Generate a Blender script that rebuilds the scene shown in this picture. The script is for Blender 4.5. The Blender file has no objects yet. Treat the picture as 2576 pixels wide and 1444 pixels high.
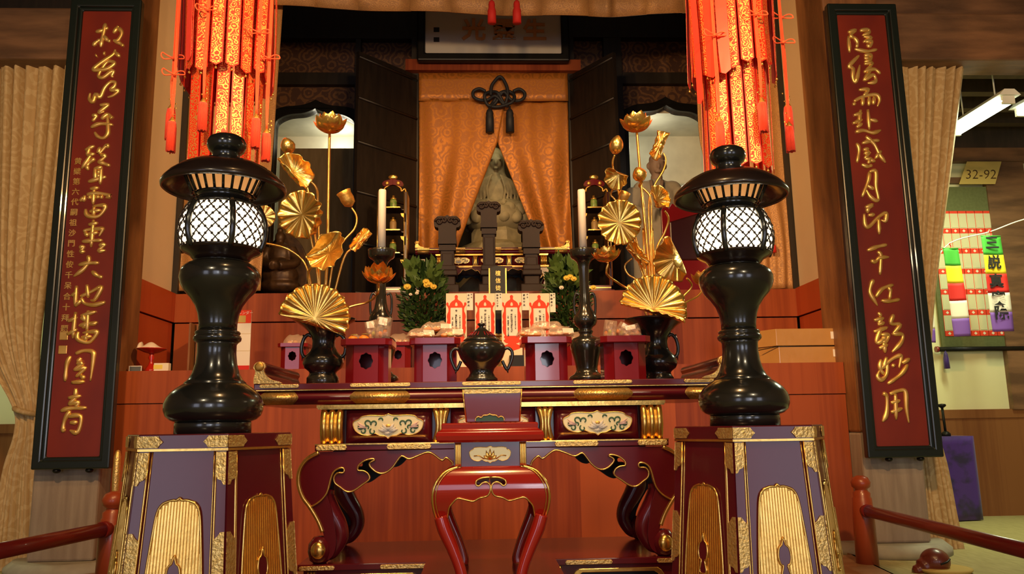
import bpy, bmesh, math, random
from mathutils import Vector, Matrix, noise
from mathutils.geometry import tessellate_polygon
random.seed(7)
SC = bpy.context.scene
COL = SC.collection
R_ = math.radians
PI = math.pi

# ------------------------------------------------------------------ camera
W, H, F = 2576, 1444, 2000.0
EYE = Vector((0, 0, 1.1))
YAW, PITCH, ROLL = R_(2.4), R_(9.9), R_(0.9)
_f = Vector((math.sin(YAW)*math.cos(PITCH), math.cos(YAW)*math.cos(PITCH), math.sin(PITCH)))
_r0 = Vector((math.cos(YAW), -math.sin(YAW), 0))
_u0 = _r0.cross(_f)
_r = _r0*math.cos(ROLL) - _u0*math.sin(ROLL)
_u = _u0*math.cos(ROLL) + _r0*math.sin(ROLL)
cam_data = bpy.data.cameras.new('camera')
cam_data.sensor_width = 36
cam_data.lens = 36*F/W
cam_data.clip_start = 0.05
cam = bpy.data.objects.new('camera', cam_data)
COL.objects.link(cam)
m = Matrix((_r, _u, -_f)).transposed().to_4x4()
m.translation = EYE
cam.matrix_world = m
SC.camera = cam

# ------------------------------------------------------------------ light
SC.view_settings.view_transform = 'Standard'
SC.view_settings.look = 'None'
SC.view_settings.gamma = 1
SC.view_settings.use_curve_mapping = False
SC.view_settings.exposure = 0.17
world = bpy.data.worlds.new('world')
SC.world = world
world.use_nodes = True
bg = world.node_tree.nodes['Background']
bg.inputs[0].default_value = (0.55, 0.62, 0.75, 1)
bg.inputs[1].default_value = 0.02

def lamp(kind, name, loc, power, color, size=0.1, target=None, size_y=None, spot=None, blend=0.5):
    d = bpy.data.lights.new(name, kind)
    d.energy = power
    d.color = color
    if kind == 'AREA':
        d.size = size
        if size_y:
            d.shape = 'RECTANGLE'; d.size_y = size_y
    else:
        d.shadow_soft_size = size
    if kind == 'SPOT':
        d.spot_size = R_(spot or 60); d.spot_blend = blend
    o = bpy.data.objects.new(name, d)
    o.location = loc
    if target is not None:
        o.rotation_euler = (Vector(target)-Vector(loc)).to_track_quat('-Z', 'Y').to_euler()
    COL.objects.link(o)
    return o
WARM = (1.0, 0.56, 0.22)
# ceiling spots of the hall and one fill spot, above and in front of the altar
for x, y, z, p, tx, ty, tz, sz in (
        (-1.9, 1.6, 4.3, 520, -2.3, 7.0, 2.7, 78), (1.9, 1.6, 4.3, 520, 2.4, 7.0, 2.7, 78),
        (-0.75, 2.3, 4.8, 470, -0.5, 4.9, 2.0, 58), (0.85, 2.3, 4.8, 470, 0.6, 4.9, 2.0, 58),
        (-0.9, 3.0, 4.3, 900, 3.2, 7.6, 3.4, 60), (0.9, 3.0, 4.3, 700, -3.1, 7.6, 3.4, 60),
        (0.1, 1.5, 4.6, 260, 0.1, 3.3, 1.05, 42), (0.0, 3.6, 4.6, 150, 0.1, 8.0, 5.5, 66)):  # the last spot is added to brighten the valance and plaque
    lamp('SPOT', 'ceiling_or_fill_spot', (x, y, z), p, WARM, 0.11, (tx, ty, tz), spot=sz, blend=0.8)
for x in (-0.95, 1.05):
    lamp('SPOT', 'sanctum_or_fill_spot', (x, 6.4, 5.6), 62, (1.0, 0.55, 0.2), 0.05, (x*0.3, 9.4, 3.4), spot=60, blend=0.8)
lamp('SPOT', 'sanctum_or_fill_spot', (1.3, 6.6, 5.3), 40, (1.0, 0.8, 0.55), 0.05, (2.0, 9.5, 3.7), spot=34, blend=0.8)  # added spot without a fitting, brightens the monk statue
for x in (-1.6, 1.7):
    lamp('POINT', 'front_fill_light', (x, -1.2, 3.9), 130, (1.0, 0.80, 0.50), 0.16)  # unseen fill lamps added near the camera to brighten gilt and board fronts
# daylight through the three doorways of the hall front behind the visitor, and the bright court straight ahead of the middle one
for x in (-5.1, 0.1, 5.1):
    lamp('AREA', 'doorway_daylight', (x, -7.2, 1.75), 62, (0.80, 0.82, 1.0), 2.5, (x, 0, 1.75), 3.4)
lamp('AREA', 'front_court_light', (1.0, -7.15, 1.8), 30, (0.95, 0.97, 1.0), 0.6, (1.0, 0, 1.8), 2.4)
# small lamps inside the two niches
lamp('POINT', 'niche_lamp', (-1.9, 10.45, 4.95), 9, (1.0, 0.94, 0.72), 0.08)
lamp('POINT', 'niche_lamp', (2.25, 10.05, 4.75), 9, (1.0, 0.94, 0.72), 0.08)
lamp('POINT', 'statue_lamp', (0.2, 9.6, 4.8), 3.5, (1.0, 0.86, 0.5), 0.05)

def P(px, py, Y):
    d = _r*((px-W/2)/F) + _u*((H/2-py)/F) + _f
    return EYE + d*((Y-EYE.y)/d.y)
def PX(px, py, X):
    d = _r*((px-W/2)/F) + _u*((H/2-py)/F) + _f
    return EYE + d*((X-EYE.x)/d.x)
def PZ(px, py, z):
    d = _r*((px-W/2)/F) + _u*((H/2-py)/F) + _f
    return EYE + d*((z-EYE.z)/d.z)
def prj(v):
    q = Vector(v)-EYE
    d = q.dot(_f)
    return (W/2 + F*q.dot(_r)/d, H/2 - F*q.dot(_u)/d, d)
def zat(X, Y, py):
    z = P(W/2, py, Y).z
    for _ in range(3):
        z = P(prj((X, Y, z))[0], py, Y).z
    return z
def mpp(X, Y, z):
    return prj((X, Y, z))[2]/F

# ------------------------------------------------------------------ materials
def rgb(c):
    return tuple(c)+(1,) if len(c) == 3 else tuple(c)
def mat(name, col, rough=0.5, metal=0.0, coat=0.0, spec=0.5, col2=None, scale=4.0, detail=4.0, stretch=(1, 1, 1),
        contrast=(0.35, 0.65), bump=0.0, bump_scale=60.0, emit=None, emit_s=0.0, alpha=1.0, trans=0.0, tex='noise', sheen=0.0):
    m = bpy.data.materials.new(name)
    m.use_nodes = True
    nt = m.node_tree
    b = nt.nodes['Principled BSDF']
    b.inputs['Base Color'].default_value = rgb(col)
    b.inputs['Roughness'].default_value = rough
    b.inputs['Metallic'].default_value = metal
    b.inputs['Coat Weight'].default_value = coat
    b.inputs['Coat Roughness'].default_value = 0.06
    b.inputs['Specular IOR Level'].default_value = spec
    b.inputs['Alpha'].default_value = alpha
    b.inputs['Transmission Weight'].default_value = trans
    b.inputs['Sheen Weight'].default_value = sheen
    tc = nt.nodes.new('ShaderNodeTexCoord')
    mp = nt.nodes.new('ShaderNodeMapping')
    mp.inputs['Scale'].default_value = stretch
    nt.links.new(tc.outputs['Object'], mp.inputs['Vector'])
    if col2 is not None:
        if tex == 'noise':
            t = nt.nodes.new('ShaderNodeTexNoise'); t.inputs['Scale'].default_value = scale; t.inputs['Detail'].default_value = detail
            out = t.outputs['Fac']
        elif tex == 'voronoi':
            t = nt.nodes.new('ShaderNodeTexVoronoi'); t.inputs['Scale'].default_value = scale
            out = t.outputs['Distance']
        elif tex == 'wave':
            t = nt.nodes.new('ShaderNodeTexWave'); t.inputs['Scale'].default_value = scale
            t.inputs['Distortion'].default_value = 3.0; t.inputs['Detail'].default_value = detail
            out = t.outputs['Fac']
        nt.links.new(mp.outputs['Vector'], t.inputs['Vector'])
        r = nt.nodes.new('ShaderNodeValToRGB')
        r.color_ramp.elements[0].position = contrast[0]; r.color_ramp.elements[0].color = rgb(col)
        r.color_ramp.elements[1].position = contrast[1]; r.color_ramp.elements[1].color = rgb(col2)
        nt.links.new(out, r.inputs['Fac'])
        nt.links.new(r.outputs['Color'], b.inputs['Base Color'])
    if bump:
        n2 = nt.nodes.new('ShaderNodeTexNoise'); n2.inputs['Scale'].default_value = bump_scale; n2.inputs['Detail'].default_value = 3
        nt.links.new(mp.outputs['Vector'], n2.inputs['Vector'])
        bp = nt.nodes.new('ShaderNodeBump'); bp.inputs['Strength'].default_value = bump; bp.inputs['Distance'].default_value = 0.02
        nt.links.new(n2.outputs['Fac'], bp.inputs['Height'])
        nt.links.new(bp.outputs['Normal'], b.inputs['Normal'])
    if emit is not None:
        b.inputs['Emission Color'].default_value = rgb(emit)
        b.inputs['Emission Strength'].default_value = emit_s
    return m

def brocade(name, ground, gold, scale=9.0, goldness=0.5, rough=0.4, metal=0.35):
    """woven silk: medallions and scrollwork of gold thread on a coloured ground"""
    m = bpy.data.materials.new(name); m.use_nodes = True
    nt = m.node_tree; b = nt.nodes['Principled BSDF']
    tc = nt.nodes.new('ShaderNodeTexCoord')
    v = nt.nodes.new('ShaderNodeTexVoronoi'); v.inputs['Scale'].default_value = scale
    nz = nt.nodes.new('ShaderNodeTexNoise'); nz.inputs['Scale'].default_value = scale*4; nz.inputs['Detail'].default_value = 3
    nt.links.new(tc.outputs['Object'], v.inputs['Vector']); nt.links.new(tc.outputs['Object'], nz.inputs['Vector'])
    wv = nt.nodes.new('ShaderNodeMath'); wv.operation = 'SINE'
    mu = nt.nodes.new('ShaderNodeMath'); mu.operation = 'MULTIPLY'; mu.inputs[1].default_value = 22
    nt.links.new(v.outputs['Distance'], mu.inputs[0]); nt.links.new(mu.outputs[0], wv.inputs[0])
    ad = nt.nodes.new('ShaderNodeMath'); ad.operation = 'MULTIPLY_ADD'; ad.inputs[1].default_value = 0.22
    nt.links.new(wv.outputs[0], ad.inputs[0]); nt.links.new(nz.outputs['Fac'], ad.inputs[2])
    r = nt.nodes.new('ShaderNodeValToRGB')
    r.color_ramp.elements[0].position = 0.62-0.3*goldness; r.color_ramp.elements[0].color = (0, 0, 0, 1)
    r.color_ramp.elements[1].position = 0.72-0.3*goldness; r.color_ramp.elements[1].color = (1, 1, 1, 1)
    nt.links.new(ad.outputs[0], r.inputs['Fac'])
    mx = nt.nodes.new('ShaderNodeMix'); mx.data_type = 'RGBA'
    mx.inputs['A'].default_value = rgb(ground); mx.inputs['B'].default_value = rgb(gold)
    nt.links.new(r.outputs['Color'], mx.inputs['Factor'])
    nt.links.new(mx.outputs['Result'], b.inputs['Base Color'])
    mm = nt.nodes.new('ShaderNodeMath'); mm.operation = 'MULTIPLY'; mm.inputs[1].default_value = metal
    nt.links.new(r.outputs['Color'], mm.inputs[0]); nt.links.new(mm.outputs[0], b.inputs['Metallic'])
    b.inputs['Roughness'].default_value = rough
    n3 = nt.nodes.new('ShaderNodeTexNoise'); n3.inputs['Scale'].default_value = 220
    nt.links.new(tc.outputs['Object'], n3.inputs['Vector'])
    bp = nt.nodes.new('ShaderNodeBump'); bp.inputs['Strength'].default_value = 0.5; bp.inputs['Distance'].default_value = 0.004
    nt.links.new(n3.outputs['Fac'], bp.inputs['Height']); nt.links.new(bp.outputs['Normal'], b.inputs['Normal'])
    return m

def planks(name, c1, c2, width=0.35, rough=0.42, axis='X', coat=0.0):
    """vertical lacquered boards: grain noise plus a tone of its own for each board"""
    m = bpy.data.materials.new(name); m.use_nodes = True
    nt = m.node_tree; b = nt.nodes['Principled BSDF']
    tc = nt.nodes.new('ShaderNodeTexCoord')
    mp = nt.nodes.new('ShaderNodeMapping'); mp.inputs['Scale'].default_value = (14, 14, 0.5)
    nt.links.new(tc.outputs['Object'], mp.inputs['Vector'])
    nz = nt.nodes.new('ShaderNodeTexNoise'); nz.inputs['Scale'].default_value = 1.6; nz.inputs['Detail'].default_value = 5
    nt.links.new(mp.outputs['Vector'], nz.inputs['Vector'])
    sp = nt.nodes.new('ShaderNodeSeparateXYZ'); nt.links.new(tc.outputs['Object'], sp.inputs[0])
    dv = nt.nodes.new('ShaderNodeMath'); dv.operation = 'DIVIDE'; dv.inputs[1].default_value = width
    nt.links.new(sp.outputs[axis], dv.inputs[0])
    fl = nt.nodes.new('ShaderNodeMath'); fl.operation = 'FLOOR'; nt.links.new(dv.outputs[0], fl.inputs[0])
    wn = nt.nodes.new('ShaderNodeTexWhiteNoise'); wn.noise_dimensions = '1D'; nt.links.new(fl.outputs[0], wn.inputs['W'])
    ad = nt.nodes.new('ShaderNodeMath'); ad.operation = 'MULTIPLY_ADD'; ad.inputs[1].default_value = 0.6
    nt.links.new(wn.outputs['Value'], ad.inputs[0]); nt.links.new(nz.outputs['Fac'], ad.inputs[2])
    r = nt.nodes.new('ShaderNodeValToRGB')
    r.color_ramp.elements[0].position = 0.4; r.color_ramp.elements[0].color = rgb(c1)
    r.color_ramp.elements[1].position = 1.0; r.color_ramp.elements[1].color = rgb(c2)
    nt.links.new(ad.outputs[0], r.inputs['Fac']); nt.links.new(r.outputs['Color'], b.inputs['Base Color'])
    fr = nt.nodes.new('ShaderNodeMath'); fr.operation = 'FRACT'; nt.links.new(dv.outputs[0], fr.inputs[0])
    gt = nt.nodes.new('ShaderNodeMath'); gt.operation = 'GREATER_THAN'; gt.inputs[1].default_value = 0.02
    nt.links.new(fr.outputs[0], gt.inputs[0])
    bp = nt.nodes.new('ShaderNodeBump'); bp.inputs['Strength'].default_value = 0.4; bp.inputs['Distance'].default_value = 0.004
    nt.links.new(gt.outputs[0], bp.inputs['Height']); nt.links.new(bp.outputs['Normal'], b.inputs['Normal'])
    b.inputs['Roughness'].default_value = rough
    b.inputs['Specular IOR Level'].default_value = 0.28
    return m

M = {}
M['wood_red'] = planks('cinnabar_boards', (0.18, 0.030, 0.009), (0.34, 0.075, 0.020), 0.42)
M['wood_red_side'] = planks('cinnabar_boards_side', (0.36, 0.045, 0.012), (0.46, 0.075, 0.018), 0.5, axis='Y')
M['maroon'] = mat('maroon_lacquer', (0.105, 0.006, 0.012), 0.22, coat=0.2, col2=(0.12, 0.008, 0.014), scale=3)
M['maroon_dark'] = mat('dark_maroon_lacquer', (0.035, 0.004, 0.005), 0.3, coat=0.3)
M['red'] = mat('red_lacquer', (0.43, 0.016, 0.008), 0.16, coat=0.7)
M['red_dark'] = mat('wine_red_lacquer', (0.20, 0.006, 0.010), 0.2, coat=0.5)
M['gold'] = mat('gold_leaf', (1.0, 0.66, 0.19), 0.25, 0.94, col2=(0.98, 0.58, 0.14), scale=12, bump=0.06, bump_scale=25)
M['gold_chased'] = mat('chased_gilt_metal', (1.0, 0.70, 0.26), 0.34, 0.82, col2=(0.92, 0.58, 0.17), scale=70, detail=2, bump=0.3, bump_scale=110)
M['gold_matt'] = mat('matt_gold', (0.85, 0.52, 0.13), 0.42, 0.85, col2=(0.7, 0.38, 0.08), scale=18, bump=0.15, bump_scale=60)
M['gold_letter'] = mat('gilded_carving', (0.80, 0.50, 0.13), 0.36, 0.7, col2=(0.9, 0.6, 0.2), scale=10)
M['bronze'] = mat('black_bronze', (0.012, 0.012, 0.010), 0.2, 0.0, coat=0.35, spec=0.7, col2=(0.022, 0.02, 0.014), scale=6, bump=0.02, bump_scale=30)
M['bronze_brown'] = mat('brown_black_bronze', (0.03, 0.014, 0.009), 0.26, 0.1, coat=0.3, spec=0.6, col2=(0.018, 0.01, 0.008), scale=5)
M['black'] = mat('black_lacquer', (0.004, 0.004, 0.004), 0.4, spec=0.3)
M['board_frame'] = mat('dark_green_black_frame', (0.008, 0.014, 0.012), 0.3, coat=0.3)
M['board_red'] = mat('aged_red_lacquer_board', (0.21, 0.024, 0.011), 0.36, coat=0.15, col2=(0.13, 0.015, 0.012), scale=2.2, detail=3, stretch=(1, 1, 0.5))
M['pillar'] = mat('old_brown_pillar_wood', (0.17, 0.07, 0.025), 0.5, col2=(0.30, 0.13, 0.045), scale=3.0, detail=6, stretch=(3, 3, 0.6), bump=0.2, bump_scale=20)
M['pillar_low'] = mat('bare_grey_pillar_wood', (0.27, 0.21, 0.16), 0.75, col2=(0.36, 0.29, 0.22), scale=3.0, detail=6, stretch=(6, 6, 0.6), bump=0.2)
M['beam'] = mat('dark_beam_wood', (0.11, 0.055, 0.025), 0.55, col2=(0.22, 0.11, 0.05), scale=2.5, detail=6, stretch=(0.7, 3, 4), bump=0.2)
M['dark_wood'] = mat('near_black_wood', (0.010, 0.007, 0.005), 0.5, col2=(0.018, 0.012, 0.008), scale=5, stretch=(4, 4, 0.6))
M['brown_wood'] = mat('brown_cabinet_wood', (0.15, 0.11, 0.06), 0.85, spec=0.1, col2=(0.19, 0.14, 0.08), scale=5, stretch=(4, 4, 0.6))
M['cream'] = mat('cream_plaster', (0.72, 0.58, 0.40), 0.85, col2=(0.76, 0.62, 0.44), scale=1.5, bump=0.05, bump_scale=80)
M['niche_plaster'] = mat('grey_white_plaster', (0.62, 0.60, 0.48), 0.9, col2=(0.50, 0.48, 0.38), scale=3.0, detail=6)
M['hall'] = mat('hall_wall_plaster', (0.35, 0.24, 0.14), 0.85, col2=(0.30, 0.2, 0.12), scale=2)
M['aisle_wall'] = mat('aisle_plaster', (0.72, 0.70, 0.40), 0.9, col2=(0.76, 0.74, 0.46), scale=1.2)
M['wainscot'] = planks('wainscot_boards', (0.16, 0.055, 0.02), (0.24, 0.10, 0.035), 0.4, 0.4)
M['floor'] = mat('tatami_floor', (0.34, 0.30, 0.12), 0.75, col2=(0.42, 0.37, 0.16), scale=40, detail=2, stretch=(1, 0.15, 1))
M['floor_wood'] = mat('wooden_floor', (0.20, 0.10, 0.045), 0.4, col2=(0.28, 0.15, 0.07), scale=4, stretch=(0.4, 5, 1))
M['ceiling'] = mat('ceiling_boards', (0.05, 0.035, 0.02), 0.6, col2=(0.075, 0.05, 0.03), scale=3, stretch=(4, 0.6, 1))
M['brocade_dark'] = brocade('dark_brocade_wallcover', (0.06, 0.022, 0.013), (0.16, 0.075, 0.03), 6, 0.45, 0.6, 0.2)
M['brocade_gold'] = brocade('gold_brocade', (0.44, 0.15, 0.022), (0.51, 0.195, 0.033), 8, 0.5, 0.4, 0.45)
M['brocade_tan'] = brocade('tan_gold_brocade', (0.42, 0.21, 0.075), (0.52, 0.28, 0.10), 16, 0.5, 0.5, 0.3)
M['curtain'] = brocade('cream_gold_curtain', (0.52, 0.35, 0.15), (0.61, 0.45, 0.22), 6, 0.40, 0.6, 0.1)
M['brocade_red'] = brocade('red_gold_brocade_strip', (0.62, 0.026, 0.007), (0.92, 0.50, 0.14), 24, 0.37, 0.38, 0.75)
M['silk_red'] = mat('scarlet_silk', (0.80, 0.03, 0.006), 0.45, sheen=0.2, col2=(0.72, 0.022, 0.006), scale=9)
M['silk_orange'] = mat('vermilion_cord', (0.88, 0.085, 0.012), 0.55, sheen=0.3)
M['tassel_red'] = mat('vermilion_tassel_thread', (0.86, 0.055, 0.010), 0.6, sheen=0.3, col2=(0.74, 0.035, 0.008), scale=120, stretch=(1, 1, 0.03))
M['tassel_dark'] = mat('dark_red_tassel_thread', (0.40, 0.01, 0.012), 0.6)
M['black_cord'] = mat('black_silk_cord', (0.012, 0.014, 0.02), 0.6)
M['wax'] = mat('white_candle_wax', (0.88, 0.80, 0.68), 0.4)
M['paper'] = mat('white_paper', (0.82, 0.78, 0.72), 0.8)
M['paper_ivory'] = mat('ivory_paper', (0.80, 0.70, 0.55), 0.8)
M['print_red'] = mat('red_print', (0.75, 0.045, 0.012), 0.7)
M['ink'] = mat('black_ink', (0.015, 0.014, 0.014), 0.6)
M['lamp_paper'] = mat('lit_lantern_paper', (0.95, 0.9, 0.75), 0.7, emit=(1.0, 0.80, 0.50), emit_s=3.2)
M['lamp_paper_glow'] = mat('glowing_paper_lining', (0.7, 0.4, 0.15), 0.7, emit=(1.0, 0.42, 0.12), emit_s=0.55)  # glow put into the lining in place of bulb light from within
M['tube'] = mat('lit_fluorescent_tube', (1, 1, 0.9), 0.5, emit=(0.95, 1.0, 0.72), emit_s=5)
M['metal_white'] = mat('white_enamel', (0.7, 0.7, 0.62), 0.5)
M['stone_gold'] = mat('dim_gilt_statue', (0.42, 0.37, 0.22), 0.65, 0.1, col2=(0.30, 0.27, 0.16), scale=9)
M['statue_grey'] = mat('painted_grey_robe', (0.32, 0.28, 0.20), 0.8, col2=(0.38, 0.33, 0.25), scale=5)
M['statue_skin'] = mat('painted_statue_face', (0.30, 0.20, 0.14), 0.6)
M['statue_brown'] = mat('dark_gilt_wood_carving', (0.10, 0.05, 0.02), 0.45, 0.3, col2=(0.05, 0.025, 0.012), scale=14)
M['tablet'] = mat('dark_memorial_tablet_wood', (0.030, 0.013, 0.010), 0.6, col2=(0.024, 0.011, 0.009), scale=9, bump=0.1, bump_scale=40)
M['leaf'] = mat('dark_green_leaf', (0.018, 0.048, 0.010), 0.5, col2=(0.035, 0.08, 0.015), scale=8)
M['leaf_pale'] = mat('fresh_green_leaf', (0.05, 0.11, 0.018), 0.5, col2=(0.09, 0.15, 0.03), scale=8)
M['yellow_petal'] = mat('yellow_chrysanthemum', (0.80, 0.55, 0.08), 0.6)
M['white_petal'] = mat('white_blossom', (0.80, 0.74, 0.62), 0.6)
M['green_glass'] = mat('green_paper_label', (0.08, 0.24, 0.035), 0.35, col2=(0.3, 0.34, 0.1), scale=30)
M['tan_label'] = mat('tan_paper_label', (0.35, 0.22, 0.08), 0.45)
M['orange'] = mat('mandarin_peel', (0.80, 0.24, 0.02), 0.42, bump=0.2, bump_scale=200)
M['film'] = mat('clear_plastic_film', (0.62, 0.47, 0.36), 0.1, alpha=0.36, spec=1.0, bump=0.4, bump_scale=30)
M['sweet'] = mat('pink_brown_sweet', (0.62, 0.24, 0.10), 0.5, col2=(0.70, 0.38, 0.2), scale=16)
M['sweet_green'] = mat('pale_green_sweet', (0.55, 0.55, 0.12), 0.5)
M['cardboard'] = mat('taped_cardboard', (0.46, 0.24, 0.07), 0.28, coat=0.5, col2=(0.52, 0.28, 0.09), scale=4, bump=0.15, bump_scale=9)
M['purple'] = mat('purple_silk_cover', (0.045, 0.008, 0.20), 0.5, sheen=0.3, col2=(0.012, 0.004, 0.06), scale=5, contrast=(0.5, 0.62))
M['purple_flag'] = mat('violet_cloth', (0.20, 0.08, 0.42), 0.7)
M['green_flag'] = mat('green_cloth', (0.06, 0.40, 0.04), 0.7)
M['yellow_flag'] = mat('yellow_cloth', (0.85, 0.66, 0.02), 0.7)
M['red_flag'] = mat('red_cloth', (0.62, 0.018, 0.012), 0.7)
M['white_flag'] = mat('white_cloth', (0.80, 0.74, 0.62), 0.8)
M['scroll_green'] = mat('olive_scroll_silk', (0.10, 0.11, 0.035), 0.8, col2=(0.12, 0.13, 0.045), scale=30)
M['scroll_paper'] = mat('scroll_paper', (0.62, 0.58, 0.36), 0.8)
M['note_paper'] = mat('buff_paper', (0.55, 0.40, 0.11), 0.8)
M['railing'] = mat('red_lacquered_rail', (0.20, 0.012, 0.008), 0.35, coat=0.3)
M['post'] = mat('orange_red_post', (0.33, 0.055, 0.016), 0.35, coat=0.2)
M['enamel_cream'] = mat('cream_gold_ground', (0.92, 0.74, 0.36), 0.4, 0.4)
M['enamel_green'] = mat('green_painted_scroll', (0.05, 0.13, 0.07), 0.5)
M['enamel_pink'] = mat('pale_pink_flower_paint', (0.72, 0.50, 0.46), 0.5)
M['enamel_white'] = mat('pale_lotus_paint', (0.66, 0.64, 0.60), 0.5)
M['fish_wood'] = mat('red_brown_carved_wood', (0.13, 0.022, 0.012), 0.35, coat=0.3)
M['shell'] = mat('pale_shell', (0.75, 0.62, 0.50), 0.6)
M['yellow_box'] = mat('yellow_box_card', (0.80, 0.62, 0.10), 0.6)
M['grey_card'] = mat('grey_card', (0.10, 0.12, 0.14), 0.5)
M['stone'] = mat('pale_stone', (0.40, 0.38, 0.30), 0.8, col2=(0.33, 0.31, 0.25), scale=8)
M['plaque_white'] = mat('white_plaque_ground', (0.50, 0.48, 0.44), 0.7)
M['plaque_letter'] = mat('dull_gold_letter', (0.55, 0.26, 0.09), 0.6, 0.2)
M['dim_gold_wood'] = mat('dim_gold_box', (0.30, 0.20, 0.03), 0.5)

# ------------------------------------------------------------------ mesh builder (world coordinates)
class MB:
    def __init__(s):
        s.v = []; s.f = []; s.smooth = []
    def add(s, vs, fs, smooth=False):
        o = len(s.v)
        s.v += [tuple(v) for v in vs]
        s.f += [tuple(i+o for i in f) for f in fs]
        s.smooth += [smooth]*len(fs)
        return s
    def box(s, x0, x1, y0, y1, z0, z1, bev=0.0):
        if bev <= 0:
            vs = [(x, y, z) for x in (x0, x1) for y in (y0, y1) for z in (z0, z1)]
            return s.add(vs, [(0, 1, 3, 2), (4, 6, 7, 5), (0, 4, 5, 1), (2, 3, 7, 6), (0, 2, 6, 4), (1, 5, 7, 3)])
        bm = bmesh.new()
        bmesh.ops.create_cube(bm, size=1)
        for v in bm.verts:
            v.co = Vector(((x0+x1)/2+v.co.x*(x1-x0), (y0+y1)/2+v.co.y*(y1-y0), (z0+z1)/2+v.co.z*(z1-z0)))
        bmesh.ops.bevel(bm, geom=bm.edges[:], offset=bev, segments=2, affect='EDGES', profile=0.5)
        bm.verts.index_update()
        s.add([v.co for v in bm.verts], [[v.index for v in f.verts] for f in bm.faces])
        bm.free()
        return s
    def prism(s, poly, a, b, axis='Y', holes=()):
        """polygon (2-D) with holes pushed between a and b along the axis; 2-D = (x,z) for Y, (x,y) for Z, (y,z) for X"""
        def to3(p, t):
            return (p[0], t, p[1]) if axis == 'Y' else ((p[0], p[1], t) if axis == 'Z' else (t, p[0], p[1]))
        loops = [list(poly)]+[list(h) for h in holes]
        flat = [p for l in loops for p in l]
        tris = tessellate_polygon([[Vector((p[0], p[1], 0)) for p in l] for l in loops])
        n = len(flat)
        vs = [to3(p, a) for p in flat]+[to3(p, b) for p in flat]
        fs = [tuple(t) for t in tris]+[tuple(i+n for i in reversed(t)) for t in tris]
        k = 0
        for l in loops:
            c = len(l)
            for i in range(c):
                j = (i+1) % c
                fs.append((k+i, k+j, k+j+n, k+i+n))
            k += c
        return s.add(vs, fs)
    def lathe(s, x, y, prof, seg=48, smooth=True, ang0=0.0, cap=True):
        """prof = [(r, z)]"""
        vs = []; fs = []
        for r, z in prof:
            for k in range(seg):
                a = ang0+2*PI*k/seg
                vs.append((x+r*math.cos(a), y+r*math.sin(a), z))
        for i in range(len(prof)-1):
            for k in range(seg):
                k2 = (k+1) % seg
                fs.append((i*seg+k, i*seg+k2, (i+1)*seg+k2, (i+1)*seg+k))
        s.add(vs, fs, smooth)
        if cap:
            for i in (0, len(prof)-1):
                if prof[i][0] > 1e-5:
                    s.add([vs[i*seg+k] for k in range(seg)], [tuple(range(seg))], False)
        return s
    def tube(s, pts, rad, seg=8, closed=False, smooth=True, flat=None):
        """polyline with one radius or one per point; flat=(normal, factor) squashes the section along a direction"""
        pts = [Vector(p) for p in pts]
        n = len(pts)
        rs = rad if isinstance(rad, (list, tuple)) else [rad]*n
        vs = []; fs = []
        up = None
        for i, p in enumerate(pts):
            if closed:
                t = pts[(i+1) % n]-pts[i-1]
            else:
                t = pts[min(i+1, n-1)]-pts[max(i-1, 0)]
            if t.length < 1e-9:
                t = Vector((0, 0, 1))
            t.normalize()
            if up is None:
                up = t.cross(Vector((0, 1, 0)))
                if up.length < 0.05:
                    up = t.cross(Vector((1, 0, 0)))
            up = up-t*up.dot(t)
            if up.length < 1e-6:
                up = t.orthogonal()
            up.normalize()
            sd = t.cross(up)
            for k in range(seg):
                a = 2*PI*k/seg
                o = up*(math.cos(a)*rs[i])+sd*(math.sin(a)*rs[i])
                if flat:
                    nn = flat[0]
                    o = o-nn*(o.dot(nn)*(1-flat[1]))
                vs.append(p+o)
        for i in range(n if closed else n-1):
            i2 = (i+1) % n
            for k in range(seg):
                k2 = (k+1) % seg
                fs.append((i*seg+k, i*seg+k2, i2*seg+k2, i2*seg+k))
        s.add(vs, fs, smooth)
        if not closed:
            s.add(vs[:seg], [tuple(range(seg))[::-1]]); s.add(vs[-seg:], [tuple(range(seg))])
        return s
    def ball(s, c, rx, ry=None, rz=None, seg=20, rings=12, rot=None):
        ry = rx if ry is None else ry; rz = rx if rz is None else rz
        c = Vector(c); vs = []; fs = []
        for i in range(rings+1):
            t = PI*i/rings
            for k in range(seg):
                a = 2*PI*k/seg
                v = Vector((rx*math.sin(t)*math.cos(a), ry*math.sin(t)*math.sin(a), rz*math.cos(t)))
                if rot:
                    v = rot @ v
                vs.append(c+v)
        for i in range(rings):
            for k in range(seg):
                k2 = (k+1) % seg
                fs.append((i*seg+k, (i+1)*seg+k, (i+1)*seg+k2, i*seg+k2))
        return s.add(vs, fs, True)
    def grid(s, fn, nu, nv, smooth=True, closed_u=False):
        vs = [fn(i/nu, j/nv) for j in range(nv+1) for i in range(nu+1)]
        fs = []
        for j in range(nv):
            for i in range(nu):
                a = j*(nu+1)+i
                fs.append((a, a+1, a+nu+2, a+nu+1))
        return s.add(vs, fs, smooth)
    def xform(s, mtx, start=0):
        for i in range(start, len(s.v)):
            s.v[i] = tuple(mtx @ Vector(s.v[i]))
        return s

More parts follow.
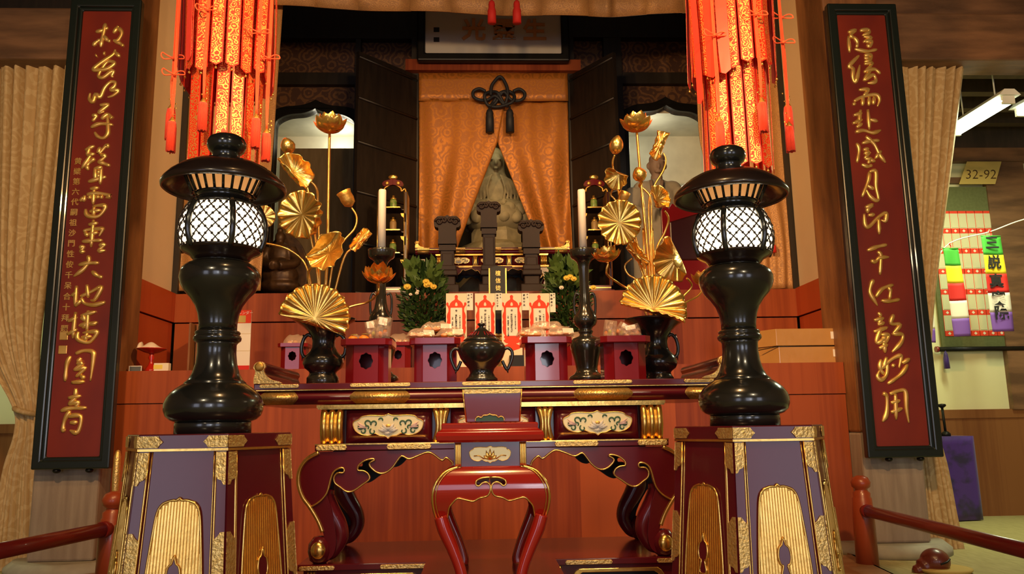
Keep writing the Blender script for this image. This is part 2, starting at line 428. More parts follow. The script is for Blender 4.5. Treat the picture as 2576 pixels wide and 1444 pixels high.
def base_of(o):
    while o.parent is not None:
        o = o.parent
    return Vector(o.location)
XF = None
def build(name, mb, material, parent=None, kind=None, thick=0.0, bevel=0.0, subsurf=0, label=None, origin=None):
    me = bpy.data.meshes.new(name)
    if XF is not None:
        mb.v = [XF(v) for v in mb.v]
    org = base_of(parent) if parent is not None else Vector(origin or (0, 0, 0))
    me.from_pydata([tuple(Vector(v)-org) for v in mb.v], [], mb.f)
    me.validate()
    if len(me.polygons) == len(mb.smooth):
        me.polygons.foreach_set('use_smooth', mb.smooth)
    if isinstance(material, str):
        material = M[material]
    me.materials.append(material)
    bm = bmesh.new(); bm.from_mesh(me)
    bmesh.ops.remove_doubles(bm, verts=bm.verts, dist=1e-6)
    bmesh.ops.recalc_face_normals(bm, faces=bm.faces)
    bm.to_mesh(me); bm.free()
    o = bpy.data.objects.new(name, me)
    COL.objects.link(o)
    if parent is not None:
        o.parent = parent
    else:
        o.location = org
    if kind:
        o['kind'] = kind
    if label:
        o['label'] = label
    if thick:
        md = o.modifiers.new('thickness', 'SOLIDIFY'); md.thickness = thick; md.offset = 0
    if bevel:
        md = o.modifiers.new('bevel', 'BEVEL'); md.width = bevel; md.segments = 2; md.limit_method = 'ANGLE'; md.angle_limit = R_(40)
    if subsurf:
        md = o.modifiers.new('subdivision', 'SUBSURF'); md.levels = subsurf; md.render_levels = subsurf
    return o
def thing(name, label, cat, loc, group=None):
    o = bpy.data.objects.new(name, None)
    COL.objects.link(o)
    o.location = loc
    o.empty_display_size = 0.05
    o['label'] = label; o['category'] = cat
    if group:
        o['group'] = group
    return o
def single(name, mb, material, label, cat, group=None, **k):
    """a thing that is one mesh; its origin is the middle of its foot"""
    xs = [v[0] for v in mb.v]; ys = [v[1] for v in mb.v]; zs = [v[2] for v in mb.v]
    o = build(name, mb, material, origin=((min(xs)+max(xs))/2, (min(ys)+max(ys))/2, min(zs)), **k)
    o['label'] = label; o['category'] = cat
    if group:
        o['group'] = group
    return o
def struct(name, mb, material, **k):
    return build(name, mb, material, kind='structure', **k)

def smooth_path(pts, n=6, closed=False):
    pts = [Vector(p) for p in pts]
    out = []
    c = len(pts)
    rng = range(c if closed else c-1)
    for i in rng:
        if closed:
            p0, p1, p2, p3 = pts[i-1], pts[i], pts[(i+1) % c], pts[(i+2) % c]
        else:
            p0 = pts[max(i-1, 0)]; p1 = pts[i]; p2 = pts[i+1]; p3 = pts[min(i+2, c-1)]
        for k in range(n):
            t = k/n
            out.append(0.5*((2*p1)+(p2-p0)*t+(2*p0-5*p1+4*p2-p3)*t*t+(3*p1-p0-3*p2+p3)*t**3))
    if not closed:
        out.append(pts[-1])
    return out
def sp2(pts, n=6, closed=False):
    return [(p.x, p.y) for p in smooth_path([Vector((a, b, 0)) for a, b in pts], n, closed)]
def text_mb(body, size, origin, ux, uy, depth=0.002, bold=0.0, vertical=False, pitch=1.12):
    """written characters as a mesh on the plane given by ux (right) and uy (up); a column hangs from its top, a line is centred"""
    mb = MB()
    ux = Vector(ux).normalized(); uy = Vector(uy).normalized(); n = ux.cross(uy)
    cu = bpy.data.curves.new('writing', 'FONT')
    cu.body = '\n'.join(body) if vertical else body
    cu.size = size; cu.align_x = 'CENTER'; cu.space_line = pitch
    cu.extrude = depth; cu.offset = bold; cu.resolution_u = 2
    ob = bpy.data.objects.new('writing', cu)
    COL.objects.link(ob)
    dg = bpy.context.evaluated_depsgraph_get()
    me = bpy.data.meshes.new_from_object(ob.evaluated_get(dg))
    ys = [v.co.y for v in me.vertices]
    sh = max(ys) if vertical else (max(ys)+min(ys))/2
    org = Vector(origin)
    mb.add([org+ux*v.co.x+uy*(v.co.y-sh)+n*v.co.z for v in me.vertices], [tuple(p.vertices) for p in me.polygons])
    bpy.data.objects.remove(ob); bpy.data.curves.remove(cu); bpy.data.meshes.remove(me)
    return mb

# ------------------------------------------------------------------ the hall
PY0, PY1 = 6.67, 7.25                     # pillars, front and back
PLX1 = P(268, 930, PY0).x                 # inner corner of the left pillar
PRX0 = P(2150, 930, PY0).x
PW = 0.52
T1Y, T2Y = 6.86, 8.1                      # fronts of the two altar tiers
T1Z = P(1240, 922, T1Y).z
T2Z = P(1240, 733, T2Y).z
WLX, WRX = P(443, 730, T2Y).x, P(2001, 728, T2Y).x
CEIL = 7.6
BY = 9.8                                  # wall behind the upper tier
AY = 9.2                                  # aisle walls
AX = 7.5

struct('floor', MB().box(-AX, AX, -7.4, 11.2, -0.1, 0), 'floor')
struct('ceiling', MB().box(-AX, AX, -7.4, 11.2, CEIL, CEIL+0.1), 'ceiling')
struct('wall_left', MB().box(-AX-0.1, -AX, -7.4, 11.2, 0, CEIL), 'hall')
struct('wall_right', MB().box(AX, AX+0.1, -7.4, 11.2, 0, CEIL), 'hall')
fw = MB()                                  # front wall with the wide open doorway
fw.prism([(-AX, 0), (AX, 0), (AX, CEIL), (-AX, CEIL)], -7.1, -7.0, 'Y', holes=[[(x-1.25, .05), (x-1.25, 3.45), (x+1.25, 3.45), (x+1.25, .05)] for x in (-5.1, .1, 5.1)])
struct('wall_front', fw, 'hall')

for s, x0, x1 in ((-1, PLX1-PW, PLX1), (1, PRX0, PRX0+PW)):
    zf = 0.10
    p = struct('pillar', MB().box(x0, x1, PY0, PY1, 1.0, CEIL, 0.02), 'pillar')
    build('pillar_foot', MB().box(x0, x1, PY0, PY1, zf, 1.0, 0.02), 'pillar_low', p)
    st = MB().lathe((x0+x1)/2, (PY0+PY1)/2, [(0.52, 0), (0.52, 0.05), (0.46, zf)], 40)
    struct('pillar_stone', st, 'stone')
# lintels between pillars and the outer walls
zb, zt = P(60, 148, 6.8).z, P(60, 18, 6.8).z
struct('trim_1', MB().box(-AX, PLX1-PW, 6.8, 7.15, zb, zt, 0.02), 'beam')
struct('trim_2', MB().box(PRX0+PW, AX, 6.8, 7.15, P(2400, 150, 6.8).z, P(2400, 32, 6.8).z, 0.02), 'beam')
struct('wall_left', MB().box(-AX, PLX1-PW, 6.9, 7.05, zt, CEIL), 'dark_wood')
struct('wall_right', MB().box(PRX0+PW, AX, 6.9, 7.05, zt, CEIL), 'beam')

# the two cinnabar tiers
lip = 0.012
zs = P(1240, 1004, T1Y).z
tier = MB().box(PLX1+0.005, PRX0-0.005, T1Y, T2Y+0.0, zs+0.006, T1Z)
tier.box(PLX1+0.005, PRX0-0.005, T1Y+lip, T2Y, 0, zs)
struct('platform', tier, 'wood_red')
zs2 = P(1240, 806, T2Y).z
t2 = MB().box(WLX, WRX, T2Y, BY-0.05, zs2+0.012, T2Z)
t2.box(WLX, WRX, T2Y+0.02, BY-0.05, T1Z, zs2)
struct('platform', t2, 'wood_red')
for s, xin in ((-1, WLX), (1, WRX)):
    zw = T2Z+0.005
    xo = xin+s*0.5
    w = MB().box(min(xin, xo), max(xin, xo), PY1+0.005, T2Y, zs2+0.012, zw)
    w.box(min(xin+s*0.02, xo), max(xin+s*0.02, xo), PY1+0.005, T2Y, T1Z, zs2)
    struct('platform', w, 'wood_red_side')
    # plaster above the wing, and the dark post at the mouth of the sanctum
    q = xin+s*0.06
    struct('wall_left' if s < 0 else 'wall_right', MB().box(min(q, q+s*0.1), max(q, q+s*0.1), PY1, T2Y+0.03, zw, CEIL), 'cream')
    struct('trim_3' if s < 0 else 'trim_4', MB().box(xin-0.07 if s < 0 else xin-0.0, xin+0.0 if s < 0 else xin+0.07, T2Y+0.035, T2Y+0.1, T2Z, CEIL), 'dark_wood')
# aisle walls beyond the curtains
for s, x0, x1 in ((-1, -AX, WLX-0.2), (1, WRX+0.2, AX)):
    zr = P(2450, 1030, AY).z
    nm = 'wall_left' if s < 0 else 'wall_right'
    struct(nm, MB().box(x0, x1, AY, AY+0.1, zr, CEIL), 'aisle_wall')
    struct('baseboard_left' if s < 0 else 'baseboard_right', MB().box(x0, x1, AY-0.03, AY+0.1, 0, zr-0.10).box(x0, x1, AY-0.045, AY+0.1, zr-0.10, zr), 'wainscot')
    struct(nm, MB().box(min(PLX1 if s < 0 else WRX+0.55, WLX-0.55 if s < 0 else PRX0+PW), max(PLX1-PW if s < 0 else WRX+0.6, WLX-0.5 if s < 0 else PRX0), 7.25, AY, 0, CEIL), 'aisle_wall')
# beams on the right aisle wall
def on_aisle(x0, x1, y0, y1, d, name='trim_5', mt='beam'):
    a = P(x0, y1, AY); b = P(x1, y0, AY)
    return struct(name, MB().box(a.x, b.x, AY-d, AY+0.02, a.z, b.z), mt)
on_aisle(2300, 2800, 378, 412, 0.10, 'trim_5', 'beam')
on_aisle(2300, 2800, 448, 464, 0.05, 'trim_6', 'beam')
on_aisle(2540, 2562, 412, 1030, 0.08, 'trim_7', 'beam')
on_aisle(2300, 2800, 150, 378, 0.03, 'wall_right', 'ceiling')
# aisle ceiling, low and dark, with rafters
for s, x0, x1 in ((-1, -AX, PLX1-PW), (1, PRX0+PW, AX)):
    c = MB().box(x0, x1, 7.2, AY, 4.75, 4.8)
    for k in range(4):
        yy = 7.5+0.45*k
        c.box(x0, x1, yy, yy+0.12, 4.6, 4.75)
    struct('ceiling', c, 'ceiling')

# wall behind the upper tier with two ogee niches
def ogee(cx, zb_, zs_, zt_, hw, n=10):
    """flame-shaped opening: foot zb_, spring zs_, point zt_"""
    half = [(hw*1.0, zb_), (hw*0.97, zs_)]
    ctrl = [(hw*0.97, zs_), (hw*0.93, zs_+(zt_-zs_)*0.42), (hw*0.66, zs_+(zt_-zs_)*0.70), (hw*0.30, zs_+(zt_-zs_)*0.78), (hw*0.10, zs_+(zt_-zs_)*0.90), (0, zt_)]
    half += sp2(ctrl, 5)[1:]
    return [(cx+x, z) for x, z in half]+[(cx-x, z) for x, z in reversed(half[:-1])]
zbn = T2Z+0.02
NL = (P(786, 600, BY).x, P(786, 330, BY).z, P(776, 276, BY).z, abs(P(889, 500, BY).x-P(680, 500, BY).x)/2)
NR = (P(1690, 600, BY).x, P(1690, 330, BY).z, P(1702, 268, BY).z, NL[3])
holes = []
for cx, zs_, zt_, hw in (NL, NR):
    holes.append(ogee(cx, zbn, zs_, zt_, hw))
xl, xr = WLX-0.05, WRX+0.05
gap0, gap1 = P(1050, 400, BY).x, P(1436, 400, BY).x
wb = MB()
wb.prism([(xl, T2Z), (gap0, T2Z), (gap0, CEIL), (xl, CEIL)], BY, BY+0.1, 'Y', [holes[0]])
wb.prism([(gap1, T2Z), (xr, T2Z), (xr, CEIL), (gap1, CEIL)], BY, BY+0.1, 'Y', [holes[1]])
struct('wall_back', wb, 'brocade_dark')
for (cx, zs_, zt_, hw), h, nm in ((NL, holes[0], 'window_1'), (NR, holes[1], 'window_2')):
    outer = ogee(cx, zbn-0.02, zs_+0.06, zt_+0.12, hw+0.13)
    struct(nm, MB().prism(outer, BY-0.05, BY+0.12, 'Y', [h]), 'black', bevel=0.008)
    # the niche itself
    n = MB()
    n.box(cx-hw-0.2, cx+hw+0.2, BY+0.95, BY+1.0, T2Z-0.1, 5.2)
    n.box(cx-hw-0.25, cx-hw-0.2, BY+0.1, BY+1.0, T2Z-0.1, 5.2)
    n.box(cx+hw+0.2, cx+hw+0.25, BY+0.1, BY+1.0, T2Z-0.1, 5.2)
    n.box(cx-hw-0.25, cx+hw+0.25, BY+0.1, BY+1.0, T2Z-0.1, T2Z)
    n.box(cx-hw-0.25, cx+hw+0.25, BY+0.1, BY+1.0, 5.15, 5.2)
    struct('wall_back', n, 'niche_plaster')
# dark timbers on that wall
def on_back(x0, x1, y0, y1, d, name='trim_8', mt='dark_wood'):
    a = P(x0, y1, BY); b = P(x1, y0, BY)
    return struct(name, MB().box(a.x, b.x, BY-d, BY, a.z, b.z), mt)
on_back(560, 905, 190, 219, 0.09)
on_back(1548, 1950, 190, 217, 0.09)
on_back(560, 1050, -60, 106, 0.12)
on_back(1436, 1950, -60, 104, 0.12)
on_back(886, 912, 60, 735, 0.11, 'trim_9')
on_back(1538, 1556, 60, 735, 0.11, 'trim_9')
struct('ceiling', MB().box(WLX, WRX, T2Y+0.2, BY+0.1, P(1240, -40, BY).z+0.25, P(1240, -40, BY).z+0.3), 'dark_wood')
for s, x in ((-1, WLX), (1, WRX)):
    struct('wall_left' if s < 0 else 'wall_right', MB().box(min(x+s*0.10, x+s*0.16), max(x+s*0.10, x+s*0.16), T2Y+0.11, BY+0.1, T2Z-0.2, CEIL), 'brown_wood')

# ------------------------------------------------------------------ the two lettered boards on the pillars
ZS = 3.61
OFF = {'A': (130, 30), 'B': (130, 400), 'C': (100, 740), 'D': (2080, 50), 'E': (2120, 400), 'F': (2150, 750)}
# carved running-hand strokes, each a brush path
LEFT_CHARS = [
 ('A', [[(400,182),(460,168),(515,140)], [(490,105),(472,190),(455,260),(445,322)], [(375,312),(402,278),(445,250)], [(470,215),(505,255),(535,268)],
        [(560,195),(592,150),(612,130)], [(600,140),(638,190),(600,262),(568,266)], [(560,255),(618,285),(656,312)]]),
 ('A', [[(398,402),(415,394)], [(468,376),(490,380)], [(578,342),(560,385),(480,440),(400,500),(390,528),(500,518),(568,472),(552,452),(500,458),(442,540),(428,588),(470,595),(532,548),(562,540),(545,582),(562,590)], [(575,365),(622,410)]]),
 ('A', [[(350,738),(343,790),(375,815),(402,750),(440,775),(480,692),(530,640),(575,638),(572,672),(540,708),(606,714),(560,758),(508,776)]]),
 ('A', [[(440,848),(515,840),(475,878),(430,915),(480,905)], [(365,940),(406,946),(368,995)], [(452,975),(508,930),(542,958),(556,970)], [(355,1050),(440,1016),(558,1026)], [(505,945),(512,1030),(510,1105),(470,1145),(420,1132),(390,1092)]]),
 ('A', [[(305,1255),(392,1215)], [(352,1220),(318,1305)], [(318,1302),(395,1288)], [(362,1290),(272,1424)], [(395,1330),(350,1362),(322,1400),(335,1440)], [(440,1228),(430,1288),(500,1212),(512,1240)],
        [(440,1300),(488,1312),(418,1370)], [(418,1360),(470,1375),(532,1398)], [(388,1425),(462,1408)], [(396,1416),(396,1528)], [(452,1412),(440,1568)], [(400,1458),(446,1452)], [(400,1492),(446,1486)], [(330,1543),(420,1518),(496,1496)]]),
 ('B', [[(350,272),(432,260)], [(386,265),(376,415)], [(255,382),(300,345)], [(302,330),(290,390)], [(320,322),(430,312),(534,335),(490,352)], [(415,330),(422,362)], [(330,352),(362,345)], [(438,348),(470,345)],
        [(308,455),(320,508),(380,526),(440,510),(488,440),(460,420),(370,430)], [(386,430),(380,520)], [(345,476),(450,465)]]),
 ('B', [[(335,597),(422,580)], [(380,553),(358,802)], [(290,660),(330,642),(445,634),(462,642),(430,702)], [(300,665),(332,704)], [(330,682),(424,668)], [(275,750),(370,742),(462,738)],
        [(250,805),(290,800),(268,838),(305,842)], [(430,787),(482,778),(430,832),(490,830)]]),
 ('B', [[(330,878),(338,930),(290,1000),(198,1068)], [(243,962),(340,945),(432,944)], [(365,1018),(410,1055),(464,1078)]]),
 ('B', [[(180,1242),(240,1208)], [(226,1152),(212,1340)], [(212,1336),(272,1280)], [(320,1142),(334,1262)], [(262,1250),(360,1205),(452,1162),(395,1275),(352,1282)], [(268,1262),(300,1310),(380,1326),(470,1305),(472,1290)]]),
 ('C', [[(255,247),(342,213)], [(326,162),(300,404)], [(248,366),(342,318)], [(375,196),(516,158)], [(440,148),(428,342)], [(372,212),(420,232)], [(392,180),(412,250)], [(355,287),(440,268),(528,258)], [(440,252),(388,312)], [(440,272),(522,266)],
        [(352,340),(342,400),(400,432),(460,432),(522,350),(480,340),(390,352)], [(430,350),(412,432)], [(380,392),(472,384)]]),
 ('C', [[(280,560),(246,640),(230,792)], [(328,540),(400,514),(482,526),(486,600),(460,788)], [(376,578),(340,622)], [(333,632),(396,625),(308,692)], [(310,690),(412,672),(328,752)], [(370,738),(412,768)], [(290,802),(410,794)]]),
 ('C', [[(326,856),(326,934)], [(260,942),(377,924)], [(330,940),(258,1006)], [(258,1002),(352,984),(320,1032)], [(190,1062),(270,1038),(428,1032)], [(276,1060),(228,1140),(212,1226),(236,1238)], [(250,1110),(372,1110),(346,1252),(272,1236)], [(276,1166),(346,1164)]]),
]
RIGHT_CHARS = [
 ('D', [[(190,116),(262,94),(215,140),(252,170)], [(196,150),(206,298)], [(298,100),(370,88),(382,115),(320,142)], [(330,152),(402,164),(330,202)], [(350,202),(408,195),(390,238),(358,226)], [(240,152),(276,200),(270,252)], [(250,264),(360,286),(456,268)]]),
 ('D', [[(292,324),(198,425),(242,430)], [(242,432),(234,520),(262,562),(300,410)], [(338,326),(402,320),(390,366),(338,380)], [(338,350),(390,345)], [(338,402),(412,395),(338,482)], [(334,472),(430,448),(486,492)], [(402,450),(330,556)], [(338,552),(420,500),(442,560),(368,576)]]),
 ('D', [[(288,636),(378,634),(330,692)], [(238,752),(256,778)], [(245,742),(320,700),(440,680),(478,722),(458,788)], [(330,700),(322,782)], [(386,700),(380,782)], [(430,700),(420,772)]]),
 ('D', [[(243,868),(322,845)], [(306,818),(288,952)], [(233,942),(324,904)], [(268,978),(322,938)], [(372,815),(386,998)], [(386,904),(464,922)], [(258,1020),(330,1004),(420,1026),(492,1000)]]),
 ('D', [[(268,1118),(292,1180),(272,1298)], [(318,1122),(400,1098),(478,1096)], [(352,1058),(430,1130),(482,1230),(534,1298)], [(492,1190),(438,1262)], [(330,1182),(382,1168)], [(336,1216),(384,1206),(340,1262)], [(312,1312),(370,1332),(412,1318)], [(345,1262),(402,1268),(368,1302)], [(380,1268),(442,1287)]]),
 ('E', [[(242,114),(230,200),(174,346)], [(242,116),(298,114),(302,250),(324,360),(296,376),(248,340),(213,276)], [(222,238),(282,278)]]),
 ('E', [[(203,442),(274,418),(230,452),(224,492)], [(230,512),(292,502)], [(194,498),(204,600),(242,612),(320,530),(392,490),(386,562),(348,554)], [(326,538),(330,686)]]),
 ('E', [[(220,832),(310,798),(402,778)], [(312,842),(346,880),(336,1052)], [(254,920),(294,934),(332,898),(422,890)]]),
 ('E', [[(278,1094),(254,1150),(250,1222),(316,1332)], [(298,1255),(360,1178),(460,1142)], [(410,1160),(432,1200),(424,1272)], [(348,1286),(430,1290),(518,1274)]]),
 ('F', [[(213,128),(242,168)], [(174,202),(268,180)], [(246,184),(214,240)], [(208,242),(272,220)], [(173,307),(302,263)], [(242,264),(198,388),(224,402),(300,340)], [(240,336),(308,334),(282,392),(234,396)], [(245,366),(292,362)], [(222,457),(302,420)], [(264,394),(276,498)],
        [(354,148),(328,230),(412,240),(338,332)], [(342,326),(432,330),(422,400),(338,492)]]),
 ('F', [[(240,556),(230,640),(268,692)], [(290,536),(262,642)], [(228,650),(330,560),(400,524),(422,540),(402,636)], [(296,598),(290,690),(242,742),(208,712),(228,654)], [(338,602),(362,622)], [(430,592),(502,548)], [(482,602),(420,690),(298,780)]]),
 ('F', [[(253,868),(290,892),(290,1040),(252,1124)], [(318,872),(400,840),(460,850),(470,1000),(492,1132)], [(370,868),(376,1104)], [(328,952),(414,928)], [(328,1038),(434,1000)]]),
]
BDY = PY0-0.09
def letter_board(corners, chars, label, side, small):
    tl, tr, br, bl = [P(x, y, BDY) for x, y in corners]
    x0 = (tl.x+bl.x)/2; x1 = (tr.x+br.x)/2; z0 = (bl.z+br.z)/2; z1 = (tl.z+tr.z)/2
    t = thing('lettered_board', label, 'signboard', ((x0+x1)/2, BDY, z0), 'pair of vertical lettered boards on the pillars')
    fwid = 0.095
    fr = MB()
    # moulded frame: outer roll and an inner step
    for a, b, y in ((0.0, 0.07, BDY-0.055), (0.055, fwid, BDY-0.03)):
        fr.prism([(x0+a, z0+a), (x1-a, z0+a), (x1-a, z1-a), (x0+a, z1-a)], y, BDY+0.02, 'Y',
                 [[(x0+b, z0+b), (x0+b, z1-b), (x1-b, z1-b), (x1-b, z0+b)]])
    build('frame', fr, 'board_frame', t, bevel=0.012)
    build('panel', MB().box(x0+0.05, x1-0.05, BDY-0.012, BDY+0.015, z0+0.05, z1-0.05), 'board_red', t)
    for zz in (z0-0.012,):
        for fx in (0.3, 0.72):
            build('bracket', MB().ball((x0+(x1-x0)*fx, BDY-0.01, zz), 0.03, 0.03, 0.02), 'black', t)
    for zz in (z0+.5, z1-.5):
        build('wall_cleat', MB().box((x0+x1)/2-.12, (x0+x1)/2+.12, BDY+.015, PY0+.002, zz-.04, zz+.04), 'black', t)
    n = Vector((0, 1, 0))
    for key, strokes in chars:
        ox, oy = OFF[key]
        mb = MB()
        for st in strokes:
            pts = [P(ox+x/ZS, oy+y/ZS, BDY-0.014) for x, y in st]
            for q in pts:
                q.y = BDY-0.014
            path = smooth_path(pts, 5)
            L = len(path)
            rr = []
            for i in range(L):
                s_ = i/max(L-1, 1)
                w = 0.0185*(0.80+0.35*math.sin(s_*5.0+len(st))**2)
                w *= min(1.0, 0.62+3.2*s_, 0.42+3.0*(1-s_))
                rr.append(w)
            mb.tube(path, rr, 8, flat=(n, 0.75))
        build('gilt_character', mb, 'gold_letter', t)
    if small:
        top = P(199, 398, BDY-0.013); bot = P(160, 835, BDY-0.013)
        xs = (top.x+bot.x)/2
        words = '黄檗第六代嗣祖沙門性侒千呆合十拜題'
        for i, ch in enumerate(words):
            zc = top.z+(bot.z-top.z)*(i+.3)/(len(words)-.4)
            build('small_character', text_mb(ch, 0.062, (xs, BDY-0.013, zc), (1, 0, 0), (0, 0, 1), 0.004, 0.001), 'gold_letter', t)
        for cy in (845, 880):
            c = P(149 if cy == 845 else 146, cy, BDY-0.014)
            h = 0.034
            hole = [(c.x-0.012, c.z-0.003), (c.x-0.012, c.z+0.003), (c.x+0.012, c.z+0.003), (c.x+0.012, c.z-0.003)]
            build('seal', MB().prism([(xs+c.x-c.x-h, c.z-h), (xs+h, c.z-h), (xs+h, c.z+h), (xs-h, c.z+h)], BDY-0.018, BDY-0.01, 'Y'), 'gold_letter', t, bevel=0.005)
    return t
letter_board([(197, 3), (371, 8), (272, 1182), (74, 1178)], LEFT_CHARS,
             'red lacquer board with gilt writing and a small side inscription on the left pillar', -1, True)
letter_board([(2071, 6), (2254, 26), (2360, 1152), (2180, 1150)], RIGHT_CHARS,
             'tall red lacquer board with gilt writing, no side inscription, near the fluorescent lamp', 1, False)

# ------------------------------------------------------------------ gathered curtains at the aisle openings
def curtain(label, Y, edges, folds, amp, name='tied_curtain', material='curtain', group=None, cat='curtain', tie=None):
    """edges = [(py, left px, right px)] from top to bottom"""
    rows = []
    for py, a, b in edges:
        rows.append((P(a, py, Y), P(b, py, Y)))
    L = smooth_path([r[0] for r in rows], 6); Rr = smooth_path([r[1] for r in rows], 6)
    nv = len(L)-1; nu = folds*10
    mb = MB()
    w0 = (Rr[0]-L[0]).length
    ph = [random.uniform(-0.6, 0.6) for _ in range(folds+1)]
    def fn(u, v):
        i = min(int(v*nv+0.5), nv)
        p = L[i].lerp(Rr[i], u)
        k = u*folds
        j = int(min(k, folds-0.001))
        fr = k-j
        a = 2*PI*k+ph[j]*(1-fr)+ph[j+1]*fr
        p.y += amp*math.sin(a)+0.35*amp*math.sin(2.3*a+1.0+v*2)
        p.x += 0.25*amp*math.cos(a)
        return p
    mb.grid(fn, nu, nv)
    bot = min(v[2] for v in mb.v)
    c = (L[-1]+Rr[-1])/2
    t = thing(name, label, cat, (c.x, Y, bot), group)
    build('cloth', mb, material, t, thick=0.006)
    if tie is not None:
        i = min(range(nv+1), key=lambda q: abs(prj(L[q])[1]-tie))
        a, b = L[i], Rr[i]
        ring = [(a.x+(b.x-a.x)*(0.5-0.54*math.cos(q)), Y+(amp+0.05)*math.sin(q)*1.2, (a.z+b.z)/2+0.03*math.cos(q)) for q in [2*PI*k/24 for k in range(24)]]
        build('tie_band', MB().tube(ring, 0.022, 8, True), material, t)
    return t
curtain('cream and gold patterned curtain tied back at the left pillar', 7.0,
        [(140, -170, 188), (400, -150, 160), (700, -110, 120), (880, -40, 100), (1020, 40, 104), (1090, 45, 110), (1200, 10, 120), (1444, -30, 135), (1640, -60, 150)], 11, 0.062, tie=1035,
        group='curtains tied back in the aisles')
curtain('cream and gold patterned curtain tied back beside the right pillar', 7.0,
        [(150, 2225, 2424), (400, 2245, 2392), (700, 2262, 2352), (900, 2270, 2334), (1010, 2276, 2330), (1160, 2278, 2374), (1300, 2290, 2402), (1405, 2295, 2424)], 8, 0.055, tie=1010,
        group='curtains tied back in the aisles')

# ------------------------------------------------------------------ altar tables
def bamboo_gold(px0, px1, z0, z1, X, y, bulge, n, parent, name='bamboo_post', material='gold'):
    """bundle of n gilt canes that follow the swell of the frieze"""
    mb = MB()
    w = (X(px1)-X(px0))/n
    for k in range(n):
        x = X(px0)+w*(k+0.5)
        mb.tube([(x, y-0.012-bulge*math.sin(PI*j/10), z0+(z1-z0)*j/10) for j in range(11)], w*0.5, 10)
    return build(name, mb, material, parent)

def cartouche(cx, cz, w, h, y, parent, rich=True):
    """lobed plate with a painted lotus scroll"""
    half = [(0, .5), (.08, .42), (.26, .44), (.38, .40), (.42, .30), (.5, .18), (.49, -.06), (.44, -.24), (.36, -.34), (.27, -.36), (.2, -.28), (.12, -.38), (.05, -.40), (0, -.5)]
    pts = sp2([(a*w, b*h) for a, b in half], 4)
    poly = [(cx+a, cz+b) for a, b in pts]+[(cx-a, cz+b) for a, b in reversed(pts[1:-1])]
    pl = build('enamel_plate', MB().prism(poly, y-0.006, y+0.01, 'Y'), 'enamel_cream', parent)
    build('gilt_rim', MB().tube([(a, y-0.007, b) for a, b in poly], h*0.022, 6, True), 'gold', pl)
    if not rich:
        return pl
    for s in (-1, 1):
        g = MB()
        for (ax, az, r, a0, a1) in ((.30, .12, .15, 200, -60), (.40, .0, .13, 180, 420), (.36, -.18, .12, 90, 380), (.22, -.20, .13, 60, -230), (.20, .10, .14, -20, 250), (.10, .24, .11, 10, 200), (.30, -.05, .1, 0, 250)):
            path = []
            for k in range(13):
                a = R_(a0+(a1-a0)*k/12); q = r*(1-0.55*k/12)
                path.append((cx+s*(ax*w+q*h*math.cos(a)), y-0.009, cz+(az+q*math.sin(a))*h))
            g.tube(path, [h*0.034*(1-0.6*abs(k/12-0.4)) for k in range(13)], 6, flat=(Vector((0, 1, 0)), 0.5))
        build('scrollwork', g, 'enamel_green', pl)
    f = MB()
    for a, l in ((-62, .30), (-34, .36), (0, .24), (34, .36), (62, .30), (-85, .34), (85, .34)):
        t = R_(90-a)
        tip = (cx+math.cos(t)*l*h*1.2, cz-0.16*h+math.sin(t)*l*h*0.9)
        f.tube([(cx, y-0.010, cz-0.2*h), ((cx+tip[0])/2+0.03*h*math.sin(R_(a)), y-0.011, (cz-0.2*h+tip[1])/2), (tip[0], y-0.010, tip[1])], [h*0.05, h*0.085, h*0.012], 6, flat=(Vector((0, 1, 0)), 0.35))
    for k in range(9):
        a = R_(180+22.5*k)
        f.tube([(cx, y-0.010, cz-0.22*h), (cx+math.cos(a)*.24*h, y-0.010, cz-0.22*h+math.sin(a)*.17*h)], [h*0.05, 0.001], 5, flat=(Vector((0, 1, 0)), 0.35))
    build('lotus_flower', f, 'enamel_white', pl)
    build('seed_pod', MB().ball((cx, y-0.010, cz), h*0.11, 0.004, h*0.075), 'gold_matt', pl)
    for s in (-1, 1):
        q = MB()
        for da in (-0.5, 0, 0.5):
            a = da
            q.tube([(cx+s*w*.31, y-0.011, cz-.06*h), (cx+s*(w*.39), y-0.011, cz+(0.02+0.10*a)*h), (cx+s*w*.44, y-0.011, cz+(0.06+.22*a)*h)], [h*.03, h*.05, .001], 5, flat=(Vector((0, 1, 0)), 0.4))
        build('pink_flower', q, 'enamel_pink', pl)
    return pl

def fitting(x0, x1, z0, z1, y, parent, name='gilt_fitting', point=True, mt='gold_chased', th=0.006):
    """chased gilt mount with lobed ends"""
    zm = (z0+z1)/2; h = z1-z0; e = h*0.5
    if point:
        pts = [(x0, zm), (x0+e*.35, zm+h*.22), (x0+e*.3, z1-h*.12), (x0+e, z1), (x1-e, z1), (x1-e*.3, z1-h*.12), (x1-e*.35, zm+h*.22),
               (x1, zm), (x1-e*.35, zm-h*.22), (x1-e*.3, z0+h*.12), (x1-e, z0), (x0+e, z0), (x0+e*.3, z0+h*.12), (x0+e*.35, zm-h*.22)]
    else:
        pts = [(x0, z0), (x1, z0), (x1, z1), (x0, z1)]
    return build(name, MB().prism(pts, y-th, y+th, 'Y'), mt, parent, bevel=th*0.5)

